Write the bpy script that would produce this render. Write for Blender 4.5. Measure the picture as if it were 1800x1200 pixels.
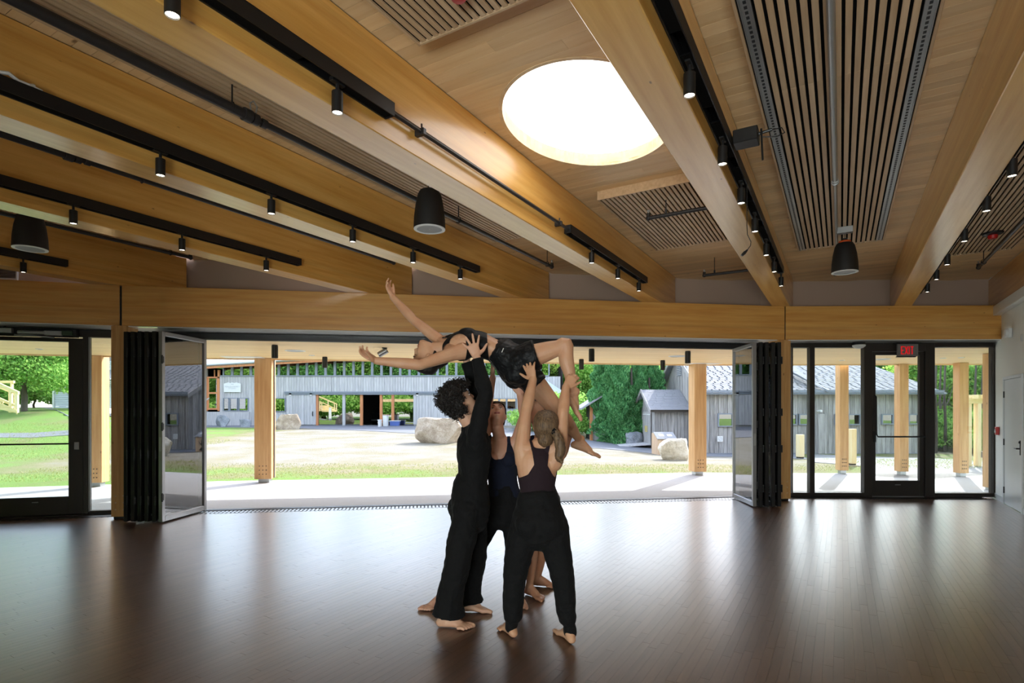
import bpy, bmesh, math, random
import numpy as np
from mathutils import Vector, Matrix, Quaternion, noise

random.seed(7)
rng = np.random.default_rng(11)
SC = bpy.context.scene
COL = SC.collection
for _o in list(bpy.data.objects):
    bpy.data.objects.remove(_o)

# ------------------------------------------------------------------ camera
CAM_H = 1.6
FPX = 984.0            # focal length in pixels of the 1800 px wide frame
HOR = 721.0            # row of the horizon
cam_d = bpy.data.cameras.new('camera')
cam_d.sensor_width = 36.0
cam_d.sensor_fit = 'HORIZONTAL'
cam_d.lens = FPX / 1800 * 36
cam_d.shift_y = (HOR - 600) / 1800
cam_d.clip_start = 0.05
cam_d.clip_end = 400
cam = bpy.data.objects.new('camera', cam_d)
cam.location = (0, 0, CAM_H)
cam.rotation_euler = (math.pi / 2, 0, 0)
COL.objects.link(cam)
SC.camera = cam

# ------------------------------------------------------------------ world, sun, exposure
SUN_AZ = math.radians(35)      # right of straight ahead
SUN_EL = math.radians(38)
w = bpy.data.worlds.new('world')
SC.world = w
w.use_nodes = True
wn = w.node_tree
wn.nodes.clear()
wo = wn.nodes.new('ShaderNodeOutputWorld')
wb_ = wn.nodes.new('ShaderNodeBackground')
sk = wn.nodes.new('ShaderNodeTexSky')
sk.sky_type = 'NISHITA'
sk.sun_disc = False
sk.sun_elevation = SUN_EL
sk.sun_rotation = SUN_AZ
sk.air_density = 1.0
sk.dust_density = 1.2
sk.ozone_density = 1.6
wb_.inputs['Strength'].default_value = 0.6
wh_ = wn.nodes.new('ShaderNodeHueSaturation')      # camera white balance of the daylight
wh_.inputs['Saturation'].default_value = 0.6
wn.links.new(sk.outputs[0], wh_.inputs['Color'])
wn.links.new(wh_.outputs[0], wb_.inputs[0])
wn.links.new(wb_.outputs[0], wo.inputs[0])

sun_d = bpy.data.lights.new('sun', 'SUN')
sun_d.energy = 4.4
sun_d.angle = math.radians(0.6)
sun_d.color = (1.0, 0.98, 0.95)
sun = bpy.data.objects.new('sun', sun_d)
COL.objects.link(sun)
_sd = Vector((math.sin(SUN_AZ) * math.cos(SUN_EL), math.cos(SUN_AZ) * math.cos(SUN_EL), math.sin(SUN_EL)))
sun.rotation_euler = (-_sd).to_track_quat('-Z', 'Y').to_euler()
sun.location = (20, 30, 30)

def area_light(name, loc, aim, sx, sy, energy, color=(1, 1, 1)):
    d = bpy.data.lights.new(name, 'AREA')
    d.shape = 'RECTANGLE'; d.size = sx; d.size_y = sy
    d.energy = energy; d.color = color
    o = bpy.data.objects.new(name, d)
    o.location = loc
    o.rotation_euler = (Vector(aim) - Vector(loc)).to_track_quat('-Z', 'Y').to_euler()
    COL.objects.link(o)
    return o

SC.view_settings.view_transform = 'Standard'
SC.view_settings.look = 'None'
SC.view_settings.exposure = 0.62
SC.view_settings.gamma = 1.0
SC.view_settings.use_curve_mapping = False
SC.cycles.use_denoising = True
SC.cycles.use_adaptive_sampling = True
SC.cycles.adaptive_threshold = 0.06
SC.cycles.adaptive_min_samples = 20
SC.cycles.max_bounces = 8
SC.cycles.diffuse_bounces = 4
SC.cycles.glossy_bounces = 4
SC.cycles.transmission_bounces = 6
SC.cycles.transparent_max_bounces = 12
SC.cycles.sample_clamp_indirect = 6.0
SC.cycles.caustics_reflective = True
SC.cycles.caustics_refractive = False

# ------------------------------------------------------------------ coordinates
U = Vector((578.0, FPX)).normalized()        # direction of the ceiling beams (plan)
V = Vector((U.y, -U.x))                      # across the beams, to the right
ROOM_ROT = math.atan2(U.y, U.x)
HDR_BOT, HDR_TOP, CEIL = 2.848, 3.44, 4.07

def R(t, s, z=0.0):
    """room frame: t along the beams, s across them (right positive)"""
    p = U * t + V * s
    return Vector((p.x, p.y, z))

def P(px, py, Z):
    """point at depth Z seen at a pixel of the 1800x1200 frame"""
    return Vector(((px - 900) / FPX * Z, Z, CAM_H + (HOR - py) / FPX * Z))

def t_on(px, s):
    """t of the plan line at offset s where it crosses pixel column px"""
    xr = (px - 900) / FPX
    Z = s / (V.x * xr + V.y)
    return U.x * xr * Z + U.y * Z

class Facet:
    """one straight segment of the glazed front; a runs to the right, off away from the room"""
    def __init__(self, o, deg):
        self.o = Vector(o); a = math.radians(deg)
        self.d = Vector((math.cos(a), math.sin(a))); self.n = Vector((-math.sin(a), math.cos(a)))
        self.rot = a
    def pt(self, a, off=0.0, z=0.0):
        p = self.o + self.d * a + self.n * off
        return Vector((p.x, p.y, z))
    def a_at(self, px, off=0.0):
        xr = (px - 900) / FPX
        q = self.o + self.n * off
        # (q + d a).x = xr * (q + d a).y
        return (xr * q.y - q.x) / (self.d.x - xr * self.d.y)
    def z_at(self, px, py, off=0.0):
        p = self.pt(self.a_at(px, off), off)
        return CAM_H + (HOR - py) / FPX * p.y
    def M(self, a=0.0, off=0.0, z=0.0):
        return Matrix.Translation(self.pt(a, off, z)) @ Matrix.Rotation(self.rot, 4, 'Z')

FC = Facet((-5.78, 8.24), math.degrees(math.atan2(1.66, 10.61)))
FC_LEN = math.hypot(10.61, 1.66)
FL = Facet((-5.78, 8.24), 15.0)
FR = Facet((4.83, 9.90), -1.5)

# ------------------------------------------------------------------ object helpers
WM = {}
def _reg(o, M, parent):
    o.matrix_basis = M
    if parent is not None:
        o.parent = parent
        WM[o.name] = WM[parent.name] @ M
    else:
        WM[o.name] = M.copy()
    COL.objects.link(o)
    return o

def tag(o, label=None, cat=None, group=None, kind=None):
    if label: o['label'] = label
    if cat: o['category'] = cat
    if group: o['group'] = group
    if kind: o['kind'] = kind
    return o

def thing(name, label, cat, loc=(0, 0, 0), rz=0.0, group=None, M=None, kind=None):
    o = bpy.data.objects.new(name, None)
    o.empty_display_size = 0.1
    _reg(o, M if M is not None else Matrix.Translation(Vector(loc)) @ Matrix.Rotation(rz, 4, 'Z'), None)
    return tag(o, label, cat, group, kind)

class MB:
    def __init__(self):
        self.v = []; self.f = []
    def add(self, vs, fs, M=None):
        n = len(self.v)
        if M is not None:
            vs = [M @ Vector(v) for v in vs]
        self.v.extend([tuple(v) for v in vs])
        self.f.extend([tuple(i + n for i in f) for f in fs])
        return self
    def box(self, x0, x1, y0, y1, z0, z1, M=None):
        vs = [(x, y, z) for z in (z0, z1) for y in (y0, y1) for x in (x0, x1)]
        return self.add(vs, [(0, 2, 3, 1), (4, 5, 7, 6), (0, 1, 5, 4), (2, 6, 7, 3), (0, 4, 6, 2), (1, 3, 7, 5)], M)
    def bbox(self, x0, x1, y0, y1, z0, z1, b, M=None):
        """box with bevelled edges along every side"""
        bm = bmesh.new()
        bmesh.ops.create_cube(bm, size=1.0)
        for v in bm.verts:
            v.co = Vector((x0 + (v.co.x + .5) * (x1 - x0), y0 + (v.co.y + .5) * (y1 - y0), z0 + (v.co.z + .5) * (z1 - z0)))
        bmesh.ops.bevel(bm, geom=list(bm.edges), offset=b, segments=1, affect='EDGES')
        bm.verts.index_update()
        self.add([v.co.copy() for v in bm.verts], [[v.index for v in f.verts] for f in bm.faces], M)
        bm.free()
        return self
    def prism(self, poly, z0, z1, M=None):
        """poly: XY outline, counter-clockwise"""
        n = len(poly)
        vs = [(p[0], p[1], z0) for p in poly] + [(p[0], p[1], z1) for p in poly]
        fs = [tuple(range(n - 1, -1, -1)), tuple(range(n, 2 * n))]
        fs += [(i, (i + 1) % n, n + (i + 1) % n, n + i) for i in range(n)]
        return self.add(vs, fs, M)
    def slab(self, pts, off):
        """3-D polygon extruded by a vector"""
        n = len(pts); off = Vector(off)
        vs = [Vector(p) for p in pts] + [Vector(p) + off for p in pts]
        fs = [tuple(range(n - 1, -1, -1)), tuple(range(n, 2 * n))]
        fs += [(i, (i + 1) % n, n + (i + 1) % n, n + i) for i in range(n)]
        return self.add(vs, fs)
    def cyl(self, p0, p1, r0, r1=None, n=12):
        p0 = Vector(p0); p1 = Vector(p1); r1 = r0 if r1 is None else r1
        t = (p1 - p0).normalized()
        a = t.orthogonal().normalized(); b = t.cross(a)
        vs = []
        for p, r in ((p0, r0), (p1, r1)):
            for i in range(n):
                q = 2 * math.pi * i / n
                vs.append(p + (a * math.cos(q) + b * math.sin(q)) * r)
        fs = [(i, (i + 1) % n, n + (i + 1) % n, n + i) for i in range(n)]
        fs += [tuple(range(n - 1, -1, -1)), tuple(range(n, 2 * n))]
        return self.add(vs, fs)
    def tube(self, pts, r, n=8):
        pts = [Vector(p) for p in pts]
        rs = r if isinstance(r, (list, tuple)) else [r] * len(pts)
        vs = []; fs = []
        a = None
        for k, p in enumerate(pts):
            t = (pts[min(k + 1, len(pts) - 1)] - pts[max(k - 1, 0)]).normalized()
            a = t.orthogonal().normalized() if a is None else (a - t * a.dot(t)).normalized()
            b = t.cross(a)
            for i in range(n):
                q = 2 * math.pi * i / n
                vs.append(p + (a * math.cos(q) + b * math.sin(q)) * rs[k])
        for k in range(len(pts) - 1):
            for i in range(n):
                fs.append((k * n + i, k * n + (i + 1) % n, (k + 1) * n + (i + 1) % n, (k + 1) * n + i))
        m = (len(pts) - 1) * n
        fs += [tuple(range(n - 1, -1, -1)), tuple(range(m, m + n))]
        return self.add(vs, fs)
    def lathe(self, prof, n=24, c=(0, 0, 0)):
        """prof: (r, z) pairs"""
        vs = []; fs = []
        for r, z in prof:
            for i in range(n):
                q = 2 * math.pi * i / n
                vs.append((c[0] + r * math.cos(q), c[1] + r * math.sin(q), c[2] + z))
        for k in range(len(prof) - 1):
            for i in range(n):
                fs.append((k * n + i, k * n + (i + 1) % n, (k + 1) * n + (i + 1) % n, (k + 1) * n + i))
        m = (len(prof) - 1) * n
        fs += [tuple(range(n - 1, -1, -1)), tuple(range(m, m + n))]
        return self.add(vs, fs)
    def ball(self, c, r, n=10, sc=(1, 1, 1)):
        prof = [(max(math.sin(math.pi * k / n), 1e-4) * r, -math.cos(math.pi * k / n) * r) for k in range(n + 1)]
        M = Matrix.Translation(Vector(c)) @ Matrix.Diagonal((sc[0], sc[1], sc[2], 1))
        t = MB().lathe(prof, n + 4)
        return self.add(t.v, t.f, M)

def mesh_data(name, mb, mat, smooth=False):
    me = bpy.data.meshes.new(name)
    me.from_pydata(mb.v, [], mb.f)
    me.materials.append(mat)
    me.polygons.foreach_set('use_smooth', [bool(smooth)] * len(me.polygons))
    if smooth:
        try: me.set_sharp_from_angle(angle=math.radians(38))
        except Exception: pass
    me.update()
    return me

def build(name, mb, mat, parent=None, M=None, smooth=False):
    """mesh whose vertices are local to M, which is local to the parent"""
    o = bpy.data.objects.new(name, mesh_data(name, mb, mat, smooth))
    return _reg(o, M if M is not None else Matrix.Identity(4), parent)

def wbuild(name, mb, mat, parent=None, smooth=False):
    """mesh given in world coordinates; origin at the parent, or at the foot of the mesh"""
    if parent is not None:
        inv = WM[parent.name].inverted()
        mb.v = [tuple(inv @ Vector(v)) for v in mb.v]
        return build(name, mb, mat, parent, None, smooth)
    a = np.array(mb.v)
    o = Vector(((a[:, 0].min() + a[:, 0].max()) / 2, (a[:, 1].min() + a[:, 1].max()) / 2, a[:, 2].min()))
    mb.v = [tuple(Vector(v) - o) for v in mb.v]
    return build(name, mb, mat, None, Matrix.Translation(o), smooth)

def inst(src, M, parent=None, name=None):
    """another object on the same mesh"""
    o = bpy.data.objects.new(name or src.name.split('.')[0], src.data if hasattr(src, 'data') else src)
    return _reg(o, M, parent)

def copy_tree(o, M=None, parent=None):
    c = o.copy()
    if parent is None and o.parent is not None: c.parent = None
    m = M if M is not None else o.matrix_basis.copy()
    c.matrix_basis = m
    if parent is not None:
        c.parent = parent; WM[c.name] = WM[parent.name] @ m
    else:
        WM[c.name] = m
    COL.objects.link(c)
    for ch in [x for x in bpy.data.objects if x.parent == o]:
        copy_tree(ch, None, c)
    return c

ORD = ['nearest', 'second', 'third', 'fourth', 'fifth', 'sixth', 'seventh', 'eighth', 'ninth', 'tenth']
# ------------------------------------------------------------------ materials
def lin(c):
    return tuple((x / 255 / 12.92) if x / 255 <= 0.04045 else ((x / 255 + 0.055) / 1.055) ** 2.4 for x in c) + (1.0,)

def new_mat(name):
    m = bpy.data.materials.new(name); m.use_nodes = True
    nt = m.node_tree; nt.nodes.clear()
    out = nt.nodes.new('ShaderNodeOutputMaterial')
    b = nt.nodes.new('ShaderNodeBsdfPrincipled')
    nt.links.new(b.outputs[0], out.inputs[0])
    return m, nt, b, out

def N(nt, t, **kw):
    n = nt.nodes.new(t)
    for k, val in kw.items():
        if k.startswith('_'): n.inputs[k[1:].replace('_', ' ')].default_value = val
        else: setattr(n, k, val)
    return n

def plain(name, rgb, rough=0.5, metal=0.0, spec=0.5, emis=None, estr=0.0, bump=0.0, bscale=40.0, var=0.0, coat=0.0):
    m, nt, b, out = new_mat(name)
    b.inputs['Base Color'].default_value = lin(rgb)
    b.inputs['Roughness'].default_value = rough
    b.inputs['Metallic'].default_value = metal
    b.inputs['Specular IOR Level'].default_value = spec
    b.inputs['Coat Weight'].default_value = coat
    if emis:
        b.inputs['Emission Color'].default_value = lin(emis)
        b.inputs['Emission Strength'].default_value = estr
    if bump or var:
        tc = N(nt, 'ShaderNodeTexCoord')
        no = N(nt, 'ShaderNodeTexNoise', _Scale=bscale, _Detail=5.0)
        nt.links.new(tc.outputs['Object'], no.inputs['Vector'])
        if bump:
            bp = N(nt, 'ShaderNodeBump', _Strength=bump, _Distance=0.02)
            nt.links.new(no.outputs[0], bp.inputs['Height']); nt.links.new(bp.outputs[0], b.inputs['Normal'])
        if var:
            hs = N(nt, 'ShaderNodeHueSaturation'); hs.inputs['Color'].default_value = lin(rgb)
            mr = N(nt, 'ShaderNodeMapRange'); mr.inputs['To Min'].default_value = 1 - var; mr.inputs['To Max'].default_value = 1 + var
            mr.inputs['From Min'].default_value = .3; mr.inputs['From Max'].default_value = .7
            nt.links.new(no.outputs[0], mr.inputs[0]); nt.links.new(mr.outputs[0], hs.inputs['Value'])
            nt.links.new(hs.outputs[0], b.inputs['Base Color'])
    return m

def wood(name, c1, c2, axis=0, grain=14.0, stretch=0.06, rough=0.45, knots=0.0, knot_scale=3.0, rand=0.12, bump=0.05, coat=0.0, spec=0.5, lam=0.0):
    """grain along the object's own axis; each piece gets its own shade"""
    m, nt, b, out = new_mat(name)
    L = nt.links.new
    tc = N(nt, 'ShaderNodeTexCoord'); oi = N(nt, 'ShaderNodeObjectInfo'); ge = N(nt, 'ShaderNodeNewGeometry')
    ad = N(nt, 'ShaderNodeMath', operation='ADD'); fr = N(nt, 'ShaderNodeMath', operation='FRACT')
    L(oi.outputs['Random'], ad.inputs[0]); L(ge.outputs['Random Per Island'], ad.inputs[1]); L(ad.outputs[0], fr.inputs[0])
    off = N(nt, 'ShaderNodeMath', operation='MULTIPLY'); off.inputs[1].default_value = 37.0; L(fr.outputs[0], off.inputs[0])
    va = N(nt, 'ShaderNodeVectorMath', operation='ADD'); L(tc.outputs['Object'], va.inputs[0]); L(off.outputs[0], va.inputs[1])
    mp = N(nt, 'ShaderNodeMapping'); sc = [1.0, 1.0, 1.0]; sc[axis] = stretch; mp.inputs['Scale'].default_value = sc
    L(va.outputs[0], mp.inputs['Vector'])
    no = N(nt, 'ShaderNodeTexNoise', _Scale=grain, _Detail=6.0, _Roughness=0.6); L(mp.outputs[0], no.inputs['Vector'])
    cr = N(nt, 'ShaderNodeValToRGB')
    cr.color_ramp.elements[0].position = .32; cr.color_ramp.elements[0].color = lin(c1)
    cr.color_ramp.elements[1].position = .68; cr.color_ramp.elements[1].color = lin(c2)
    L(no.outputs[0], cr.inputs[0])
    col = cr.outputs[0]
    if knots:
        mk = N(nt, 'ShaderNodeMapping'); sk_ = [1.0, 1.0, 1.0]; sk_[axis] = 0.42; mk.inputs['Scale'].default_value = sk_
        L(va.outputs[0], mk.inputs['Vector'])
        vo = N(nt, 'ShaderNodeTexVoronoi', _Scale=knot_scale, _Randomness=1.0); L(mk.outputs[0], vo.inputs['Vector'])
        r1 = N(nt, 'ShaderNodeMapRange', clamp=True)
        r1.inputs['From Min'].default_value = knots * .35; r1.inputs['From Max'].default_value = knots
        r1.inputs['To Min'].default_value = .85; r1.inputs['To Max'].default_value = 0.0
        L(vo.outputs['Distance'], r1.inputs[0])
        mx = N(nt, 'ShaderNodeMix', data_type='RGBA'); L(r1.outputs[0], mx.inputs['Factor']); L(col, mx.inputs[6])
        dk = lin(c1); mx.inputs[7].default_value = (dk[0] * .28, dk[1] * .22, dk[2] * .2, 1)
        col = mx.outputs[2]
    val = N(nt, 'ShaderNodeMapRange'); val.inputs['To Min'].default_value = 1 - rand; val.inputs['To Max'].default_value = 1 + rand
    L(fr.outputs[0], val.inputs[0])
    vsrc = val.outputs[0]
    if lam:
        # laminations glued up across the depth: each layer slightly its own tone
        sp = N(nt, 'ShaderNodeSeparateXYZ'); L(tc.outputs['Object'], sp.inputs[0])
        dv = N(nt, 'ShaderNodeMath', operation='DIVIDE'); dv.inputs[1].default_value = lam
        L(sp.outputs[2 if axis != 2 else 1], dv.inputs[0])
        fl = N(nt, 'ShaderNodeMath', operation='FLOOR'); L(dv.outputs[0], fl.inputs[0])
        wnz = N(nt, 'ShaderNodeTexWhiteNoise', noise_dimensions='1D'); L(fl.outputs[0], wnz.inputs['W'])
        mr = N(nt, 'ShaderNodeMapRange'); mr.inputs['To Min'].default_value = .93; mr.inputs['To Max'].default_value = 1.05
        L(wnz.outputs[0], mr.inputs[0])
        ml = N(nt, 'ShaderNodeMath', operation='MULTIPLY'); L(vsrc, ml.inputs[0]); L(mr.outputs[0], ml.inputs[1]); vsrc = ml.outputs[0]
    hs = N(nt, 'ShaderNodeHueSaturation'); L(vsrc, hs.inputs['Value']); L(col, hs.inputs['Color'])
    L(hs.outputs[0], b.inputs['Base Color'])
    b.inputs['Roughness'].default_value = rough
    b.inputs['Coat Weight'].default_value = coat; b.inputs['Coat Roughness'].default_value = rough * .6
    b.inputs['Specular IOR Level'].default_value = spec
    if bump:
        bp = N(nt, 'ShaderNodeBump', _Strength=bump, _Distance=0.01); L(no.outputs[0], bp.inputs['Height']); L(bp.outputs[0], b.inputs['Normal'])
    return m

def glass(name, tint=(1, 1, 1), ior=1.5, dots=False):
    """thin architectural pane: passes light straight through, mirrors by Fresnel"""
    m = bpy.data.materials.new(name); m.use_nodes = True
    nt = m.node_tree; nt.nodes.clear(); L = nt.links.new
    out = N(nt, 'ShaderNodeOutputMaterial'); mx = N(nt, 'ShaderNodeMixShader')
    tr = N(nt, 'ShaderNodeBsdfTransparent'); tr.inputs[0].default_value = tint + (1,)
    gl = N(nt, 'ShaderNodeBsdfGlossy'); gl.inputs['Roughness'].default_value = 0.0; gl.inputs[0].default_value = (1, 1, 1, 1)
    fr = N(nt, 'ShaderNodeFresnel'); fr.inputs[0].default_value = ior
    L(fr.outputs[0], mx.inputs[0]); L(tr.outputs[0], mx.inputs[1]); L(gl.outputs[0], mx.inputs[2]); L(mx.outputs[0], out.inputs[0])
    return m

def ground_mat(name, cols, scale=3.0, fine=60.0, bump=.4, rough=.95):
    m, nt, b, out = new_mat(name); L = nt.links.new
    tc = N(nt, 'ShaderNodeTexCoord')
    n1 = N(nt, 'ShaderNodeTexNoise', _Scale=scale, _Detail=8.0, _Roughness=.65); L(tc.outputs['Object'], n1.inputs['Vector'])
    n2 = N(nt, 'ShaderNodeTexNoise', _Scale=fine, _Detail=3.0); L(tc.outputs['Object'], n2.inputs['Vector'])
    ad = N(nt, 'ShaderNodeMath', operation='MULTIPLY_ADD'); ad.inputs[1].default_value = .45; L(n2.outputs[0], ad.inputs[0]); L(n1.outputs[0], ad.inputs[2])
    cr = N(nt, 'ShaderNodeValToRGB'); k = len(cols)
    while len(cr.color_ramp.elements) < k: cr.color_ramp.elements.new(.5)
    for i, c in enumerate(cols):
        cr.color_ramp.elements[i].position = .5 + .45 * i / (k - 1); cr.color_ramp.elements[i].color = lin(c)
    L(ad.outputs[0], cr.inputs[0]); L(cr.outputs[0], b.inputs['Base Color'])
    b.inputs['Roughness'].default_value = rough
    bp = N(nt, 'ShaderNodeBump', _Strength=bump, _Distance=.03); L(n2.outputs[0], bp.inputs['Height']); L(bp.outputs[0], b.inputs['Normal'])
    return m

def leaf_mat(name, c1, c2, trans=.45):
    m = bpy.data.materials.new(name); m.use_nodes = True
    nt = m.node_tree; nt.nodes.clear(); L = nt.links.new
    out = N(nt, 'ShaderNodeOutputMaterial'); mx = N(nt, 'ShaderNodeMixShader'); mx.inputs[0].default_value = trans
    ge = N(nt, 'ShaderNodeNewGeometry'); cr = N(nt, 'ShaderNodeValToRGB')
    cr.color_ramp.elements[0].color = lin(c1); cr.color_ramp.elements[1].color = lin(c2)
    L(ge.outputs['Random Per Island'], cr.inputs[0])
    d = N(nt, 'ShaderNodeBsdfDiffuse'); t = N(nt, 'ShaderNodeBsdfTranslucent')
    L(cr.outputs[0], d.inputs[0]); L(cr.outputs[0], t.inputs[0])
    L(d.outputs[0], mx.inputs[1]); L(t.outputs[0], mx.inputs[2]); L(mx.outputs[0], out.inputs[0])
    return m

M_ = {}
M_['beam'] = wood('glulam_spruce', (212, 154, 70), (233, 184, 102), axis=0, grain=16, rough=.34, knots=.05, knot_scale=6.0, rand=.04, lam=.045, coat=.8)
M_['header'] = wood('glulam_header', (206, 144, 66), (226, 173, 95), axis=0, grain=16, rough=.38, knots=.05, knot_scale=6.0, rand=.04, lam=.045, coat=.9)
M_['column'] = wood('glulam_column', (196, 142, 80), (226, 178, 116), axis=2, grain=18, rough=.5, knots=.055, knot_scale=4.2, rand=.05)
M_['post_out'] = wood('douglas_fir_post', (200, 150, 98), (224, 182, 130), axis=2, grain=18, rough=.6, knots=.05, knot_scale=3.6, rand=.04)
M_['plank'] = wood('ceiling_board_spruce', (230, 194, 142), (243, 214, 168), axis=1, grain=15, rough=.5, knots=.07, knot_scale=4.2, rand=.09, bump=.04)
M_['slat'] = wood('oak_slat', (196, 162, 124), (220, 190, 152), axis=0, grain=22, rough=.5, rand=.07, bump=.08)
M_['floor'] = wood('dark_maple_strip', (78, 54, 41), (104, 75, 57), axis=0, grain=12, stretch=.12, rough=.46, rand=.12, bump=.03, coat=1.0, spec=.3)
M_['floor_base'] = plain('dark_floor_joint', (60, 42, 32), .6)
M_['soffit'] = wood('pale_soffit_board', (226, 190, 138), (242, 212, 166), axis=0, grain=14, rough=.55, rand=.06, bump=.03)
M_['skirt'] = wood('skylight_birch_rim', (224, 192, 148), (240, 216, 178), axis=0, grain=10, rough=.5, knots=.08, knot_scale=4.0, rand=.02)
M_['black'] = plain('black_powder_coat', (22, 22, 23), .45)
M_['blackmatte'] = plain('black_felt', (10, 10, 10), .95, spec=.1)
M_['spk'] = plain('black_speaker_shell', (26, 24, 23), .6)
M_['bronze'] = plain('dark_bronze_anodised_aluminium', (52, 46, 42), .42, .35)
M_['bronze2'] = plain('black_anodised_aluminium', (34, 33, 34), .38, .3)
M_['alu'] = plain('grey_aluminium', (150, 150, 152), .35, .75)
M_['steel'] = plain('galvanised_steel', (176, 178, 178), .4, .8)
M_['darksteel'] = plain('dark_steel_holes', (40, 42, 44), .6)
M_['pipe'] = plain('dark_grey_painted_pipe', (50, 48, 48), .4, .2)
M_['white'] = plain('white_paint', (226, 226, 224), .4)
M_['trim_lit_strip'] = plain('white_trim_and_lit_strip', (230, 230, 228), .3, coat=1.0)
M_['wall_r'] = plain('white_wall_paint', (240, 240, 237), .7, bump=.03, bscale=120)
M_['wall_u'] = plain('taupe_upper_wall_paint', (178, 156, 140), .8, bump=.02, bscale=120)
M_['doorw'] = plain('white_metal_door', (214, 218, 220), .38)
M_['concrete'] = plain('pale_concrete', (182, 183, 187), .85, bump=.15, bscale=30, var=.05)
M_['glass'] = glass('clear_glass', (.93, .96, .95), 1.45)
M_['glassg'] = glass('green_edge_glass', (.84, .95, .90), 2.4)
M_['glassd'] = glass('window_glass_dark', (.30, .36, .34), 3.2)
M_['red'] = plain('red_plastic', (186, 28, 26), .4)
M_['exitgrey'] = plain('brushed_grey_housing', (128, 122, 118), .45, .3)
M_['exitred'] = plain('exit_letters_red', (220, 26, 34), .4, emis=(230, 20, 30), estr=.3)
M_['lens'] = plain('spot_lens_lit', (255, 244, 226), .3, emis=(255, 240, 214), estr=7.0)
M_['lensoff'] = plain('spot_lens_glass', (190, 190, 188), .2)
M_['grille'] = plain('speaker_grille_grey', (176, 178, 180), .6, bump=.3, bscale=900)
M_['orange'] = plain('orange_tag', (214, 84, 30), .5)
M_['sky_pane'] = plain('opal_skylight_pane', (245, 246, 246), .5, emis=(252, 253, 255), estr=1.9)
M_['chip'] = plain('circuit_board_green', (70, 92, 66), .5)
# ------------------------------------------------------------------ room shell
S_R, S_L, T_B = 2.42, -12.0, -4.2
SKY_C, SKY_A, SKY_B = (-1.85, 4.47), .69, .90          # skylight ellipse (s, t), half axes

def t_fac(s, off):
    best = 1e9
    for F in (FL, FC, FR):
        q = F.o + F.n * off
        # U t + V s on the line: (p - q).n = 0
        best = min(best, (q.dot(F.n) - s * V.dot(F.n)) / U.dot(F.n))
    return best

def RM(t, s, z=0.0):
    return Matrix.Translation(R(t, s, z)) @ Matrix.Rotation(ROOM_ROT, 4, 'Z')

def visible(p, pad=30):
    if p.y < .3: return False
    x = 900 + FPX * p.x / p.y; y = HOR - FPX * (p.z - CAM_H) / p.y
    return -pad < x < 1800 + pad and -pad < y < 1200 + pad

# --- floor: slab with strip boards laid along the beams
fl = MB()
fpoly = [R(T_B, S_L), R(T_B, S_R), R(t_fac(S_R, .62), S_R), FR.pt(0, .62), FC.pt(0, .62), R(t_fac(S_L, .62), S_L)]
fl.prism([(p.x, p.y) for p in fpoly], -.3, -.018)
floor = build('floor', fl, M_['floor_base']); tag(floor, kind='structure')
BW = .0572
boards = []
ns = int((S_R - S_L) / BW)
for i in range(ns):
    s0 = S_R - (i + 1) * BW; sm = s0 + BW / 2
    tend = t_fac(sm, .24); t = T_B + random.random() * 1.0 - 1.0
    while t < tend - .05:
        ln = random.choice((.6, .75, .9, 1.05, 1.2, 1.4))
        t1 = min(t + ln, tend); t0 = max(t, T_B)
        if t1 > T_B + .1: boards.append((t0, t1, sm))
        t += ln
def board_key(b):
    p = R((b[0] + b[1]) / 2, b[2])
    if not visible(p, 60): return 0
    return (b[1] - b[0]) / p.length ** 3
boards.sort(key=board_key, reverse=True)
near, rest = boards[:300], boards[300:]
_bm = {}
for t0, t1, s in near:
    ln = round(t1 - t0, 3)
    if ln not in _bm:
        _bm[ln] = mesh_data('floor_board', MB().box(.0006, ln - .0006, -BW / 2 + 0.0004, BW / 2 - 0.0004, -.018, 0), M_['floor'])
    o = bpy.data.objects.new('floor_board', _bm[ln])
    _reg(o, RM(t0, s), floor)
mb = MB()
RI = Matrix.Rotation(ROOM_ROT, 4, 'Z')
for t0, t1, s in rest:
    mb.box(t0 + .0006, t1 - .0006, -s - BW / 2 + 0.0004, -s + BW / 2 - 0.0004, -.018, 0)
o = build('floor_boards_beyond', mb, M_['floor'], floor, RI); tag(o, kind='stuff')

# --- floor trench grille along the folding doors
gr = thing('floor_grille', 'long slotted metal floor grille along the open folding doors', 'floor grille', M=FC.M(0, 0, 0))
gm = MB(); gm.box(.35, FC_LEN - .2, .25, .27, -.02, .003); gm.box(.35, FC_LEN - .2, .47, .49, -.02, .003); gm.box(.35, FC_LEN - .2, .355, .37, -.02, .002)
build('frame', gm, M_['alu'], gr)
gm = MB()
k = .37
while k < FC_LEN - .22:
    gm.box(k, k + .035, .272, .468, -.02, .001); k += .06
tag(build('grille_bars', gm, M_['alu'], gr), kind='stuff')
gm = MB().box(.35, FC_LEN - .2, .25, .49, -.03, -.019); build('trough', gm, M_['blackmatte'], gr)
mb = MB(); mb.box(.2, FC_LEN - .1, .5, .54, -.02, .012); mb.box(.2, FC_LEN - .1, .57, .61, -.02, .012); mb.box(.2, FC_LEN - .1, .54, .57, -.02, .004)
tag(build('floor_track', mb, M_['bronze2'], None, FC.M()), 'dark metal floor track of the folding doors across the threshold', 'door track')
for F, a0, a1, nm, lb in ((FL, -5.2, -.1, 'threshold', 'dark floor strip under the left entrance door'), (FR, .1, 3.75, 'threshold', 'dark metal threshold strip under the exit door wall')):
    mb = MB(); mb.bbox(a0, a1, .24, .62, -.02, .006, .003); mb.bbox(a0, a1, .42, .62, .002, .02, .003)
    tag(build(nm, mb, M_['bronze'], None, F.M()), lb, 'threshold')

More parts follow.
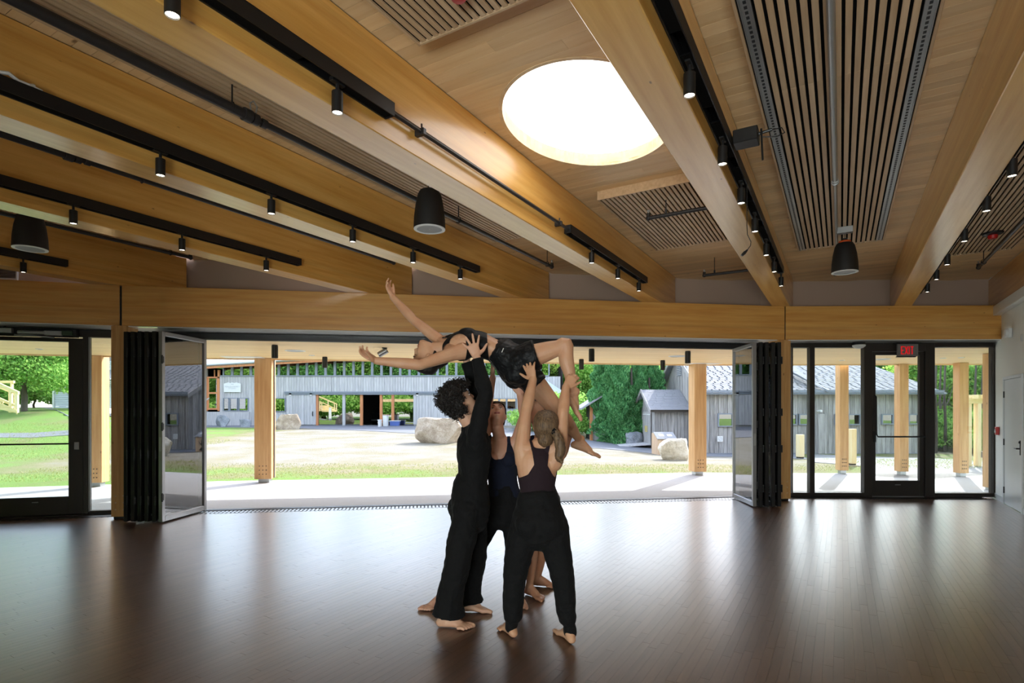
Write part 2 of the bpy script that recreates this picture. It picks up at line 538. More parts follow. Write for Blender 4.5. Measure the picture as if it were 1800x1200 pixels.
# --- ceiling
BEAM_W = .27
beams = [('A', -2.65, 'left of the skylight, lit by its glow'), ('B', -.785, 'right of the skylight, passing over its edge'), ('C', 1.08, 'right of the wide slat panel'),
         ('L1', -4.505, 'second to the left of the skylight'), ('L2', -6.372, 'third to the left of the skylight, with a short track'), ('L3', -9.16, 'farthest left, behind the left hanging speaker')]
BS = {k: s for k, s, _ in beams}
BD = {'A': 'left of the skylight', 'B': 'right of the skylight', 'C': 'nearest the white wall', 'L1': 'second left of the skylight', 'L2': 'third left of the skylight', 'L3': 'farthest left'}

def ell_pieces(s0, s1, t0, t1, n):
    """rectangle in (s, t) minus the skylight ellipse"""
    cs, ct = SKY_C
    if t1 <= ct - SKY_B or t0 >= ct + SKY_B or s1 <= cs - SKY_A or s0 >= cs + SKY_A:
        return [[(s0, t0), (s1, t0), (s1, t1), (s0, t1)]]
    ts = [t0 + (t1 - t0) * i / n for i in range(n + 1)]
    def hw(t):
        q = 1 - ((t - ct) / SKY_B) ** 2
        return SKY_A * math.sqrt(q) if q > 0 else 0.0
    L_ = [(s0, t1), (s0, t0)] + [(cs - hw(t), t) for t in ts]
    R_ = [(s1, t0), (s1, t1)] + [(cs + hw(t), t) for t in reversed(ts)]
    return [L_, R_]

def st_local(poly):
    """(s, t) outline -> XY of an object turned with the room, counter-clockwise"""
    q = [(t, -s) for s, t in poly]
    a = sum(q[i][0] * q[(i + 1) % len(q)][1] - q[(i + 1) % len(q)][0] * q[i][1] for i in range(len(q)))
    return q if a > 0 else q[::-1]

mb = MB()
TF = 16.0
for s0, s1 in ((S_L - .2, -2.65), (-1.055, S_R + .3)):
    mb.prism(st_local([(s0, T_B - .2), (s1, T_B - .2), (s1, t_fac((s1), .9)), (s0, t_fac((s0), .9))]), CEIL + .02, CEIL + .1)
for q in ([[( -2.65, T_B - .2), (-1.055, T_B - .2), (-1.055, 3.5), (-2.65, 3.5)], [(-2.65, 5.44), (-1.055, 5.44), (-1.055, t_fac(-1.055, .9)), (-2.65, t_fac(-2.65, .9))]] + ell_pieces(-2.65, -1.055, 3.5, 5.44, 60)):
    mb.prism(st_local(q), CEIL + .02, CEIL + .1)
ceiling = build('ceiling', mb, M_['plank'], None, RI); tag(ceiling, kind='structure')

bays = [(S_L, -9.43), (-9.16, -6.642), (-6.372, -4.775), (-4.505, -2.92), (-2.65, -1.055), (-.785, .81), (1.08, S_R)]
PW = .116
pl = []
for s0, s1 in bays:
    tmax = t_fac((s0 + s1) / 2, .9); t = .6
    while t < tmax - .02:
        t1 = min(t + PW, tmax)
        parts_ = ell_pieces(s0, s1, t + .0018, t1 - .0018, 6) if (s0, s1) == (-2.65, -1.055) else None
        if parts_ is None or len(parts_) == 1:
            # boards end at different places: now and then a butt joint inside the bay
            if random.random() < .3:
                c = s0 + (s1 - s0) * random.uniform(.25, .75)
                parts_ = [[(a + .0008, t + .0018), (b - .0008, t + .0018), (b - .0008, t1 - .0018), (a + .0008, t1 - .0018)] for a, b in ((s0, c), (c, s1))]
            else:
                parts_ = [[(s0, t + .0018), (s1, t + .0018), (s1, t1 - .0018), (s0, t1 - .0018)]]
        for q in parts_:
            cs_ = sum(p[0] for p in q) / len(q); ct_ = sum(p[1] for p in q) / len(q)
            pl.append((q, cs_, ct_, max(p[0] for p in q) - min(p[0] for p in q)))
        t = t1
def plank_key(p):
    w_ = R(p[2], p[1], CEIL)
    if not visible(w_, 200): return 0
    vis = 1.0 if p[1] > -2.9 else .25
    return vis * p[3] / max(w_.length, 1.0) ** 3
pl.sort(key=plank_key, reverse=True)
for q, cs_, ct_, ln in pl[:300]:
    loc = [(s - cs_, t - ct_) for s, t in q]
    o = build('ceiling_plank', MB().prism(st_local(loc), 0, .022), M_['plank'], ceiling, Matrix.Translation((ct_, -cs_, CEIL)))
mb = MB()
for q, cs_, ct_, ln in pl[300:]:
    mb.prism(st_local(q), CEIL, CEIL + .022)
tag(build('ceiling_planks_beyond', mb, M_['plank'], ceiling), kind='stuff')

# --- beams
for k, s, where in beams:
    te = t_fac(s - BEAM_W / 2, .85)
    mb = MB().bbox(T_B, te, 0, BEAM_W, 0, CEIL - HDR_TOP, .006)
    o = build('ceiling_beam', mb, M_['beam'], None, RM(0, s, HDR_TOP))
    tag(o, 'long glulam timber ceiling beam ' + where, 'beam', 'glulam ceiling beams')
te = t_fac(S_R + .1, .85)
o = build('ceiling_beam', MB().bbox(T_B, te, -.25, 0, 0, CEIL - HDR_TOP, .006), M_['beam'], None, RM(0, S_R, HDR_TOP))
tag(o, 'glulam timber beam along the top of the white right wall', 'beam', 'glulam ceiling beams')

# --- header beams over the glazing, and columns
aR_end = FR.a_at(1770)
for F, a0, a1, lb in ((FC, .03, FC_LEN - .005, 'long timber header beam across the open folding doors'), (FL, -7.0, 0.0, 'timber header beam over the left entrance door'), (FR, .012, 4.1, 'timber header beam over the exit door and windows')):
    o = build('header_beam', MB().bbox(0, a1 - a0, 0, .32, 0, HDR_TOP - HDR_BOT, .005), M_['header'], None, F.M(a0, 0, HDR_BOT))
    tag(o, lb, 'beam', 'header beams')
    if F is FC: build('joint_filler', MB().box(-.028, -.002, .012, .31, .004, .58).box(a1 - a0 + .002, a1 - a0 + .016, .012, .31, .004, .58), M_['black'], o)  # dark filler added in the end gaps so no light shows through
    mb = MB().box(a0, a1, .32, .95, HDR_BOT - .004, HDR_TOP - .06); mb.box(a0, a1, .012, .5, HDR_BOT - .012, HDR_BOT - .001)  # second box: white strip added to paint the header's lit underside
    tag(build('trim_%d' % (1 + (FL, FC, FR).index(F)), mb, M_['trim_lit_strip'], None, F.M()), kind='structure')
    mb = MB().box(a0 - .1, a1 + .15, .85, .95, HDR_TOP - .1, CEIL + .08)
    tag(build('wall_front_' + ('left', 'center', 'right')[(FL, FC, FR).index(F)], mb, M_['wall_u'], None, F.M()), kind='structure')

def column(F, px0, px1, lb):
    a0, a1 = F.a_at(px0), F.a_at(px1); w_ = a1 - a0
    t = thing('timber_column', lb, 'column', M=F.M((a0 + a1) / 2, .15, 0), group='interior timber columns')
    build('post', MB().bbox(-w_ / 2, w_ / 2, -.15, .15, .035, HDR_BOT, .005), M_['column'], t)
    build('foot_plate', MB().bbox(-w_ / 2 + .02, w_ / 2 - .02, -.12, .14, 0, .035, .003), M_['black'], t)
    pm = None
    for i in range(2):
        for j in range(3):
            c = ((i - .5) * w_ * .45, -.1535, .14 + j * .1)
            if pm is None: pm = mesh_data('wood_plug', MB().cyl((0, .004, 0), (0, 0, 0), .012, n=8), M_['slat'])
            inst(pm, Matrix.Translation(c), t, 'wood_plug')
    return t
column(FC, 195, 225, 'square timber column between left entrance and black folded doors')
column(FC, 1367, 1390, 'square timber column right of the folded doors beside the windows')

# --- right wall with its flush door
mb = MB()
tw1 = t_fac(S_R, .5)
DT0, DT1 = t_on(1797, S_R - .0) , t_on(1766, S_R)
DH = 2.12
for a, b, z0, z1 in ((T_B, DT0, 0, CEIL + .05), (DT1, tw1 + .4, 0, CEIL + .05), (DT0, DT1, DH, CEIL + .05)):
    mb.box(a, b, -.15, 0, z0, z1)
wr = build('wall_right', mb, M_['wall_r'], None, RM(0, S_R + .004)); tag(wr, kind='structure')
mb = MB(); mb.bbox(T_B, t_fac(S_R, .02), 0, .12, -.16, 0, .006)
tag(build('trim_4', mb, M_['white'], None, RM(0, S_R, HDR_TOP - .02)), kind='structure')
mb = MB(); mb.box(DT1, t_fac(S_R, .42), 0, .012, .0, .1); mb.box(T_B, DT0, 0, .012, 0, .1)
tag(build('baseboard_right', mb, M_['doorw'], None, RM(0, S_R + .004)), kind='structure')
d = thing('door_1', None, None, M=RM(DT0, S_R), kind='structure')
dw = DT1 - DT0
mb = MB(); mb.box(-.05, .0, -.02, .018, 0, DH + .05); mb.box(dw, dw + .05, -.02, .018, 0, DH + .05); mb.box(0, dw, -.02, .018, DH, DH + .05)
build('door_frame', mb, M_['doorw'], d)
lf = build('door_leaf', MB().bbox(.004, dw - .004, -.045, .006, .008, DH - .004, .002), M_['doorw'], d)
for z in (.24, 1.06, 1.87):
    h = MB(); h.cyl((dw - .002, .012, z - .055), (dw - .002, .012, z + .055), .009, n=8); h.box(dw - .03, dw + .03, .005, .009, z - .055, z + .055)
    build('hinge', h, M_['black'], lf)
h = MB(); h.bbox(.05, .09, .006, .016, .9, 1.13, .003); h.cyl((.07, .01, 1.0), (.07, .06, 1.0), .011, n=8); h.tube([(.07, .055, 1.0), (.12, .058, 1.0), (.19, .055, 1.0)], .009)
build('lever_handle', h, M_['black'], lf)
build('lock_cylinder', MB().cyl((.07, .006, 1.1), (.07, .028, 1.1), .019, n=12), M_['black'], lf)

# back and left walls with low windows, unseen behind the camera, shaped for the added fill
def wall_with_windows(name, M, ln, wins, hgt):
    mb = MB(); x = 0.0
    for x0, x1, z0, z1 in wins:
        mb.box(x, x0, 0, .15, 0, hgt); mb.box(x0, x1, 0, .15, 0, z0); mb.box(x0, x1, 0, .15, z1, hgt); x = x1
    mb.box(x, ln, 0, .15, 0, hgt)
    tag(build(name, mb, M_['wall_r'], None, M), kind='structure')
    for i, (x0, x1, z0, z1) in enumerate(wins):
        wd = build('window_%d' % (10 + i + (10 if 'left' in name else 0)), MB().box(x0, x0 + .06, .03, .1, z0, z1).box(x1 - .06, x1, .03, .1, z0, z1).box(x0 + .06, x1 - .06, .03, .1, z0, z0 + .06).box(x0 + .06, x1 - .06, .03, .1, z1 - .06, z1).box((x0 + x1) / 2 - .03, (x0 + x1) / 2 + .03, .03, .1, z0 + .06, z1 - .06), M_['bronze'], None, M)
        tag(wd, kind='structure')
        for a, b in ((x0 + .06, (x0 + x1) / 2 - .03), ((x0 + x1) / 2 + .03, x1 - .06)):
            build('pane', MB().box(a, b, .06, .068, z0 + .06, z1 - .06), M_['glass'], wd)
bl = S_R - S_L
MBK = Matrix.Translation(R(T_B, S_L)) @ Matrix.Rotation(math.atan2(V.y, V.x), 4, 'Z') @ Matrix.Diagonal((1, -1, 1, 1))
wall_with_windows('wall_back', MBK, bl, [(1.0, 3.4, .15, 1.6), (7.2, 10.2, .15, 1.6), (11.0, 14.0, .15, 1.6)], CEIL + .05)
wl = t_fac(S_L, .6) - T_B
MLF = Matrix.Translation(R(T_B, S_L)) @ Matrix.Rotation(ROOM_ROT, 4, 'Z')
wall_with_windows('wall_left', MLF, wl, [(.8, 3.4, .15, 1.6)], CEIL + .05)
# fill lights added outside those windows to brighten the room
for s, en in ((-3.3, 35), (.5, 330)):
    p = R(T_B - .2, s, .88); area_light('fill_back', p, R(5, s, 1.9), 3.0, 1.45, en, (.96, .98, 1.0))
for t in (T_B + 2.1,):
    p = R(t, S_L - .2, .88); area_light('fill_left', p, R(t + 1.0, 0, 1.8), 2.4, 1.45, 10, (.96, .98, 1.0))

# --- skylight
sky = thing('skylight', 'large round white skylight glowing in the timber ceiling', 'skylight', M=RM(SKY_C[1], SKY_C[0], CEIL))
mb = MB(); n = 96
for i in range(n):
    q0, q1 = 2 * math.pi * i / n, 2 * math.pi * (i + 1) / n
    pts = []
    for q in (q0, q1):
        c_, s_ = math.cos(q), math.sin(q)
        pts.append([(SKY_B * c_, SKY_A * s_), ((SKY_B + .03) * c_, (SKY_A + .03) * s_)])
    (i0, o0), (i1, o1) = pts
    mb.add([(i0[0], i0[1], -.004), (i1[0], i1[1], -.004), (i1[0], i1[1], .16), (i0[0], i0[1], .16), (o0[0], o0[1], -.004), (o1[0], o1[1], -.004), (o1[0], o1[1], .16), (o0[0], o0[1], .16)],
           [(1, 0, 3, 2), (4, 5, 6, 7), (0, 1, 5, 4), (3, 7, 6, 2)])
bm_ = build('rim', mb, M_['skirt'], sky, smooth=True)
build('opal_pane', MB().prism([((SKY_B + .02) * math.cos(2 * math.pi * i / n), (SKY_A + .02) * math.sin(2 * math.pi * i / n)) for i in range(n)], .115, .135), M_['sky_pane'], sky)

# --- door track under the header
mb = MB()
for o0, o1, z0, z1 in ((.5, .62, 2.775, 2.828), (.5, .52, 2.73, 2.775), (.55, .57, 2.74, 2.775), (.6, .62, 2.73, 2.775)):
    mb.box(.3, FC_LEN - .2, o0, o1, z0, z1)
tag(build('folding_door_track', mb, M_['bronze2'], None, FC.M()), 'black overhead track of the folding doors under the header beam', 'door track')
# ------------------------------------------------------------------ glazing
def leaf_parts(parent, Mloc, W, H, matf, matg, zb=.02, fw=.06, th=.058, hinges=()):
    """one framed glass leaf in its own XZ plane; returns the frame"""
    mb = MB()
    mb.bbox(0, fw, -th / 2, th / 2, 0, H, .004); mb.bbox(W - fw, W, -th / 2, th / 2, 0, H, .004)
    mb.bbox(fw, W - fw, -th / 2, th / 2, 0, fw * 1.25, .004); mb.bbox(fw, W - fw, -th / 2, th / 2, H - fw, H, .004)
    o = build('leaf_frame', mb, matf, parent, Mloc @ Matrix.Translation((0, 0, zb)))
    build('pane', MB().box(fw - .005, W - fw + .005, -.008, .008, fw, H - fw + .005), matg, o)
    for z in hinges:
        h = MB(); h.cyl((-.008, -th / 2 - .006, z - .06), (-.008, -th / 2 - .006, z + .06), .012, n=8); h.bbox(-.02, .03, -th / 2 - .008, -th / 2 + .002, z - .045, z + .045, .002)
        build('hinge', h, M_['black'], o)
    return o

def fold_stack(lb, corner_near, corner_far, xs, first_frame):
    near_, far_ = Vector(corner_near), Vector(corner_far)
    W = (far_ - near_).length; dr = (far_ - near_) / W
    ang = math.atan2(dr.y, dr.x)
    t = thing('folding_glass_door', lb, 'folding door', loc=(near_.x, near_.y, 0), rz=ang, group='folding glass doors')
    H = 2.70
    o = leaf_parts(t, Matrix.Identity(4), W, H, M_['alu'], M_['glassg'], hinges=(.35, 1.35, 2.3))
    # lock plates on the leading stile
    build('flush_bolt', MB().bbox(-.006, .0, -.016, .016, 1.0, 1.2, .002), M_['steel'], o)
    for i, x in enumerate(xs):
        # folded leaves standing side by side against the column
        side = Vector((math.cos(ang + math.pi / 2), math.sin(ang + math.pi / 2)))
        off = x
        tilt = (.02 if i % 2 else -.02)
        Ml = Matrix.Translation((.01 * (i % 2), off, 0)) @ Matrix.Rotation(tilt, 4, 'Z')
        leaf_parts(t, Ml, W - .02, H, M_['bronze2'], M_['glassg'], hinges=(.3, .95, 1.55, 2.4))
    return t

# left stack: leading leaf from inside the room to the track, others between it and the column
fold_stack('stack of folded glass doors beside the left timber column', (-4.97, 7.91), (-4.88, 8.90), [.1, .22, .32, .43, .53], True)
fold_stack('stack of folded glass doors beside the right timber column', (3.99, 9.20), (4.05, 10.22), [-.1, -.2, -.3, -.4], True)

# --- left entrance: wide door leaf, sidelight
OFF = .55
a122, a148, a159, a193 = (FL.a_at(x, OFF) for x in (122, 148, 159, 195))
zt = FL.z_at(120, 601, OFF)
dl = thing('door_2', None, None, M=FL.M(a148, OFF, 0), kind='structure')
W2 = 1.6
st_ = a148 - a122
mb = MB(); mb.bbox(-st_, 0, -.03, .03, .02, 2.7, .003); mb.bbox(-W2, -W2 + st_, -.03, .03, .02, 2.7, .003)
mb.bbox(-W2 + st_, -st_, -.03, .03, .02, .29, .003); mb.bbox(-W2 + st_, -st_, -.03, .03, zt, 2.7, .003)
lf = build('door_leaf', mb, M_['bronze'], dl)
build('pane', MB().box(-W2 + st_ - .004, -st_ + .004, -.006, .006, .28, zt + .004), M_['glass'], lf)
zb = FL.z_at(60, 780, OFF)
h = MB(); h.tube([(-W2 + .06, -.07, zb), (-st_ - .0, -.07, zb)], .012); h.cyl((-W2 + .06, -.07, zb), (-W2 + .06, -.02, zb), .012, n=8); h.cyl((-st_, -.07, zb), (-st_, -.02, zb), .012, n=8)
build('push_bar', h, M_['bronze'], lf)
build('card_reader', MB().bbox(-st_ * .6, -st_ * .25, -.045, -.028, 1.0, 1.12, .005), M_['alu'], lf)
build('floor_bolt', MB().bbox(-.66, -.58, -.04, -.028, .21, .225, .003), M_['alu'], lf)
# second leaf further left, mostly out of frame
mb = MB(); mb.bbox(-W2 - st_ - .01, -W2 - .01, -.03, .03, .02, 2.7, .003); mb.bbox(-2 * W2, -2 * W2 + st_, -.03, .03, .02, 2.7, .003)
mb.bbox(-2 * W2 + st_, -W2 - st_ - .01, -.03, .03, .02, .29, .003); mb.bbox(-2 * W2 + st_, -W2 - st_ - .01, -.03, .03, zt, 2.7, .003)
lf2 = build('door_leaf', mb, M_['bronze'], dl)
build('pane', MB().box(-2 * W2 + st_ - .004, -W2 - st_ - .006, -.006, .006, .28, zt + .004), M_['glass'], lf2)
# frame and sidelight
wn1 = build('window_1', MB().bbox(a148 + .005, a148 + .075, OFF - .06, OFF + .06, .02, 2.75, .003).bbox(-8.5, a193 + .1, OFF - .06, OFF + .06, 2.72, 2.83, .003).bbox(a159, a193 + .1, OFF - .05, OFF + .05, .02, .06, .003), M_['bronze'], None, FL.M())
tag(wn1, kind='structure')
build('weather_strip', MB().box(a148 + .075, a148 + .1, OFF - .05, OFF - .03, .05, 2.72), M_['alu'], wn1)
build('pane', MB().box(a159, a193 + .1, OFF - .006, OFF + .006, .05, 2.73), M_['glass'], wn1)
mb = MB().box(-8.5, a148 - 2 * W2, OFF - .006, OFF + .006, .05, 2.73); build('pane', mb, M_['glass'], wn1)
# door operator with its cover off
aop0, aop1 = FL.a_at(0, OFF - .1), FL.a_at(137, OFF - .1)
op = thing('door_operator', 'open door operator mechanism with wires above the left entrance', 'door operator', M=FL.M(aop0 - .6, OFF - .1, 2.72))
ol = aop1 - aop0 + .6
build('back_plate', MB().bbox(0, ol, .02, .035, -.02, .1, .002), M_['bronze2'], op)
build('motor', MB().cyl((ol - .75, -.02, .035), (ol - .42, -.02, .035), .03, n=14), M_['steel'], op, smooth=True)
build('gearbox', MB().bbox(ol - .42, ol - .2, -.045, .02, 0, .07, .006), M_['steel'], op)
build('circuit_board', MB().bbox(ol - .2, ol - .06, -.03, .02, .01, .075, .003), M_['chip'], op)
build('control_box', MB().bbox(ol - 1.18, ol - .82, -.05, .02, .02, .09, .004), M_['steel'], op)
build('arm', MB().tube([(ol - .78, -.05, -.005), (ol - .5, -.09, -.02), (ol - .28, -.06, -.035)], .011), M_['steel'], op)
build('end_cap', MB().bbox(ol - .045, ol, -.05, .03, -.02, .1, .004), M_['bronze2'], op)
w_ = []
for i in range(13):
    q = i / 12; w_.append((ol - 1.05 + .2 * q, -.05, .1 - .06 * math.sin(math.pi * q) + .05))
build('wire_loop', MB().tube(w_, .006, 6), M_['black'], op)

# --- right side: fixed windows and exit door
OR = .45
def ar(px): return FR.a_at(px, OR)
zg_t = FR.z_at(1460, 611, OR); zg_b = .06
mull = [(1389.5, 1391.5), (1421, 1429.5), (1516, 1530), (1623, 1639.5), (1742, 1750)]
wn2 = thing('window_2', None, None, M=FR.M(0, OR, 0), kind='structure')
for i, (x0, x1) in enumerate(mull[:3]):
    build('mullion', MB().bbox(ar(x0), ar(x1), -.06, .06, .02, 2.83, .004), M_['bronze'], wn2)
build('head_rail', MB().bbox(ar(1388), ar(1516), -.06, .06, zg_t, 2.83, .004), M_['bronze'], wn2)
build('sill_rail', MB().bbox(ar(1388), ar(1516), -.06, .06, .02, .09, .004), M_['bronze'], wn2)
for x0, x1 in ((1391, 1421.5), (1429, 1516.5)):
    build('pane', MB().box(ar(x0), ar(x1), -.006, .006, .08, zg_t + .01), M_['glass'], wn2)
wn3 = thing('window_3', None, None, M=FR.M(0, OR, 0), kind='structure')
for x0, x1 in mull[3:]:
    build('mullion', MB().bbox(ar(x0), ar(x1), -.06, .06, .02, 2.83, .004), M_['bronze'], wn3)
build('head_rail', MB().bbox(ar(1639), ar(1742), -.06, .06, zg_t, 2.83, .004), M_['bronze'], wn3)
build('sill_rail', MB().bbox(ar(1639), ar(1742), -.06, .06, .02, .09, .004), M_['bronze'], wn3)
build('pane', MB().box(ar(1639), ar(1742.5), -.006, .006, .08, zg_t + .01), M_['glass'], wn3)
d3 = thing('door_3', None, None, M=FR.M(0, OR, 0), kind='structure')
build('door_frame', MB().bbox(ar(1530), ar(1623), -.06, .06, 2.68, 2.83, .004), M_['bronze'], d3)
g0, g1 = ar(1537.5), ar(1614.5); e0, e1 = ar(1530) + .006, ar(1623) - .006
zt3 = FR.z_at(1575, 624, OR); zb3 = FR.z_at(1575, 844, OR)
mb = MB(); mb.bbox(e0, g0, -.03, .03, .02, 2.675, .003); mb.bbox(g1, e1, -.03, .03, .02, 2.675, .003); mb.bbox(g0, g1, -.03, .03, .02, zb3, .003); mb.bbox(g0, g1, -.03, .03, zt3, 2.675, .003)
lf = build('door_leaf', mb, M_['bronze'], d3)
build('pane', MB().box(g0 - .004, g1 + .004, -.006, .006, zb3 - .01, zt3 + .01), M_['glass'], lf)
zp = FR.z_at(1575, 767, OR)
h = MB(); h.tube([(e0 + .05, -.04, zp + .75), (e0 + .05, -.08, zp + .72), (e0 + .05, -.085, zp + .05), (e0 + .08, -.085, zp), (e1 - .03, -.085, zp)], .014); h.cyl((e1 - .03, -.09, zp), (e1 - .03, -.03, zp), .016, n=8); h.bbox(e0 + .03, e0 + .07, -.05, -.03, zp - .1, zp + .1, .004)
build('panic_bar', h, M_['black'], lf)
build('floor_bolt', MB().bbox((g0 + g1) / 2 - .05, (g0 + g1) / 2 + .05, -.04, -.028, .23, .245, .003), M_['alu'], lf)
build('door_sweep', MB().bbox(e0, e1, -.04, .04, .012, .03, .004), M_['alu'], lf)

# --- exit sign hanging from the header
OE = .30
ae0, ae1 = FR.a_at(1577, OE), FR.a_at(1613, OE)
ze0, ze1 = FR.z_at(1595, 626, OE), FR.z_at(1595, 604.5, OE)
ex = thing('exit_sign', 'grey exit sign with red letters above the right door', 'exit sign', M=FR.M((ae0 + ae1) / 2, OE, ze0))
ew, eh = ae1 - ae0, ze1 - ze0
build('housing', MB().bbox(-ew / 2, ew / 2, -.02, .02, 0, eh, .004), M_['exitgrey'], ex)
build('top_bracket', MB().bbox(-ew * .62, ew * .6, -.05, .05, eh + .004, eh + .018, .003), M_['black'], ex)
build('bottom_bar', MB().bbox(-ew / 2 - .012, ew / 2 - .04, -.022, .022, -.018, -.001, .003), M_['black'], ex)
lh, lw, sw = eh * .64, ew * .135, .018
lz = eh * .16; x = -ew * .29
def bar(mb, ax, az, bx, bz):
    dx, dz = bx - ax, bz - az; l_ = math.hypot(dx, dz); nx, nz = -dz / l_ * sw / 2, dx / l_ * sw / 2
    mb.slab([(ax + nx, -.0205, az + nz), (bx + nx, -.0205, bz + nz), (bx - nx, -.0205, bz - nz), (ax - nx, -.0205, az - nz)], (0, -.004, 0))
letters = {'E': [(0, 0, 0, 1), (0, .04, 1, .04), (0, .5, .85, .5), (0, .96, 1, .96)], 'X': [(0, 0, 1, 1), (0, 1, 1, 0)], 'I': [(.5, 0, .5, 1)], 'T': [(.5, 0, .5, 1), (0, .96, 1, .96)]}
x = -ew * .33
for ch in 'EXIT':
    mb = MB(); wd = lw * (.35 if ch == 'I' else 1.0)
    for ax, az, bx, bz in letters[ch]:
        bar(mb, x + ax * wd, lz + az * lh, x + bx * wd, lz + bz * lh)
    build('letter_' + ch.lower(), mb, M_['exitred'], ex); x += wd + ew * .045
# motion sensor left of it
a_s = FR.a_at(1507, .35); zs = HDR_BOT
ms = thing('motion_sensor', 'small white dome sensor on black bracket above the windows', 'sensor', M=FR.M(a_s, .3, zs))
build('bracket', MB().bbox(-.09, .1, -.03, .06, -.075, 0, .004), M_['black'], ms)
build('dome', MB().lathe([(.02, -.13), (.07, -.115), (.105, -.085), (.11, -.07), (.1, -.06)], 20), M_['white'], ms, smooth=True)

# --- fixtures on the right wall
def on_wall(px, py):
    t = t_on(px, S_R); p = R(t, S_R); return t, CAM_H + (HOR - py) / FPX * p.y
t_, z_ = on_wall(1778, 585)
hs = thing('horn_strobe', 'white wall alarm horn beside the header beam', 'alarm', M=RM(t_, S_R, z_))
build('back_box', MB().bbox(-.06, .06, 0, .05, -.08, .08, .008), M_['white'], hs)
build('dome', MB().add(*(lambda q: (q.v, q.f))(MB().lathe([(.03, .1), (.075, .085), (.085, .05)], 20)), Matrix.Rotation(-math.pi / 2, 4, 'X')), M_['white'], hs, smooth=True)
t_, z_ = on_wall(1796, 594)
sw_ = thing('wall_plate', 'small white wall plate high on the right wall', 'wall plate', M=RM(t_, S_R, z_))
build('plate', MB().bbox(-.04, .04, 0, .008, -.06, .06, .003), M_['white'], sw_); build('rocker', MB().bbox(-.017, .017, .006, .014, -.033, .033, .003), M_['doorw'], sw_)
t_, z_ = on_wall(1755.5, 757)
ps = thing('fire_pull_station', 'red fire alarm pull station beside the white door', 'fire alarm', M=RM(t_, S_R, z_))
build('body', MB().bbox(-.06, .06, 0, .045, -.07, .07, .006), M_['red'], ps)
build('handle', MB().bbox(-.035, .035, .045, .055, -.035, -.005, .003).bbox(-.012, .012, .045, .056, -.02, .03, .003), M_['white'], ps)
t_, z_ = on_wall(1765, 602)
cl = thing('ceiling_clip', 'small metal latch under the header at the wall corner', 'latch', M=FR.M(FR.a_at(1762, .2), .2, HDR_BOT - .03))
build('plate', MB().bbox(-.07, .07, -.03, .03, .015, .03, .002), M_['steel'], cl); build('barrel', MB().cyl((-.05, 0, .005), (.05, 0, .005), .012, n=8), M_['steel'], cl)
# small grille seen high at the left edge
vg = thing('air_grille', 'pale louvred air grille high at the left edge', 'air grille', M=FL.M(FL.a_at(4, .83), .83, 3.62))
build('frame', MB().bbox(-.4, .2, -.02, .02, -.02, .0, .003).bbox(-.4, .2, -.02, .02, .26, .28, .003).bbox(-.4, -.38, -.02, .02, 0, .26, .003).bbox(.18, .2, -.02, .02, 0, .26, .003), M_['white'], vg)
sl = mesh_data('louvre', MB().box(-.38, .18, -.015, .012, 0, .006), M_['alu'])
for i in range(11): inst(sl, Matrix.Translation((0, 0, .012 + i * .0225)) @ Matrix.Rotation(.5, 4, 'X'), vg, 'louvre')
# ------------------------------------------------------------------ ceiling fittings
PZ = 3.97
def slat_panel(lb, s0, s1, t0, t1, pitch=.0575, gap=.02, rails=False, frame=True, split=()):
    p = thing('slat_panel', lb, 'acoustic panel', M=RM(t0, (s0 + s1) / 2, PZ), group='slatted ceiling panels')
    hw, ln = (s1 - s0) / 2, t1 - t0
    build('backing', MB().box(0, ln, -hw, hw, .014, CEIL - PZ - .001), M_['blackmatte'], p)
    if frame:
        f = MB(); f.bbox(-.02, ln + .02, hw, hw + .02, -.002, CEIL - PZ - .001, .002); f.bbox(-.02, ln + .02, -hw - .02, -hw, -.002, CEIL - PZ - .001, .002)
        f.bbox(-.02, 0, -hw, hw, -.002, CEIL - PZ - .001, .002); f.bbox(ln, ln + .02, -hw, hw, -.002, CEIL - PZ - .001, .002)
        build('frame', f, M_['slat'], p)
    inner = hw - (.085 if rails else .012)
    n = max(3, int(round(2 * inner / pitch))); pt = 2 * inner / n
    cuts = [0.0] + [c - t0 for c in split] + [ln]
    for a, b in zip(cuts[:-1], cuts[1:]):
        me = mesh_data('slat', MB().bbox(a + .001, b - .001, -(pt - gap) / 2, (pt - gap) / 2, 0, .014, .0015), M_['slat'])
        for i in range(n):
            inst(me, Matrix.Translation((0, -inner + (i + .5) * pt, 0)), p, 'slat')
    if rails:
        for sg in (-1, 1):
            c = sg * (hw - .045)
            r = build('strut_rail', MB().box(0, ln, c - .032, c + .032, .004, .014).box(0, ln, c - .034, c - .028, -.01, .01).box(0, ln, c + .028, c + .034, -.01, .01), M_['steel'], p)
            hm = MB(); x = .03
            while x < ln - .03:
                hm.box(x, x + .028, c - .009, c + .009, .0025, .0045); x += .05
            tag(build('rail_slots', hm, M_['darksteel'], r), kind='stuff')
    return p
slat_panel('wide slatted ceiling panel edged by metal rails, above the right hanging speaker', -.53, .5, 1.2, 9.33, rails=True, split=(4.6,))
slat_panel('slatted ceiling panel beyond the round skylight', -2.35, -1.2, 5.95, 8.25, pitch=.052, gap=.018)
slat_panel('slatted ceiling panel in front of the round skylight at the top edge', -2.35, -1.2, .9, 2.82, pitch=.052, gap=.018)
slat_panel('long slatted ceiling panel behind the left sprinkler pipe', -4.2, -3.05, .8, 6.68, pitch=.052, gap=.018, split=(2.55, 4.6))
slat_panel('slatted ceiling panel beside the white right wall', 1.36, 2.16, 4.5, 10.82, pitch=.052, gap=.018)

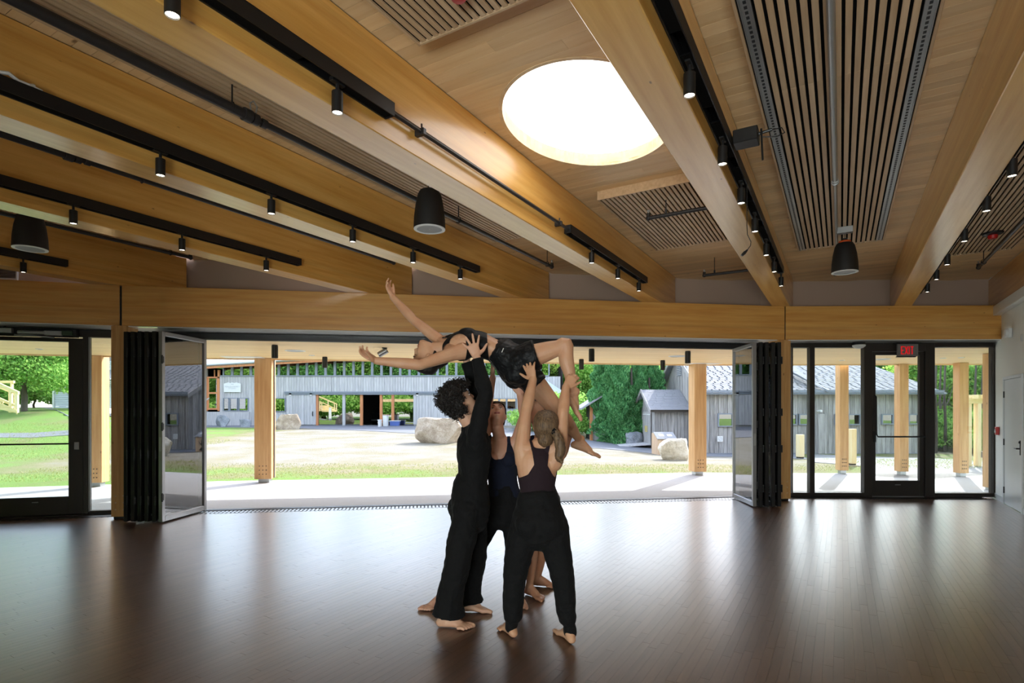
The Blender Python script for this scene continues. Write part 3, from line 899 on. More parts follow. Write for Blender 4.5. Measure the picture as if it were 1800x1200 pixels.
# --- track lighting: black channel on each beam with spotlight heads
TZ0, TZ1 = 3.56, 3.65
def track(key, s, t0, t1, lb):
    tr = thing('light_track', lb, 'light track', M=RM(t0, s, TZ0), group='black light tracks')
    ln = t1 - t0; h = TZ1 - TZ0
    # channel open below: outer web, top, inner web against the beam
    build('channel', MB().box(0, ln, -.085, -.078, 0, h).box(0, ln, -.085, -.005, h - .006, h).box(0, ln, -.012, -.002, 0, h).box(0, .006, -.085, -.005, 0, h).box(ln - .006, ln, -.085, -.005, 0, h), M_['black'], tr)
    ins = MB(); x = .1; segs = []
    k = 0
    while x < ln - .1:
        b = min(x + .62, ln - .02); segs.append((x, b)); x = b + .22
    cm = None
    for a, b in segs:
        build('cover_strip', MB().box(a, b, -.075, -.014, .006, .016), M_['blackmatte'], tr)
    return tr

def spot(M, lb, grp, lit=True):
    sp = thing('spotlight', lb, 'spotlight', M=M, group=grp)
    build('stem', MB().cyl((0, 0, 0), (0, 0, -.05), .011, n=8).bbox(-.05, .05, -.016, .016, -.004, .022, .002), M_['black'], sp)
    build('barrel', MB().lathe([(.026, -.048), (.0335, -.052), (.0335, -.176), (.030, -.178), (.028, -.166), (.002, -.166)], 20), M_['black'], sp, smooth=True)
    build('lens', MB().cyl((0, 0, -.1665), (0, 0, -.171), .0275, n=16), M_['lens'] if lit else M_['lensoff'], sp)
    return sp

TR = {'L1': ([(.2, t_on(844, -4.42))], [282, 477, 620, 726, 809], 'on the beam second left of the skylight'),
      'L2': ([(.2, t_on(530, -6.29))], [129, 320, 468], 'on the beam third left of the skylight'),
      'L3': ([(.2, t_on(120, -9.08))], [41], 'on the beam at the far left'),
      'A': ([(-.3, t_on(693, -2.57)), (t_on(1003, -2.57), t_on(1138, -2.57))], [303, 593, 1040, 1086, 1123], 'on the beam left of the skylight'),
      'B': ([(-.3, t_on(1378, -.70))], [1212, 1270, 1303, 1327, 1347, 1361, 1373], 'on the beam right of the skylight'),
      'C': ([(-.3, 11.6)], [1779, 1734, 1695, 1665, 1646, 1630], 'on the beam nearest the white wall')}
for k, (segs, xs, where) in TR.items():
    s = BS[k]
    for j, (a, b) in enumerate(segs):
        extra = '' if len(segs) == 1 else (', near length' if j == 0 else ', short far length')
        track(k, s, a, b, 'black lighting track ' + where + extra)
    for j, px in enumerate(xs):
        sc_ = s + .045
        t_ = t_on(px, sc_)
        spot(RM(t_, sc_, TZ0), '%s black cylinder spotlight %s' % (ORD[j] + ('' if j == 0 else ' along'), where) if len(xs) > 1 else 'only black cylinder spotlight in view ' + where,
             'spotlights ' + where)
# conduit between the two lengths of track by the skylight
sA = BS['A'] + .05
a0, a1 = t_on(693, -2.57), t_on(1003, -2.57)
cd = thing('conduit', 'thin dark conduit linking two tracks beside the skylight', 'conduit', M=RM(a0, sA, 3.60))
build('tube', MB().cyl((-.02, 0, 0), (a1 - a0 + .02, 0, 0), .016, n=10), M_['pipe'], cd, smooth=True)
build('tube_upper', MB().cyl((-.02, .02, .03), (a1 - a0 + .02, .02, .03), .008, n=8), M_['pipe'], cd, smooth=True)
for x in (.32, a1 - a0 - .22):
    build('clamp', MB().bbox(x - .018, x + .018, -.03, .055, -.024, .024, .004).cyl((x, 0, .02), (x, 0, .06), .007, n=8), M_['pipe'], cd)

# --- sprinkler pipes
def pipe_run(lb, s, t0, t1, z=3.8, r=.024, hangers=(), coupling=None, big=None):
    p = thing('sprinkler_pipe', lb, 'pipe', M=RM(t0, s, z), group='sprinkler pipes')
    ln = t1 - t0
    c = coupling - t0 if coupling else None
    if c: 
        build('pipe_run', MB().cyl((0, 0, 0), (c, 0, 0), r * 1.45, n=14), M_['pipe'], p, smooth=True)
        build('pipe_run', MB().cyl((c, 0, 0), (ln, 0, 0), r, n=14), M_['pipe'], p, smooth=True)
        build('coupling', MB().cyl((c - .09, 0, 0), (c - .03, 0, 0), r * 2.0, n=14).cyl((c - .02, 0, 0), (c + .03, 0, 0), r * 1.7, n=14).cyl((c + .06, 0, 0), (c + .1, 0, 0), r * 1.4, n=14), M_['pipe'], p, smooth=True)
        build('valve_loop', MB().tube([(c - .04, -.02, .04), (c - .05, -.02, .09), (c - .02, -.02, .12), (c + .01, -.02, .09), (c, -.02, .04)], .006, 6), M_['steel'], p)
    else:
        build('pipe_run', MB().cyl((0, 0, 0), (ln, 0, 0), r, n=14), M_['pipe'], p, smooth=True)
    build('end_elbow', MB().ball((ln, 0, 0), r * 1.35, 8).cyl((ln, 0, 0), (ln, 0, r * 2.4), r * 1.1, n=12), M_['pipe'], p, smooth=True)
    build('sprinkler_head', MB().cyl((ln, 0, r * 2.4), (ln, 0, r * 3.4), r * .5, n=8).cyl((ln, 0, r * 3.9), (ln, 0, r * 4.05), r * .8, n=10).tube([(ln - r * .5, 0, r * 3.3), (ln - r * .6, 0, r * 3.6), (ln, 0, r * 3.95), (ln + r * .6, 0, r * 3.6), (ln + r * .5, 0, r * 3.3)], r * .14, 6), M_['steel'], p)
    for h in hangers:
        x = h - t0
        build('hanger', MB().cyl((x, 0, r * 1.8), (x, 0, CEIL - z - .0), .006, n=8).tube([(x, r * 1.3 * math.cos(q), r * 1.3 * math.sin(q) + (.0 if math.sin(q) < .5 else r * .4)) for q in [i * math.pi / 6 for i in range(13)]], .005, 6), M_['black'], p)
    return p
pipe_run('long black sprinkler pipe second bay left of the skylight', -3.82, .6, t_on(970, -3.82), hangers=(t_on(408, -3.82), t_on(806, -3.82), t_on(962, -3.82)), coupling=t_on(447, -3.82))
pipe_run('black sprinkler pipe half hidden behind the third beam from skylight', -5.75, .6, t_on(692, -5.75), hangers=(t_on(250, -5.75),), coupling=t_on(135, -5.75))
pipe_run('black sprinkler pipe behind the left hanging speaker', -8.08, .6, t_on(335, -8.08), hangers=(t_on(300, -8.08),))
pipe_run('black sprinkler pipe beside the white right wall', 1.83, 3.5, t_on(1720, 1.83), hangers=(t_on(1729, 1.83),))
def pipe_cross(lb, t, s0, s1, z=3.8, r=.022, hs=()):
    p = thing('sprinkler_pipe', lb, 'pipe', M=RM(t, s0, z), group='sprinkler pipes')
    ln = s1 - s0
    build('pipe_run', MB().cyl((0, 0, 0), (0, -ln, 0), r, n=14), M_['pipe'], p, smooth=True)
    build('end_elbow', MB().ball((0, 0, 0), r * 1.4, 8).cyl((0, 0, 0), (0, 0, r * 2.4), r * 1.1, n=12), M_['pipe'], p, smooth=True)
    build('sprinkler_head', MB().cyl((0, 0, r * 2.4), (0, 0, r * 3.4), r * .5, n=8).cyl((0, 0, r * 3.9), (0, 0, r * 4.1), r * .8, n=10).tube([(0, -r * .5, r * 3.3), (0, -r * .6, r * 3.6), (0, 0, r * 4), (0, r * .6, r * 3.6), (0, r * .5, r * 3.3)], r * .14, 6), M_['steel'], p)
    for h in hs:
        build('hanger', MB().cyl((0, -h, r), (0, -h, .27), .006, n=8).bbox(-.012, .012, -h - .012, -h + .012, r * .5, r * 3, .002), M_['pipe'], p)
pipe_cross('short sprinkler pipe under the slat panel beyond the skylight', 6.32, -1.9, -1.06, hs=(.2,))
pipe_cross('short dark sprinkler pipe near the upper front wall', 9.46, -1.92, -1.06, hs=(.16,))
# pale conduit under the wide panel
gp = thing('drain_pipe', 'pale grey metal pipe running under the wide slat panel', 'pipe', M=RM(.6, -.05, 3.925))
e1 = t_on(1468, -.05) - .6
build('wide_length', MB().cyl((0, 0, 0), (e1, 0, 0), .024, n=16), M_['steel'], gp, smooth=True)
build('collar', MB().cyl((e1 - .06, 0, 0), (e1, 0, 0), .029, n=16).cyl((e1 - .01, 0, 0), (e1 + .012, 0, 0), .036, n=16), M_['steel'], gp, smooth=True)
build('narrow_length', MB().tube([(e1, 0, 0), (9.7 - .6, 0, 0), (9.9 - .6, 0, -.02), (9.95 - .6, 0, -.16)], .016, 12), M_['steel'], gp, smooth=True)
build('end_bend', MB().tube([(9.95 - .6, 0, -.1), (9.95 - .6, 0, -.2), (9.93 - .6, .01, -.24), (9.88 - .6, .03, -.25)], .022, 12), M_['pipe'], gp, smooth=True)

# --- pendant speakers
def speaker(t, s, zb, lb, hgt=.40, r=.16):
    sp = thing('pendant_speaker', lb, 'speaker', M=RM(t, s, zb), group='hanging speakers')
    build('shell', MB().lathe([(r * .9, .012), (r, 0), (r * 1.0, .02), (r * .97, hgt * .3), (r * .88, hgt * .6), (r * .74, hgt * .86), (r * .6, hgt * .96), (r * .3, hgt), (.01, hgt)], 36), M_['spk'], sp, smooth=True)
    build('ring', MB().lathe([(r * .99, .004), (r * .99, -.006), (r * .80, -.008), (r * .80, .004)], 36), M_['white'], sp, smooth=True)
    build('grille', MB().cyl((0, 0, .006), (0, 0, -.003), r * .8, n=32), M_['grille'], sp)
    build('badge', MB().cyl((0, 0, -.003), (0, 0, -.006), r * .05, n=10), M_['steel'], sp)
    build('hanging_cable', MB().cyl((.02, 0, hgt - .01), (.06, 0, CEIL - zb - .02), .003, n=6).cyl((-.02, 0, hgt - .01), (-.02, 0, CEIL - zb - .02), .004, n=6), M_['black'], sp)
    return sp
def sp_at(px, s): return t_on(px, s)
speaker(t_on(755, -3.60), -3.60, 3.44, 'black hanging speaker in the bay left of the skylight beam')
speaker(t_on(53, -7.7), -7.7, 3.38, 'black hanging speaker near the left edge of the room')
s3 = speaker(t_on(1485, .046), .046, 3.45, 'black hanging speaker with orange tag on the right')
build('orange_tag', MB().lathe([(.07, .39), (.075, .4), (.07, .415)], 18), M_['orange'], s3, smooth=True)
build('yoke', MB().bbox(-.09, .09, -.03, .03, .415, .435, .004), M_['black'], s3)
jb = thing('junction_box', 'small grey metal box on the wide slat panel above speaker', 'junction box', M=RM(t_on(1485, .046) - .3, .046, 3.9))
build('cover', MB().bbox(-.04, .04, -.09, .09, -.012, .07, .004), M_['steel'], jb)
build('knockout', MB().cyl((0, 0, -.012), (0, 0, -.02), .02, n=12), M_['alu'], jb)

# --- bracket box with cables on the beam right of the skylight
pb = R(t_on(1308, -.62), -.62, 3.62)
bx = thing('control_box', 'black box with cables and antenna on the track right of skylight', 'control box', M=Matrix.Translation(pb) @ Matrix.Rotation(ROOM_ROT, 4, 'Z'))
build('case', MB().bbox(-.07, .07, -.1, .07, -.05, .05, .006), M_['black'], bx)
build('plug', MB().cyl((0, -.1, .01), (0, -.19, .02), .011, n=8), M_['black'], bx)
build('cable', MB().tube([(0, -.19, .02), (.03, -.25, .03), (.03, -.27, -.01), (.0, -.22, -.04), (-.03, -.12, -.03)], .004, 6), M_['black'], bx)
build('antenna', MB().cyl((-.03, -.12, .03), (-.03, -.13, -.2), .007, n=8), M_['black'], bx)
hc0 = R(t_on(1313, -.70), -.70, 3.57)
hc = thing('hanging_cable', 'loose black cable with plug hanging below the beam', 'cable', M=Matrix.Translation(hc0))
zc = lambda py: CAM_H + (HOR - py) / FPX * hc0.y - hc0.z
build('wire', MB().tube([(0, 0, 0), (.0, 0, zc(395)), (.004, 0, zc(412)), (.035, 0, zc(425)), (.03, 0, zc(432)), (.0, 0, zc(440))], .0035, 6), M_['black'], hc)
build('plug', MB().tube([(0.004, 0, zc(439)), (-.02, 0, zc(444)), (-.045, 0, zc(449))], [.007, .014, .011], 8), M_['black'], hc)
# smoke detector
td = t_on(1745, 1.75)
sd = thing('smoke_detector', 'black detector with red strobe under the right slat panel', 'smoke detector', M=RM(td, 1.75, PZ))
build('base', MB().lathe([(.05, -.035), (.11, -.02), (.12, 0), (.02, .0)], 24), M_['black'], sd, smooth=True)
build('strobe', MB().lathe([(.01, -.085), (.045, -.08), (.055, -.06), (.055, -.03)], 18), M_['red'], sd, smooth=True)
td = t_on(805, -1.8)
sd2 = thing('smoke_detector', 'red detector on the slat panel at the top edge', 'smoke detector', M=RM(t_on(806, -1.85), -1.85, PZ))
build('base', MB().lathe([(.05, -.03), (.07, -.015), (.075, 0), (.02, .0)], 24), M_['white'], sd2, smooth=True)
build('strobe', MB().lathe([(.01, -.07), (.04, -.065), (.05, -.05), (.05, -.025)], 18), M_['red'], sd2, smooth=True)
# beam clips for wires on the second left beam
wt = thing('cable_tie', 'twisted clear tape scrap on the second left beam', 'tape scrap', M=RM(t_on(38, -4.4), -4.45, 3.67))
build('loop', MB().tube([(-.1, 0, 0), (-.05, -.01, .015), (0, 0, -.004), (.05, -.012, -.01), (.08, 0, .004)], .012, 6), M_['white'], wt)
build('tail', MB().tube([(.05, 0, 0), (.12, -.01, -.012)], .007, 6), M_['white'], wt)
# ------------------------------------------------------------------ canopy, patio, yard
SOF = 2.76
CE = 4.25       # canopy edge beyond the front face
def fac_corner(FA, FB, off):
    a = FA.o + FA.n * off; b = FB.o + FB.n * off
    # intersect a + FA.d x = b + FB.d y
    m = Matrix(((FA.d.x, -FB.d.x), (FA.d.y, -FB.d.y))); r_ = b - a
    x = (r_.x * m[1][1] - r_.y * m[0][1]) / (m[0][0] * m[1][1] - m[0][1] * m[1][0])
    return a + FA.d * x
def band(off0, off1, aL=-12.0, aR=9.0):
    """outline of the strip between two offsets along the three facets"""
    lo = [FL.pt(aL, off0).xy, fac_corner(FL, FC, off0), fac_corner(FC, FR, off0), FR.pt(aR, off0).xy]
    hi = [FL.pt(aL, off1).xy, fac_corner(FL, FC, off1), fac_corner(FC, FR, off1), FR.pt(aR, off1).xy]
    return lo, hi
lo, hi = band(.62, CE)
cn = thing('canopy', 'deep timber canopy roof sheltering the concrete patio outside', 'canopy', loc=(hi[1].x, hi[1].y, SOF))
mb = MB()
for i in range(3):
    mb.slab([Vector((p.x, p.y, SOF + .02)) for p in (lo[i], lo[i + 1], hi[i + 1], hi[i])], (0, 0, .3))
wbuild('roof_slab', mb, M_['bronze'], cn)
mb = MB()
lo2, hi2 = band(CE, CE + .03)
for i in range(3):
    mb.slab([Vector((p.x, p.y, SOF - .03)) for p in (lo2[i], lo2[i + 1], hi2[i + 1], hi2[i])], (0, 0, .36))
wbuild('fascia', mb, M_['soffit'], cn)
# soffit boards follow each facet
for F, a0, a1 in ((FL, -12, 0), (FC, 0, FC_LEN), (FR, 0, 9)):
    mb = MB(); o = .62
    while o < CE:
        def cl_(off):
            l0 = a0 if F is FL else F.d.dot(fac_corner(FL, FC, off) - (F.o + F.n * off)) if F is FC else F.d.dot(fac_corner(FC, FR, off) - (F.o + F.n * off))
            l1 = a1 if F is FR else F.d.dot(fac_corner(FL, FC, off) - (F.o + F.n * off)) if F is FL else F.d.dot(fac_corner(FC, FR, off) - (F.o + F.n * off))
            return l0, l1
        b = min(o + .09, CE)
        (p0, p1), (q0, q1) = cl_(o + .002), cl_(b - .002)
        mb.prism([(p0, o + .002), (p1, o + .002), (q1, b - .002), (q0, b - .002)], 0, .02)
        o = b
    tag(build('soffit_boards', mb, M_['soffit'], cn, WM[cn.name].inverted() @ F.M(0, 0, SOF)), kind='stuff')

def yard_h(x, y):
    def ss(a, b, v):
        t = min(max((v - a) / (b - a), 0), 1); return t * t * (3 - 2 * t)
    rise = .49 * ss(15, 42, y) * (1 - ss(-2, 7, x - .12 * (y - 20)))
    drop = -.22 * ss(15, 24, y) * ss(2, 8, x)
    bank = 1.35 * ss(19, 33, y) * ss(-.62, -.8, x / max(y, 1))
    far = .0
    return rise + drop + bank - .035

# patio slabs
lo, hi = band(.6, CE + .35)
pt_ = MB()
for i in range(3):
    pt_.slab([Vector((p.x, p.y, -.2)) for p in (lo[i], lo[i + 1], hi[i + 1], hi[i])], (0, 0, .185))
tag(wbuild('patio', pt_, M_['concrete']), 'pale concrete patio under the canopy beyond the doors', 'patio', kind='structure')

# ground sheet
M_['yard'] = None
def yard_material():
    m, nt, b, out = new_mat('straw_and_grass_yard'); L = nt.links.new
    tc = N(nt, 'ShaderNodeTexCoord'); sp = N(nt, 'ShaderNodeSeparateXYZ'); L(tc.outputs['Object'], sp.inputs[0])
    n1 = N(nt, 'ShaderNodeTexNoise', _Scale=.55, _Detail=6.0, _Roughness=.6); L(tc.outputs['Object'], n1.inputs['Vector'])
    n2 = N(nt, 'ShaderNodeTexNoise', _Scale=9.0, _Detail=8.0, _Roughness=.75); L(tc.outputs['Object'], n2.inputs['Vector'])
    # the strip near the patio and the left bank have grown in, the middle is fresh straw
    mr = N(nt, 'ShaderNodeMapRange', clamp=True); mr.inputs['From Min'].default_value = 13.0; mr.inputs['From Max'].default_value = 18.5
    mr.inputs['To Min'].default_value = .30; mr.inputs['To Max'].default_value = -.16
    L(sp.outputs[1], mr.inputs[0])
    ml = N(nt, 'ShaderNodeMapRange', clamp=True); ml.inputs['From Min'].default_value = -13.0; ml.inputs['From Max'].default_value = -17.0
    ml.inputs['To Min'].default_value = 0.0; ml.inputs['To Max'].default_value = .45; L(sp.outputs[0], ml.inputs[0])
    mrr = N(nt, 'ShaderNodeMapRange', clamp=True); mrr.inputs['From Min'].default_value = 9.0; mrr.inputs['From Max'].default_value = 12.0
    mrr.inputs['To Min'].default_value = 0.0; mrr.inputs['To Max'].default_value = .25; L(sp.outputs[0], mrr.inputs[0])
    a1 = N(nt, 'ShaderNodeMath', operation='ADD'); L(n1.outputs[0], a1.inputs[0]); L(mr.outputs[0], a1.inputs[1])
    a2 = N(nt, 'ShaderNodeMath', operation='ADD'); L(a1.outputs[0], a2.inputs[0]); L(ml.outputs[0], a2.inputs[1])
    a4 = N(nt, 'ShaderNodeMath', operation='ADD'); L(a2.outputs[0], a4.inputs[0]); L(mrr.outputs[0], a4.inputs[1])
    a3 = N(nt, 'ShaderNodeMath', operation='MULTIPLY_ADD'); L(n2.outputs[0], a3.inputs[0]); a3.inputs[1].default_value = .35; L(a4.outputs[0], a3.inputs[2])
    cr = N(nt, 'ShaderNodeValToRGB'); els = cr.color_ramp.elements
    els[0].position = .42; els[0].color = lin((150, 145, 133)); els[1].position = .98; els[1].color = lin((112, 144, 60))
    for p, c in ((.58, (141, 134, 115)), (.70, (138, 130, 96)), (.82, (122, 126, 74))):
        e = els.new(p); e.color = lin(c)
    L(a3.outputs[0], cr.inputs[0]); L(cr.outputs[0], b.inputs['Base Color']); b.inputs['Roughness'].default_value = .95
    n3 = N(nt, 'ShaderNodeTexNoise', _Scale=26.0, _Detail=4.0, _Roughness=.7); L(tc.outputs['Object'], n3.inputs['Vector'])
    bp = N(nt, 'ShaderNodeBump', _Strength=.8, _Distance=.06); L(n3.outputs[0], bp.inputs['Height']); L(bp.outputs[0], b.inputs['Normal'])
    return m
M_['yard'] = yard_material()
gx = np.arange(-60, 61, 1.0); gy = np.concatenate([np.arange(-60, 9, 6.0), np.arange(9, 50, 1.0), np.arange(50, 120, 5.0)])
vs = []; fs = []
for j, y in enumerate(gy):
    for i, x in enumerate(gx):
        vs.append((x, y, yard_h(x, y)))
nx = len(gx)
for j in range(len(gy) - 1):
    for i in range(nx - 1):
        a = j * nx + i; fs.append((a, a + 1, a + nx + 1, a + nx))
g = MB(); g.v = vs; g.f = fs
# hole under the building is avoided by keeping the sheet below the floor slab there
g.v = [(x, y, z - (.6 if y < 9.6 + .1 * x and -18 < x < 14 else 0)) for x, y, z in g.v]
yd = build('ground', g, M_['yard'], smooth=True); tag(yd, kind='structure')

M_['asphalt'] = plain('weathered_asphalt', (118, 120, 126), .9, bump=.4, bscale=60, var=.08)
M_['asphalt2'] = plain('pale_gravel_drive', (150, 148, 145), .95, bump=.4, bscale=50, var=.08)
def ribbon(name, pts, mat, lb, cat, dz=.02):
    """pts: (x_left, y_left, x_right, y_right) rows draped over the yard"""
    mb = MB(); n = 6; rows = []
    for (ax, ay, bx, by), (cx, cy, dx, dy) in zip(pts[:-1], pts[1:]):
        for k in range(8):
            q = k / 8; rows.append((ax + (cx - ax) * q, ay + (cy - ay) * q, bx + (dx - bx) * q, by + (dy - by) * q))
    rows.append(pts[-1])
    vs = []; fs = []
    for (ax, ay, bx, by) in rows:
        for k in range(n + 1):
            q = k / n; x = ax + (bx - ax) * q; y = ay + (by - ay) * q
            vs.append((x, y, yard_h(x, y) + dz))
    for r_ in range(len(rows) - 1):
        for k in range(n):
            a = r_ * (n + 1) + k; fs.append((a, a + 1, a + n + 2, a + n + 1))
    m0 = len(vs); W_ = n + 1
    edge = [k for k in range(0, m0, W_)] + [m0 - W_ + k for k in range(1, W_)] + [k for k in range(m0 - 1 - W_, 0, -W_)] + [k for k in range(n - 1, 0, -1)]
    vs += [(vs[k][0], vs[k][1], vs[k][2] - .25) for k in edge]; ne = len(edge)
    fs += [(edge[k], edge[(k + 1) % ne], m0 + (k + 1) % ne, m0 + k) for k in range(ne)]
    mb.v, mb.f = vs, fs
    o = wbuild(name, mb, mat)
    return tag(o, lb, cat, kind='structure')
def gp_(px, py):
    """point of the yard seen at a pixel (walks the ray to the ground)"""
    Z = 12.0
    while Z < 80:
        p = P(px, py, Z)
        if p.z <= yard_h(p.x, p.y): return p
        Z += .1
    return P(px, py, 80)
def rows_px(l):
    out = []
    for (ax, ay), (bx, by) in l:
        p, q = gp_(ax, ay), gp_(bx, by); out.append((p.x, p.y, q.x, q.y))
    return out
ribbon('asphalt_path', rows_px([((200, 744), (200, 735)), ((365, 751), (365, 742)), ((500, 752), (500, 744)), ((640, 757), (640, 747)), ((760, 764), (760, 749)), ((900, 770), (900, 752)), ((1000, 785), (1000, 772)), ((1100, 792), (1100, 779)), ((1180, 800), (1150, 786)), ((1290, 803), (1260, 794)), ((1420, 807), (1400, 797))]), M_['asphalt'], 'grey asphalt path along the far buildings', 'path')
ribbon('gravel_drive', rows_px([((1420, 812), (1420, 798)), ((1530, 822), (1530, 803)), ((1535, 838), (1640, 806)), ((1560, 841), (1800, 815)), ((1640, 843), (1820, 830))]), M_['asphalt2'], 'pale drive curving past the bollards to the exit door', 'path', dz=.02)
ribbon('asphalt_path', rows_px([((-40, 770), (-40, 762)), ((60, 770), (60, 761)), ((124, 765), (124, 757)), ((190, 758), (190, 748))]), M_['asphalt'], 'narrow asphalt path crossing the left lawn', 'path', dz=.015)
ribbon('asphalt_path', rows_px([((20, 712), (35, 705)), ((80, 718), (80, 706)), ((125, 735), (125, 714)), ((200, 742), (200, 716))]), M_['asphalt'], 'asphalt lane in front of the white house', 'path', dz=.015)

# outdoor posts
def out_post(px, py, w_, lb, rot=None, grp='outdoor timber posts', conduit=False):
    Z = FPX * CAM_H / (py - HOR); p = P(px, py, Z)
    rz = (FC.rot if px < 1300 else FR.rot) if rot is None else rot
    t = thing('timber_post', lb, 'post', loc=(p.x, p.y, -.015), rz=rz, group=grp)
    build('post', MB().bbox(-w_ / 2, w_ / 2, -w_ / 2, w_ / 2, .09, SOF + .012, .006), M_['post_out'], t)
    build('steel_shoe', MB().bbox(-w_ * .32, w_ * .32, -w_ * .32, w_ * .32, 0, .09, .004), M_['steel'], t)
    me = mesh_data('bolt', MB().cyl((0, 0, 0), (0, -.008, 0), .011, n=8), M_['darksteel'])
    for i in (-1, 0, 1):
        for j in range(3):
            inst(me, Matrix.Translation((i * w_ * .2, -w_ / 2, .2 + j * .09)), t, 'bolt')
    if conduit:
        build('conduit', MB().cyl((w_ / 2 + .018, .0, .1), (w_ / 2 + .018, .0, SOF), .016, n=8), M_['alu'], t)
    return t
out_post(466, 846, .36, 'thick outdoor timber post with grey conduit left of the yard view', conduit=True)
out_post(1226, 833, .32, 'thick outdoor timber post left of the right folded doors')
out_post(172, 853, .30, 'outdoor timber post between left door and column')
out_post(1480, 831, .22, 'slim outdoor post behind the fixed window')
out_post(1584.5, 833, .22, 'slim outdoor post seen through the exit door')
out_post(1689, 836, .22, 'slim outdoor post seen through the rightmost window')
t = thing('timber_post', 'timber edge post at the right side of the rightmost window', 'post', loc=(P(1741, 800, 11.4).x, 11.4, -.015), group='outdoor timber posts')
build('post', MB().bbox(-.09, .09, -.09, .09, .05, SOF + .01, .005), M_['post_out'], t); build('steel_shoe', MB().bbox(-.06, .06, -.06, .06, 0, .05, .003), M_['steel'], t)

# soffit spotlights and discs
def can_spot(px, py0, py1, Z, lb, tilt=None):
    p = P(px, py0, Z); p.z = SOF
    t = thing('soffit_spotlight', lb, 'spotlight', M=Matrix.Translation(p), group='black soffit spotlights')
    ln = (py1 - py0) / FPX * Z; r = .055
    build('canopy_plate', MB().cyl((0, 0, 0), (0, 0, -.015), .05, n=14), M_['black'], t)
    if tilt:
        q = Matrix.Translation((0, 0, -.07)) @ Matrix.Rotation(tilt, 4, 'Y')
        b = MB().cyl((0, 0, .05), (0, 0, -ln), r, n=18); build('barrel', MB().add(b.v, b.f, q), M_['alu'], t, smooth=True)
        b = MB().cyl((0, 0, .052), (0, 0, .046), r * .98, n=18); build('back_cap', MB().add(b.v, b.f, q), M_['black'], t)
    else:
        build('barrel', MB().lathe([(.02, -.012), (r, -.016), (r, -ln), (r * .9, -ln - .002), (r * .85, -ln + .02), (.002, -ln + .02)], 18), M_['black'], t, smooth=True)
    return t
def zs_(py): return FPX * (SOF - CAM_H) / (HOR - py)
can_spot(483, 606, 629, zs_(606), 'black soffit spotlight just right of the thick left post')
can_spot(571, 629, 648, zs_(627), 'black soffit spotlight before the far clerestory windows')
can_spot(676, 611, 623, zs_(611), 'tilted grey soffit spotlight near the dancers reaching hand', tilt=1.05)
can_spot(1040, 615, 637, zs_(613), 'black soffit spotlight right of the lifted dancers knee')
can_spot(1022, 634, 652, zs_(631), 'small black soffit spotlight above the lifted dancers ankle')
can_spot(1209, 617, 638, zs_(617), 'black soffit spotlight above the right thick post')
can_spot(1165, 636, 653, zs_(633), 'small black soffit spotlight before the weathered barn')
can_spot(341, 603, 628, zs_(603), 'black soffit spotlight behind the left folded glass')
def disc(px, py, lb, r=.19):
    Z = zs_(py); p = P(px, py, Z)
    t = thing('soffit_speaker', lb, 'speaker', loc=(p.x, p.y, SOF), group='round soffit speakers')
    build('trim_ring', MB().lathe([(r, 0), (r, -.008), (r * .85, -.012), (r * .85, 0)], 28), M_['white'], t, smooth=True)
    build('grille', MB().cyl((0, 0, 0), (0, 0, -.006), r * .85, n=28), M_['grille'], t)
disc(519, 616, 'flat round soffit speaker right of the thick left post')
disc(1191, 625.5, 'flat round soffit speaker by the right thick post')
disc(1549, 631, 'flat round soffit speaker seen through the exit door')
for px, py, lb in ((1480, 633, 'tiny recessed soffit downlight behind the fixed window'), (1658, 629, 'tiny recessed soffit downlight left in the right window'), (1690, 628, 'tiny recessed soffit downlight over the slim right post'), (548, 624, 'tiny recessed soffit downlight near the left post'), (69, 613, 'tiny recessed soffit downlight beyond the left door')):
    disc(px, py, lb, r=.06)
t = thing('soffit_plate', 'grey square flashing plate where the left post meets soffit', 'plate', loc=(P(445, 625, 12.4).x, 12.25, SOF - .006), rz=FC.rot)
build('plate', MB().bbox(-.55, .28, -.22, .22, 0, .006, .002), M_['white'], t); build('seam', MB().box(-.15, -.145, -.22, .22, -.001, 0), M_['alu'], t)
t = thing('soffit_plate', 'grey square flashing plate where the right post meets soffit', 'plate', loc=(P(1230, 625, 13.9).x, 13.95, SOF - .006), rz=FC.rot)
build('plate', MB().bbox(-.3, .5, -.22, .22, 0, .006, .002), M_['white'], t); build('seam', MB().box(.1, .105, -.22, .22, -.001, 0), M_['alu'], t)

# ------------------------------------------------------------------ buildings
M_['barnwood'] = wood('weathered_barn_board', (126, 122, 120), (186, 182, 180), axis=2, grain=26, stretch=.05, rough=.9, rand=.16, bump=.3)
M_['greybd'] = wood('pale_grey_siding', (170, 168, 170), (202, 199, 199), axis=2, grain=26, stretch=.05, rough=.85, rand=.09, bump=.15)
M_['cedar'] = wood('orange_cedar', (186, 116, 72), (214, 146, 98), axis=2, grain=20, rough=.6, rand=.06)
M_['shingle'] = plain('grey_asphalt_shingle', (150, 150, 154), .9, bump=.5, bscale=40, var=.14)
M_['metalroof'] = plain('pale_standing_seam_metal', (206, 212, 220), .4, .4)
M_['greytrim'] = plain('grey_window_trim', (134, 140, 150), .7)
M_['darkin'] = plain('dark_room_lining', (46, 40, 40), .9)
M_['whitesiding'] = plain('white_clapboard', (212, 216, 226), .8)
M_['palewood'] = wood('fresh_pine', (220, 196, 132), (236, 216, 164), axis=0, grain=18, rough=.7, rand=.06)
M_['palewoodz'] = wood('fresh_pine_upright', (224, 200, 150), (240, 222, 182), axis=2, grain=18, rough=.7, rand=.06)
M_['boxwood'] = wood('cedar_box', (196, 162, 132), (220, 190, 158), axis=2, grain=16, rough=.7, rand=.05)
M_['rock'] = ground_mat('granite_boulder', [(132, 116, 98), (176, 158, 138), (206, 192, 174)], 2.2, 24, .6)
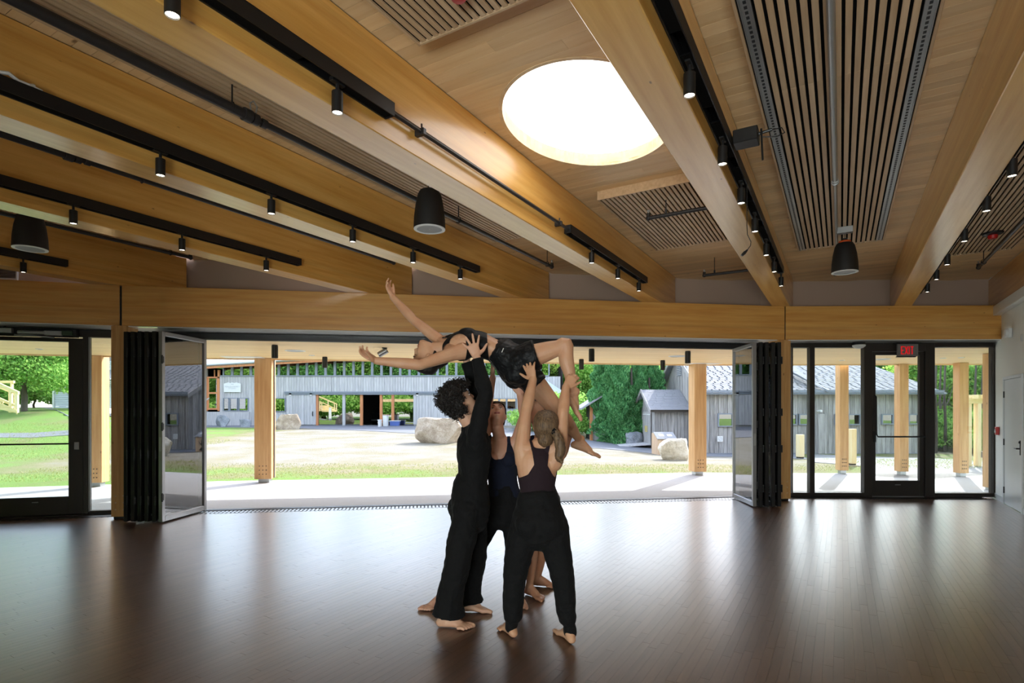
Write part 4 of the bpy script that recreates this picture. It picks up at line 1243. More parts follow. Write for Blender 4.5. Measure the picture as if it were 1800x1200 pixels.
M_['rockw'] = ground_mat('pale_boulder', [(176, 164, 140), (216, 206, 186), (236, 230, 216)], 2.0, 20, .5)
M_['rockg'] = ground_mat('grey_boulder', [(104, 108, 114), (140, 144, 150), (170, 172, 176)], 2.0, 20, .5)
M_['blue'] = plain('blue_plastic_tub', (96, 120, 190), .5)
M_['brownbox'] = plain('cardboard', (188, 156, 132), .9)

def siding(parent, x0, x1, y, z0, z1, bw, mat, stuff, skip=(), face=-1, th=.03, name='siding_board', zfun=None, axis='x', jit=.004):
    """vertical boards along x (or y) with narrow joints; skip: openings (x0,x1,z0,z1)"""
    n = max(1, int(round((x1 - x0) / bw))); w_ = (x1 - x0) / n
    mb = MB()
    for i in range(n):
        a, b = x0 + i * w_ + .006, x0 + (i + 1) * w_ - .006
        top = zfun((a + b) / 2) if zfun else z1
        segs = [(z0, top)]
        for (sx0, sx1, sz0, sz1) in skip:
            if b > sx0 and a < sx1:
                ns_ = []
                for q0, q1 in segs:
                    if sz1 <= q0 or sz0 >= q1: ns_.append((q0, q1)); continue
                    if sz0 > q0: ns_.append((q0, sz0))
                    if sz1 < q1: ns_.append((sz1, q1))
                segs = ns_
        j = random.uniform(0, jit) + (.012 if i % 2 else 0)
        full = [(a, b, q0, q1) for q0, q1 in segs]
        for (sx0, sx1, sz0, sz1) in skip:      # slivers of a board beside an opening
            if b > sx0 and a < sx1:
                if sx0 - a > .02: full.append((a, sx0, max(sz0, z0), min(sz1, top)))
                if b - sx1 > .02: full.append((sx1, b, max(sz0, z0), min(sz1, top)))
        for a_, b_, q0, q1 in full:
            if q1 - q0 < .03: continue
            if axis == 'x': bx_ = (a_, b_, y - th - j, y - j * .0, q0, q1)
            else: bx_ = (y - th - j, y, a_, b_, q0, q1)
            if stuff: mb.box(*bx_)
            else: build(name, MB().box(*bx_), mat, parent)
    if stuff: tag(build(name + 's', mb, mat, parent), kind='stuff')

def roof_rows(parent, pts, rows, mat, th=.006, name='shingle_courses'):
    """pts: eave-left, eave-right, ridge-right, ridge-left; overlapping shingle courses"""
    e0, e1, r1, r0 = [Vector(p) for p in pts]
    nrm = (e1 - e0).cross(r0 - e0).normalized()
    mb = MB()
    for i in range(rows):
        q0, q1 = i / rows, (i + 1) / rows
        a, b, c, d_ = e0.lerp(r0, q0), e1.lerp(r1, q0), e1.lerp(r1, q1), e0.lerp(r0, q1)
        n = max(3, int((b - a).length / .33)); off = random.random()
        for k in range(n + 1):
            k0, k1 = max(0, (k + off - 1) / n), min(1, (k + off) / n) - .006
            up = nrm * (th + random.uniform(0, .006))
            vs = [a.lerp(b, k0), a.lerp(b, k1), d_.lerp(c, k1), d_.lerp(c, k0)]
            mb.add([vs[0], vs[1], vs[2], vs[3], vs[0] + up, vs[1] + up, vs[2] + nrm * .004, vs[3] + nrm * .004], [(4, 5, 6, 7), (0, 1, 5, 4), (1, 2, 6, 5), (3, 0, 4, 7)])
    tag(build(name, mb, mat, parent), kind='stuff')

def window(parent, x0, x1, y, z0, z1, nm=1, fr=.06, mat=None, glassm=None, depth=.08):
    mat = mat or M_['greytrim']
    mb = MB().box(x0 - fr, x1 + fr, y - depth, y, z1, z1 + fr).box(x0 - fr, x1 + fr, y - depth, y, z0 - fr, z0).box(x0 - fr, x0, y - depth, y, z0, z1).box(x1, x1 + fr, y - depth, y, z0, z1)
    for i in range(1, nm):
        c = x0 + (x1 - x0) * i / nm; mb.box(c - fr / 2, c + fr / 2, y - depth, y, z0, z1)
    f = build('window', mb, mat, parent)
    for i in range(nm):
        a, b = x0 + (x1 - x0) * i / nm, x0 + (x1 - x0) * (i + 1) / nm
        build('pane', MB().box(a + .01, b - .01, y - .03, y - .015, z0, z1), glassm or M_['glassd'], f)
    return f

# --- long grey studio across the yard (front at depth 42)
ZB = 42.0
def bx_(px): return (px - 900) / FPX * ZB
def bz_(py): return CAM_H + (HOR - py) / FPX * ZB
O = Vector((bx_(640), ZB, .3))
st = thing('studio_building', 'long grey studio building with clerestory windows across the yard', 'building', loc=O)
def lx(px): return bx_(px) - O.x
def lz(py): return bz_(py) - O.z
zg = lz(749) - .25
ztop = lambda x: lz(648) + (lz(634) - lz(648)) * (x - lx(362)) / (lx(600) - lx(362))
# core walls behind the boards
mb = MB()
mb.box(lx(387), lx(638), .02, .3, zg, lz(661)); mb.box(lx(667), lx(985), .02, .3, zg, lz(661)); mb.box(lx(638), lx(667), .02, .3, lz(693), lz(661))
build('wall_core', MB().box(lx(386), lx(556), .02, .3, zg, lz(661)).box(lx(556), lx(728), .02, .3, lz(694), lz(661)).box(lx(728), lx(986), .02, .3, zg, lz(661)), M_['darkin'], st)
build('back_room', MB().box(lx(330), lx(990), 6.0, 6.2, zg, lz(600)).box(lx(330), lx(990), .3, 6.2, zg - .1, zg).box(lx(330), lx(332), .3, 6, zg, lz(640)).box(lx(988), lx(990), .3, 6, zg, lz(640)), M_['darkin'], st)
opn = [(lx(393), lx(437), lz(722), lz(700)), (lx(480), lx(502), lz(724), lz(700)), (lx(556), lx(728), zg, lz(693)), (lx(865), lx(908), lz(719), lz(700))]
siding(st, lx(386), lx(985), .02, zg, lz(661.5), .2, M_['greybd'], True, skip=opn)
# clerestory: mullions and panes one by one
x = lx(392); me_p = {}
cf = build('clerestory_sill', MB().box(lx(388), lx(965), -.1, .1, lz(661.5), lz(659.5)), M_['greytrim'], st)
step = (lx(540) - lx(523.6))
i = 0
while x < lx(960):
    zt_ = min(ztop(x), lz(625)) - .05
    wpane = step * (.72 if i % 2 == 0 else .72)
    fw_ = build('window', MB().box(x, x + .09, -.06, .08, lz(659.5), zt_ + .05).box(x + step - .09, x + step, -.06, .08, lz(659.5), zt_ + .05), M_['greytrim'], st)
    build('pane', MB().box(x + .09, x + step - .09, 0, .02, lz(659.5), zt_ + .05), M_['glassd'], fw_)
    x += step; i += 1
# roof
e0 = Vector((lx(300), -.9, ztop(lx(300)) + .08)); e1 = Vector((lx(1000), -.9, ztop(lx(1000)) + .08))
rb = MB().slab([e0, e1, e1 + Vector((0, 9, 1.8)), e0 + Vector((0, 9, 1.8))], (0, 0, .16))
rf = build('roof', rb, M_['metalroof'], st)
sm = MB()
for k in range(46):
    q = k / 45; a = e0.lerp(e1, q) + Vector((0, 0, .16)); sm.slab([a, a + Vector((.05, 0, 0)), a + Vector((.05, 9, 1.8)), a + Vector((0, 9, 1.8))], (0, 0, .06))
tag(build('standing_seams', sm, M_['metalroof'], rf), kind='stuff')
build('fascia', MB().slab([e0 + Vector((0, .02, -.16)), e1 + Vector((0, .02, -.16)), e1 + Vector((0, .1, -.16)), e0 + Vector((0, .1, -.16))], (0, 0, .18)), M_['cedar'], st)
build('gutter', MB().cyl(e0 + Vector((0, -.06, .1)), e1 + Vector((0, -.06, .1)), .09, n=10), M_['steel'], st)
# orange entrance door at the left end
dr_ = build('entrance_door', MB().box(lx(362), lx(364.8), -.06, .1, lz(722), lz(663)).box(lx(383), lx(386.5), -.06, .1, lz(722), lz(650)).box(lx(364.8), lx(367.5), -.02, .06, lz(720), lz(665)).box(lx(381), lx(383), -.02, .06, lz(720), lz(665)).box(lx(362), lx(386), -.06, .1, lz(664.5), lz(662)).box(lx(367.5), lx(381), -.02, .06, lz(720), lz(717)).box(lx(367.5), lx(381), -.02, .06, lz(692), lz(689)).box(lx(376.5), lx(378), -.04, .05, lz(662), lz(650)), M_['cedar'], st)
build('pane', MB().box(lx(367.5), lx(381), .01, .03, lz(717), lz(665)), M_['glassd'], dr_)
build('handrail', MB().tube([(lx(362), -1.2, lz(711)), (lx(368), -1.2, lz(710)), (lx(379), -.9, lz(700))], .05, 6), M_['steel'], st)
build('entrance_wall', MB().box(lx(300), lx(362), .02, .3, zg, lz(648)), M_['greybd'], st)
build('foundation', MB().box(lx(362), lx(440), -.25, .1, zg - .2, lz(723.5)), M_['greybd'], st)
window(st, lx(394), lx(402), 0, lz(721), lz(700.5)); window(st, lx(405.5), lx(417), 0, lz(721), lz(700.5)); window(st, lx(421), lx(436), 0, lz(721), lz(700.5)); window(st, lx(481), lx(501), 0, lz(722), lz(700.5))
for a, b in ((866, 876), (879, 889), (892, 906)): window(st, lx(a), lx(b), 0, lz(718), lz(701))
# sliding-door rail and the two board doors hanging from it
build('door_rail', MB().box(lx(502), lx(800), -.2, .0, lz(693.5), lz(689)).box(lx(502), lx(800), -.26, -.18, lz(690.5), lz(688)), M_['greytrim'], st)
for a, b in ((505, 556), (727, 800)):
    sd_ = build('sliding_door', MB().box(lx(a), lx(b), -.1, -.05, lz(746), lz(694)), M_['greybd'], st)
    siding(sd_, lx(a), lx(b), -.1, lz(746), lz(694), .22, M_['greybd'], True, name='door_board')
    for c in (a + 7, b - 8): build('roller', MB().cyl((lx(c), -.16, lz(693)), (lx(c), -.2, lz(693)), .1, n=10), M_['white'], sd_)
build('door_pull', MB().tube([(lx(551), -.16, lz(723)), (lx(551), -.2, lz(727)), (lx(551), -.16, lz(731))], .04, 6), M_['darksteel'], st)
for c in (557.5, 604.5, 635.5, 670, 690.5): build('post', MB().box(lx(c) - .1, lx(c) + .1, -.06, .12, zg, lz(693.5)), M_['cedar'] if c not in (604.5,) else M_['greybd'], st)
for a, b in ((559.5, 602.5), (606.5, 633.5), (672, 688.5), (692.5, 727)): build('glass_panel', MB().box(lx(a), lx(b), .03, .05, zg, lz(693.5)), M_['glassd'], st)
for c in (652, 659): build('inner_post', MB().box(lx(c) - .08, lx(c) + .08, 4.0, 4.2, zg, lz(690)), M_['cedar'], st)
# right end: low wing whose roof edge falls to the right
wr_ = MB().slab([(lx(925), -1.0, lz(652)), (lx(990), -1.0, lz(695)), (lx(990), 6, lz(695)), (lx(925), 6, lz(652))], (0, 0, .22))
build('wing_roof', wr_, M_['metalroof'], st)
build('wing_fascia', MB().slab([(lx(925), -1.02, lz(652) - .25), (lx(990), -1.02, lz(695) - .25), (lx(990), -.95, lz(695) - .25), (lx(925), -.95, lz(652) - .25)], (0, 0, .27)), M_['whitesiding'], st)
for c in (966, 974, 981): build('wing_post', MB().box(lx(c) - .07, lx(c) + .07, -.7, -.55, zg, lz(660 + (c - 935) * .62)), M_['cedar'], st)
# name board of the studio
nb = thing('name_board', 'white name board with scalloped top on the grey studio', 'sign', loc=(bx_(410), ZB - .1, bz_(689)))
sw2, sh2 = bx_(425) - bx_(395.5), bz_(673) - bz_(689)
outl = [(-sw2 / 2, 0), (sw2 / 2, 0), (sw2 / 2, sh2 * .93)] + [(sw2 * (.36 - .72 * i / 12), sh2 * (1.0 + .07 * math.sin(i / 12 * math.pi * 3) ** 2)) for i in range(13)] + [(-sw2 / 2, sh2 * .93)]
build('board', MB().slab([(x, 0, z) for x, z in outl], (0, -.05, 0)), M_['white'], nb)
M_['signgrey'] = plain('faded_sign_lettering', (196, 198, 204), .8)
# three faded lines of lettering, too small to read from here
fnt = [('THE', .78, .085), ('PERLES FAMILY', .52, .12), ('STUDIO', .33, .11)]
for s_, q, h_ in fnt:
    cu = bpy.data.curves.new('lettering', 'FONT'); cu.body = s_; cu.align_x = 'CENTER'; cu.size = h_ * 1.4; cu.extrude = .004
    tmp = bpy.data.objects.new('lettering', cu); COL.objects.link(tmp)
    dg = bpy.context.evaluated_depsgraph_get(); me = bpy.data.meshes.new_from_object(tmp.evaluated_get(dg))
    bpy.data.objects.remove(tmp); me.materials.clear(); me.materials.append(M_['signgrey'])
    o = bpy.data.objects.new('lettering', me); _reg(o, Matrix.Translation((0, -.055, sh2 * q)) @ Matrix.Rotation(math.pi / 2, 4, 'X'), nb)

# things in front of the studio
def bin_(px0, px1, py0, py1, mat, lb, nm, cat, lid=None, dy=1.0):
    w_ = bx_(px1) - bx_(px0); h_ = bz_(py0) - bz_(py1)
    t = thing(nm, lb, cat, loc=((bx_(px0) + bx_(px1)) / 2, ZB - dy, yard_h(bx_(px0), ZB - dy)))
    mb = MB(); mb.add([(-w_ * .44, -.25, 0), (w_ * .44, -.25, 0), (w_ * .44, .25, 0), (-w_ * .44, .25, 0), (-w_ / 2, -.3, h_), (w_ / 2, -.3, h_), (w_ / 2, .3, h_), (-w_ / 2, .3, h_)], [(3, 2, 1, 0), (4, 5, 6, 7), (0, 1, 5, 4), (1, 2, 6, 5), (2, 3, 7, 6), (3, 0, 4, 7)])
    build('body', mb, mat, t); build('rim', MB().bbox(-w_ / 2 - .03, w_ / 2 + .03, -.33, .33, h_ - .01, h_ + .04, .01), lid or mat, t)
    return t
bin_(691, 707, 739.5, 748, M_['blue'], 'blue plastic tub beside the glass studio doors', 'storage_tub', 'tub', M_['white'])
bin_(671.5, 679, 743, 748.5, M_['brownbox'], 'low brown carton by the open studio door', 'carton', 'box')
bin_(684, 691, 729, 748, M_['white'], 'tall pale bag standing by the studio doors', 'paper_bag', 'bag', M_['brownbox'], dy=1.8)
bin_(680.5, 683.5, 737, 748, M_['white'], 'narrow white canister by the studio doors', 'canister', 'canister', dy=2.6)
pn = thing('upright_piano', 'black piano shape inside the open studio doorway', 'piano', loc=(bx_(652), ZB + 2.5, zg + O.z))
pw = bx_(666) - bx_(641)
build('case', MB().bbox(-pw / 2, pw / 2, 0, .6, 0, 1.25, .03), M_['blackmatte'], pn); build('keyboard', MB().bbox(-pw / 2, pw / 2, -.35, 0, .6, .75, .02), M_['black'], pn); build('music_desk', MB().slab([(-.5, .05, 1.25), (.5, .05, 1.25), (.5, .15, 1.6), (-.5, .15, 1.6)], (0, .04, 0)), M_['blackmatte'], pn)

# --- weathered barn at the right
BX0, BX1, BY0, BY1, BE, BRZ = 8.3, 18.1, 24.0, 31.5, 2.4, 4.55
ba = thing('barn', 'long weathered grey barn with shingled roof at the right', 'building', loc=(12.5, 24, yard_h(12.5, 24) - .1))
def wl(x, y, z): return Vector((x - 12.5, y - 24, z - WM[ba.name].translation.z))
bz0 = yard_h(10, 24) - .15 - WM[ba.name].translation.z; be = BE - WM[ba.name].translation.z; brz = BRZ - WM[ba.name].translation.z
x0, x1 = BX0 - 12.5, BX1 - 12.5; yd_ = BY1 - BY0
build('wall_core', MB().box(x0 + .05, x1 - .05, .05, .15, bz0, be).box(x0 + .05, x0 + .15, .05, yd_, bz0, be).box(x1 - .15, x1 - .05, .05, yd_, bz0, be).slab([(x0 + .05, .05, be), (x0 + .05, yd_, be), (x0 + .05, yd_ / 2, brz - .05)], (.1, 0, 0)), M_['darkin'], ba)
def wx(px, Y=24.0): return (px - 900) / FPX * Y - 12.5
def wz(py, Y=24.0): return CAM_H + (HOR - py) / FPX * Y - WM[ba.name].translation.z
wins = [(wx(1262), wx(1287), wz(749), wz(727)), (wx(1391), wx(1399.5), wz(746), wz(728)), (wx(1404), wx(1421), wz(746), wz(728)), (wx(1467), wx(1484), wz(746), wz(728)), (wx(1490), wx(1511), wz(746), wz(728)), (wx(1549), wx(1568.5), wz(745), wz(728)), (wx(1573), wx(1590), wz(745), wz(728)), (wx(1596), wx(1613), wz(745), wz(728))]
siding(ba, x0, x1, .05, bz0, be, .19, M_['barnwood'], False, skip=wins)
siding(ba, .05, yd_, x0 + .05, bz0, be, .22, M_['barnwood'], True, zfun=lambda y: be + (brz - be) * (1 - abs(y - yd_ / 2) / (yd_ / 2)) - .05, axis='y', name='gable_board')
for a, b, c, d_ in wins: window(ba, a + .03, b - .03, .0, c + .03, d_ - .03, fr=.05)
build('eave_board', MB().box(x0 - .2, x1 + .2, -.32, -.28, be - .1, be + .06), M_['greytrim'], ba)
build('stone_base', MB().box(x0, x1, -.06, .06, bz0 - .2, bz0 + .18), M_['rockg'], ba)
hipx = x1 - 2.2
roof_rows(ba, [(x0 - .3, -.35, be - .05), (x1 + .3, -.35, be - .05), (hipx, yd_ / 2, brz), (x0 - .3, yd_ / 2, brz)], 30, M_['shingle'])
build('roof_deck', MB().slab([(x0 - .3, -.35, be - .09), (x1 + .3, -.35, be - .09), (hipx, yd_ / 2, brz - .04), (x0 - .3, yd_ / 2, brz - .04)], (0, .02, -.04)).slab([(x0 - .3, yd_ / 2, brz - .04), (hipx, yd_ / 2, brz - .04), (x1 + .3, yd_ + .35, be - .09), (x0 - .3, yd_ + .35, be - .09)], (0, -.02, -.04)).slab([(x1 + .3, -.35, be - .07), (x1 + .3, yd_ + .35, be - .07), (hipx, yd_ / 2, brz)], (-.04, 0, -.02)), M_['greytrim'], ba)
for y0_, y1_ in ((-.35, yd_ / 2), (yd_ + .35, yd_ / 2)):
    build('rake_board', MB().slab([(x0 - .32, y0_, be - .22), (x0 - .32, y0_, be - .02), (x0 - .32, y1_, brz + .03), (x0 - .32, y1_, brz - .17)], (.06, 0, 0)), M_['barnwood'], ba)
# cross gable with its valley
gx = wx(1400); gy = -.5
roof_rows(ba, [(wx(1446), -.4, be - .03), (wx(1446) + .02, -.38, be - .0), (wx(1395), 1.6, brz - .35), (wx(1352), 1.0, brz - .35)], 4, M_['shingle'], name='valley_courses')
build('valley_board', MB().slab([(wx(1445), -.42, be - .02), (wx(1449), -.42, be - .02), (wx(1398), 2.4, be + 1.55), (wx(1392), 2.4, be + 1.55)], (0, -.02, .08)), M_['greytrim'], ba)
lv = build('gable_louvre', MB().box(x0 - .02, x0 + .02, yd_ / 2 - .35, yd_ / 2 + .3, be + .9, be + 1.75), M_['greytrim'], ba)
sl = mesh_data('slat', MB().box(-.03, .02, -.3, .3, 0, .03), M_['greybd'])
for i in range(9): inst(sl, Matrix.Translation((x0 - .03, yd_ / 2 - .02, be + .95 + i * .088)), lv, 'slat')
build('side_door', MB().bbox(wx(1437), wx(1452), -.08, 0, bz0, wz(727), .01), M_['barnwood'], ba)
build('flood_lamp', MB().cyl((wx(1437), -.3, wz(722)), (wx(1437), -.1, wz(722)), .05, n=10).bbox(wx(1437) - .05, wx(1437) + .05, -.12, -.02, wz(723), wz(721), .005), M_['white'], ba)
sg = thing('round_notice', 'small white square notice with round symbol on the barn', 'sign', loc=(P(1267, 772, 23.8).x, 23.88, P(1267, 776, 23.9).z))
build('plate', MB().bbox(-.12, .12, -.012, 0, 0, .24, .004), M_['white'], sg)
rg = MB()
for i in range(20):
    q0, q1 = 2 * math.pi * i / 20, 2 * math.pi * (i + 1) / 20
    rg.slab([(.085 * math.cos(q0), -.013, .12 + .085 * math.sin(q0)), (.085 * math.cos(q1), -.013, .12 + .085 * math.sin(q1)), (.062 * math.cos(q1), -.013, .12 + .062 * math.sin(q1)), (.062 * math.cos(q0), -.013, .12 + .062 * math.sin(q0))], (0, -.003, 0))
rg.slab([(-.06, -.013, .07), (-.045, -.013, .06), (.06, -.013, .17), (.045, -.013, .18)], (0, -.003, 0))
build('symbol', rg, M_['signgrey'], sg)

# annex with its own gable
AX0, AX1, AY0, AY1, AE, AR = 6.62, 8.3, 26.0, 29.3, 1.72, 2.62
an = thing('annex', 'small gabled wooden annex with double doors left of barn', 'building', loc=(7.4, 26, -.2))
l0, l1, w3 = AX0 - 7.4, AX1 - 7.4, AY1 - AY0
ae, ar_ = AE + .2, AR + .2
build('wall_core', MB().box(l0 + .05, l1, .05, .12, 0, ae).box(l0 + .05, l0 + .12, .05, w3, 0, ae).slab([(l0 + .06, .05, ae), (l0 + .06, w3, ae), (l0 + .06, w3 / 2, ar_ - .05)], (.06, 0, 0)), M_['darkin'], an)
siding(an, l0, l1, .05, 0, ae, .15, M_['barnwood'], False)
siding(an, .05, w3, l0 + .05, 0, ae, .16, M_['barnwood'], True, zfun=lambda y: ae + (ar_ - ae) * (1 - abs(y - w3 / 2) / (w3 / 2)) - .05, axis='y', name='gable_board')
for y0_ in (.55, 1.35):
    dd = build('plank_door', MB().bbox(l0 - .06, l0 - .02, y0_, y0_ + .77, .12, 1.75, .006), M_['barnwood'], an)
    build('handle', MB().bbox(l0 - .09, l0 - .06, y0_ + (.1 if y0_ > 1 else .6), y0_ + (.17 if y0_ > 1 else .67), .75, 1.05, .004), plain('yellow_door_pull', (214, 190, 90), .5), dd)
    build('hinge_strap', MB().bbox(l0 - .075, l0 - .06, y0_ + .05, y0_ + .7, 1.58, 1.63, .002), M_['white'], dd)
roof_rows(an, [(l0 - .25, -.25, ae - .1), (l1, -.25, ae - .1), (l1, w3 / 2, ar_), (l0 - .25, w3 / 2, ar_)], 14, M_['shingle'])
build('roof_deck', MB().slab([(l0 - .25, -.25, ae - .14), (l1, -.25, ae - .14), (l1, w3 / 2, ar_ - .04), (l0 - .25, w3 / 2, ar_ - .04)], (0, .02, -.04)).slab([(l0 - .25, w3 / 2, ar_ - .04), (l1, w3 / 2, ar_ - .04), (l1, w3 + .25, ae - .14), (l0 - .25, w3 + .25, ae - .14)], (0, -.02, -.04)), M_['greytrim'], an)
for y0_, y1_ in ((-.27, w3 / 2), (w3 + .27, w3 / 2)):
    build('rake_board', MB().slab([(l0 - .28, y0_, ae - .27), (l0 - .28, y0_, ae - .1), (l0 - .28, y1_, ar_ + .03), (l0 - .28, y1_, ar_ - .14)], (.05, 0, 0)), M_['barnwood'], an)
build('gutter', MB().box(l0 - .25, l1, -.3, -.25, ae - .2, ae - .09), M_['bronze'], an)
build('wall_lamp', MB().lathe([(.16, 0), (.13, .05), (.04, .09), (.03, .16)], 14, (l0 - .35, w3 - .3, ae - .5)).tube([(l0 - .35, w3 - .3, ae - .34), (l0 - .33, w3 - .3, ae - .25), (l0 - .05, w3 - .3, ae - .25)], .015, 6), M_['steel'], an)
build('ramp', MB().slab([(l0 - 1.9, .5, .02), (l0 - .05, .5, .16), (l0 - .05, 2.1, .16), (l0 - 1.9, 2.1, .02)], (0, 0, .06)), M_['greybd'], an)

# wooden bin enclosure with the leaping-figure cut-out
ib = thing('litter_box', 'wooden litter box with dark leaping figure beside the pale boulder', 'litter bin', loc=(P(1167, 788, 22.6).x, 22.6, yard_h(6, 22.6) + .0), rz=.12)
wv = .38
build('cabinet', MB().add([(-wv, -.3, 0), (wv, -.3, 0), (wv, .35, 0), (-wv, .35, 0), (-wv, -.3, .62), (wv, -.3, .62), (wv, .35, .86), (-wv, .35, .86), (-wv, .1, .86), (wv, .1, .86)], [(3, 2, 1, 0), (0, 1, 5, 4), (4, 5, 9, 8), (8, 9, 6, 7), (1, 2, 6, 9, 5), (3, 0, 4, 8, 7), (2, 3, 7, 6)]), M_['boxwood'], ib)
build('lid', MB().slab([(-wv - .03, -.34, .625), (wv + .03, -.34, .625), (wv + .03, .1, .885), (-wv - .03, .1, .885)], (0, -.01, .025)), M_['shingle'], ib)
for c in (-.17, .17): build('label_card', MB().slab([(c - .1, -.2, .74), (c + .1, -.2, .74), (c + .1, -.08, .812), (c - .1, -.08, .812)], (0, -.004, .01)), M_['white'], ib)
fg = [(-.2, .44), (-.1, .42), (-.03, .36), (.0, .46), (.06, .54), (.07, .46), (.05, .38), (.1, .36), (.2, .46), (.23, .47), (.13, .33), (.05, .27), (.02, .2), (.1, .15), (.18, .06), (-.2, .04), (-.16, .12), (-.06, .18), (-.03, .25), (-.07, .31), (-.13, .37), (-.22, .4)]
build('figure_cutout', MB().slab([(x_, -.302, z_) for x_, z_ in fg], (0, -.004, 0)), M_['darkin'], ib)

# back shed behind the conifer
sh = thing('back_shed', 'grey back shed with small awning left of the conifer', 'building', loc=(P(1060, 780, 29).x, 29.5, yard_h(4, 29)))
a, b = P(1039, 780, 29.5).x - WM[sh.name].translation.x, P(1120, 780, 29.5).x - WM[sh.name].translation.x
build('wall_core', MB().box(a + .05, b, .05, 2.4, 0, 1.9), M_['darkin'], sh)
siding(sh, a, b, .05, 0, 2.6, .15, M_['greybd'], False, zfun=lambda x: 1.85 + (x - a) * .62)
build('corner_post', MB().box(a - .06, a + .08, -.06, .1, 0, 1.9), M_['cedar'], sh)
build('roof', MB().slab([(a - .55, -.5, 1.62), (a - .55, 3.0, 1.62), (b, 3.0, 1.62 + (b - a + .55) * .62), (b, -.5, 1.62 + (b - a + .55) * .62)], (0, 0, .09)), M_['shingle'], sh)
build('awning', MB().slab([(a + .35, -.45, 1.0), (a + .95, -.45, 1.0), (a + .95, .0, 1.5), (a + .55, .0, 1.5)], (0, -.01, .04)), M_['metalroof'], sh)
build('meter_box', MB().bbox(a + .55, a + .85, -.16, 0, .55, .95, .01), M_['greytrim'], sh)

# white house at the far left
WY = 36.0
wh = thing('white_house', 'white clapboard house beyond the left lawn', 'building', loc=(P(150, 716, WY).x, WY, P(150, 716, WY).z - .3))
def hx(px): return (px - 900) / FPX * WY - WM[wh.name].translation.x
def hz(py): return CAM_H + (HOR - py) / FPX * WY - WM[wh.name].translation.z
mb = MB(); z = hz(717)
while z < hz(668):
    mb.slab([(hx(94), 0, z), (hx(180), 0, z), (hx(180), 4, z), (hx(94), 4, z)], (0, 0, .1)); mb.v[-4:] = [(v[0], v[1] + .02, v[2]) for v in mb.v[-4:]]; z += .115
tag(build('clapboards', mb, M_['whitesiding'], wh), kind='stuff')
build('corner_board', MB().box(hx(93), hx(95.5), -.05, .1, hz(717), hz(668)), M_['white'], wh)
build('roof', MB().slab([(hx(82), -.5, hz(671)), (hx(124), -.5, hz(661)), (hx(180), -.5, hz(648)), (hx(180), 4, hz(640)), (hx(124), 4, hz(652)), (hx(90), 4, hz(664))], (0, 0, .14)), M_['shingle'], wh)
window(wh, hx(117), hx(123), -.0, hz(690), hz(677.5), nm=2, fr=.05, mat=M_['white'])
mb = MB(); z = hz(717)
while z < hz(640): mb.box(hx(178), hx(250), -2.0, -1.94, z, z + .1); z += .115
tag(build('wing_clapboards', mb, M_['whitesiding'], wh), kind='stuff')
build('wing_roof', MB().slab([(hx(178), -2.3, hz(637)), (hx(206), -2.3, hz(618)), (hx(206), 3, hz(618)), (hx(178), 3, hz(637))], (0, 0, .15)), M_['shingle'], wh)
build('porch_roof', MB().slab([(hx(178), -2.9, hz(672)), (hx(250), -2.9, hz(672)), (hx(250), -2, hz(656)), (hx(178), -2, hz(656))], (0, 0, .08)), M_['shingle'], wh)
window(wh, hx(184.5), hx(192), -2.0, hz(689), hz(677), nm=2, fr=.05, mat=M_['white'])

# pine stairs at the left edge
sx = P(0, 720, 22.0)
stw = thing('wooden_stairs', 'fresh pine stairs with handrails at the left edge', 'stairs', loc=(sx.x, 22.0, yard_h(sx.x, 22) - .05))
def qx(px): return (px - 900) / FPX * 22.0 - WM[stw.name].translation.x
def qz(py): return CAM_H + (HOR - py) / FPX * 22.0 - WM[stw.name].translation.z
for yy, dx in ((0.0, 0.0), (1.3, -1.19)):
    build('handrail', MB().slab([(dx + qx(-60), yy - .05, qz(648)), (dx + qx(0), yy - .05, qz(673)), (dx + qx(33), yy - .05, qz(688)), (dx + qx(33), yy - .05, qz(693)), (dx + qx(0), yy - .05, qz(680)), (dx + qx(-60), yy - .05, qz(655))], (0, .1, 0)), M_['palewood'], stw)
    build('mid_rail', MB().slab([(dx + qx(-60), yy - .02, qz(672)), (dx + qx(32), yy - .02, qz(713)), (dx + qx(32), yy - .02, qz(717)), (dx + qx(-60), yy - .02, qz(676))], (0, .05, 0)), M_['palewood'], stw)
    for c, top in ((30, 688), (19.5, 683), (-12, 670)):
        build('post', MB().box(dx + qx(c) - .045, dx + qx(c) + .045, yy - .045, yy + .045, qz(725), qz(top)), M_['palewoodz'], stw)
build('landing_rail', MB().box(qx(-40) - 2.2, qx(26) - 2.2, 2.4, 2.5, qz(668), qz(663)).box(qx(20) - 2.2, qx(23) - 2.2, 2.4, 2.5, qz(690), qz(668)), M_['palewood'], stw)
for i in range(4):
    build('tread', MB().slab([(qx(31 - i * 13) - .35, -.05, qz(722 - i * 8) - .02), (qx(31 - i * 13) + .05, -.05, qz(722 - i * 8) - .02), (qx(31 - i * 13) - 1.15, 1.35, qz(722 - i * 8) - .02), (qx(31 - i * 13) - 1.55, 1.35, qz(722 - i * 8) - .02)], (0, 0, .05)), M_['palewood'], stw)
    build('riser', MB().slab([(qx(31 - i * 13) - .02, 0, qz(726 - i * 8) - .05), (qx(31 - i * 13), 0, qz(726 - i * 8) - .05), (qx(31 - i * 13) - 1.19, 1.3, qz(726 - i * 8) - .05), (qx(31 - i * 13) - 1.21, 1.3, qz(726 - i * 8) - .05)], (0, 0, qz(722 - i * 8) - .02 - qz(726 - i * 8) + .05)), M_['palewood'], stw)
build('stringer', MB().slab([(qx(33), -.04, qz(726)), (qx(33), -.04, qz(721)), (qx(-30), -.04, qz(694)), (qx(-30), -.04, qz(712))], (0, -.04, 0)), M_['palewood'], stw)

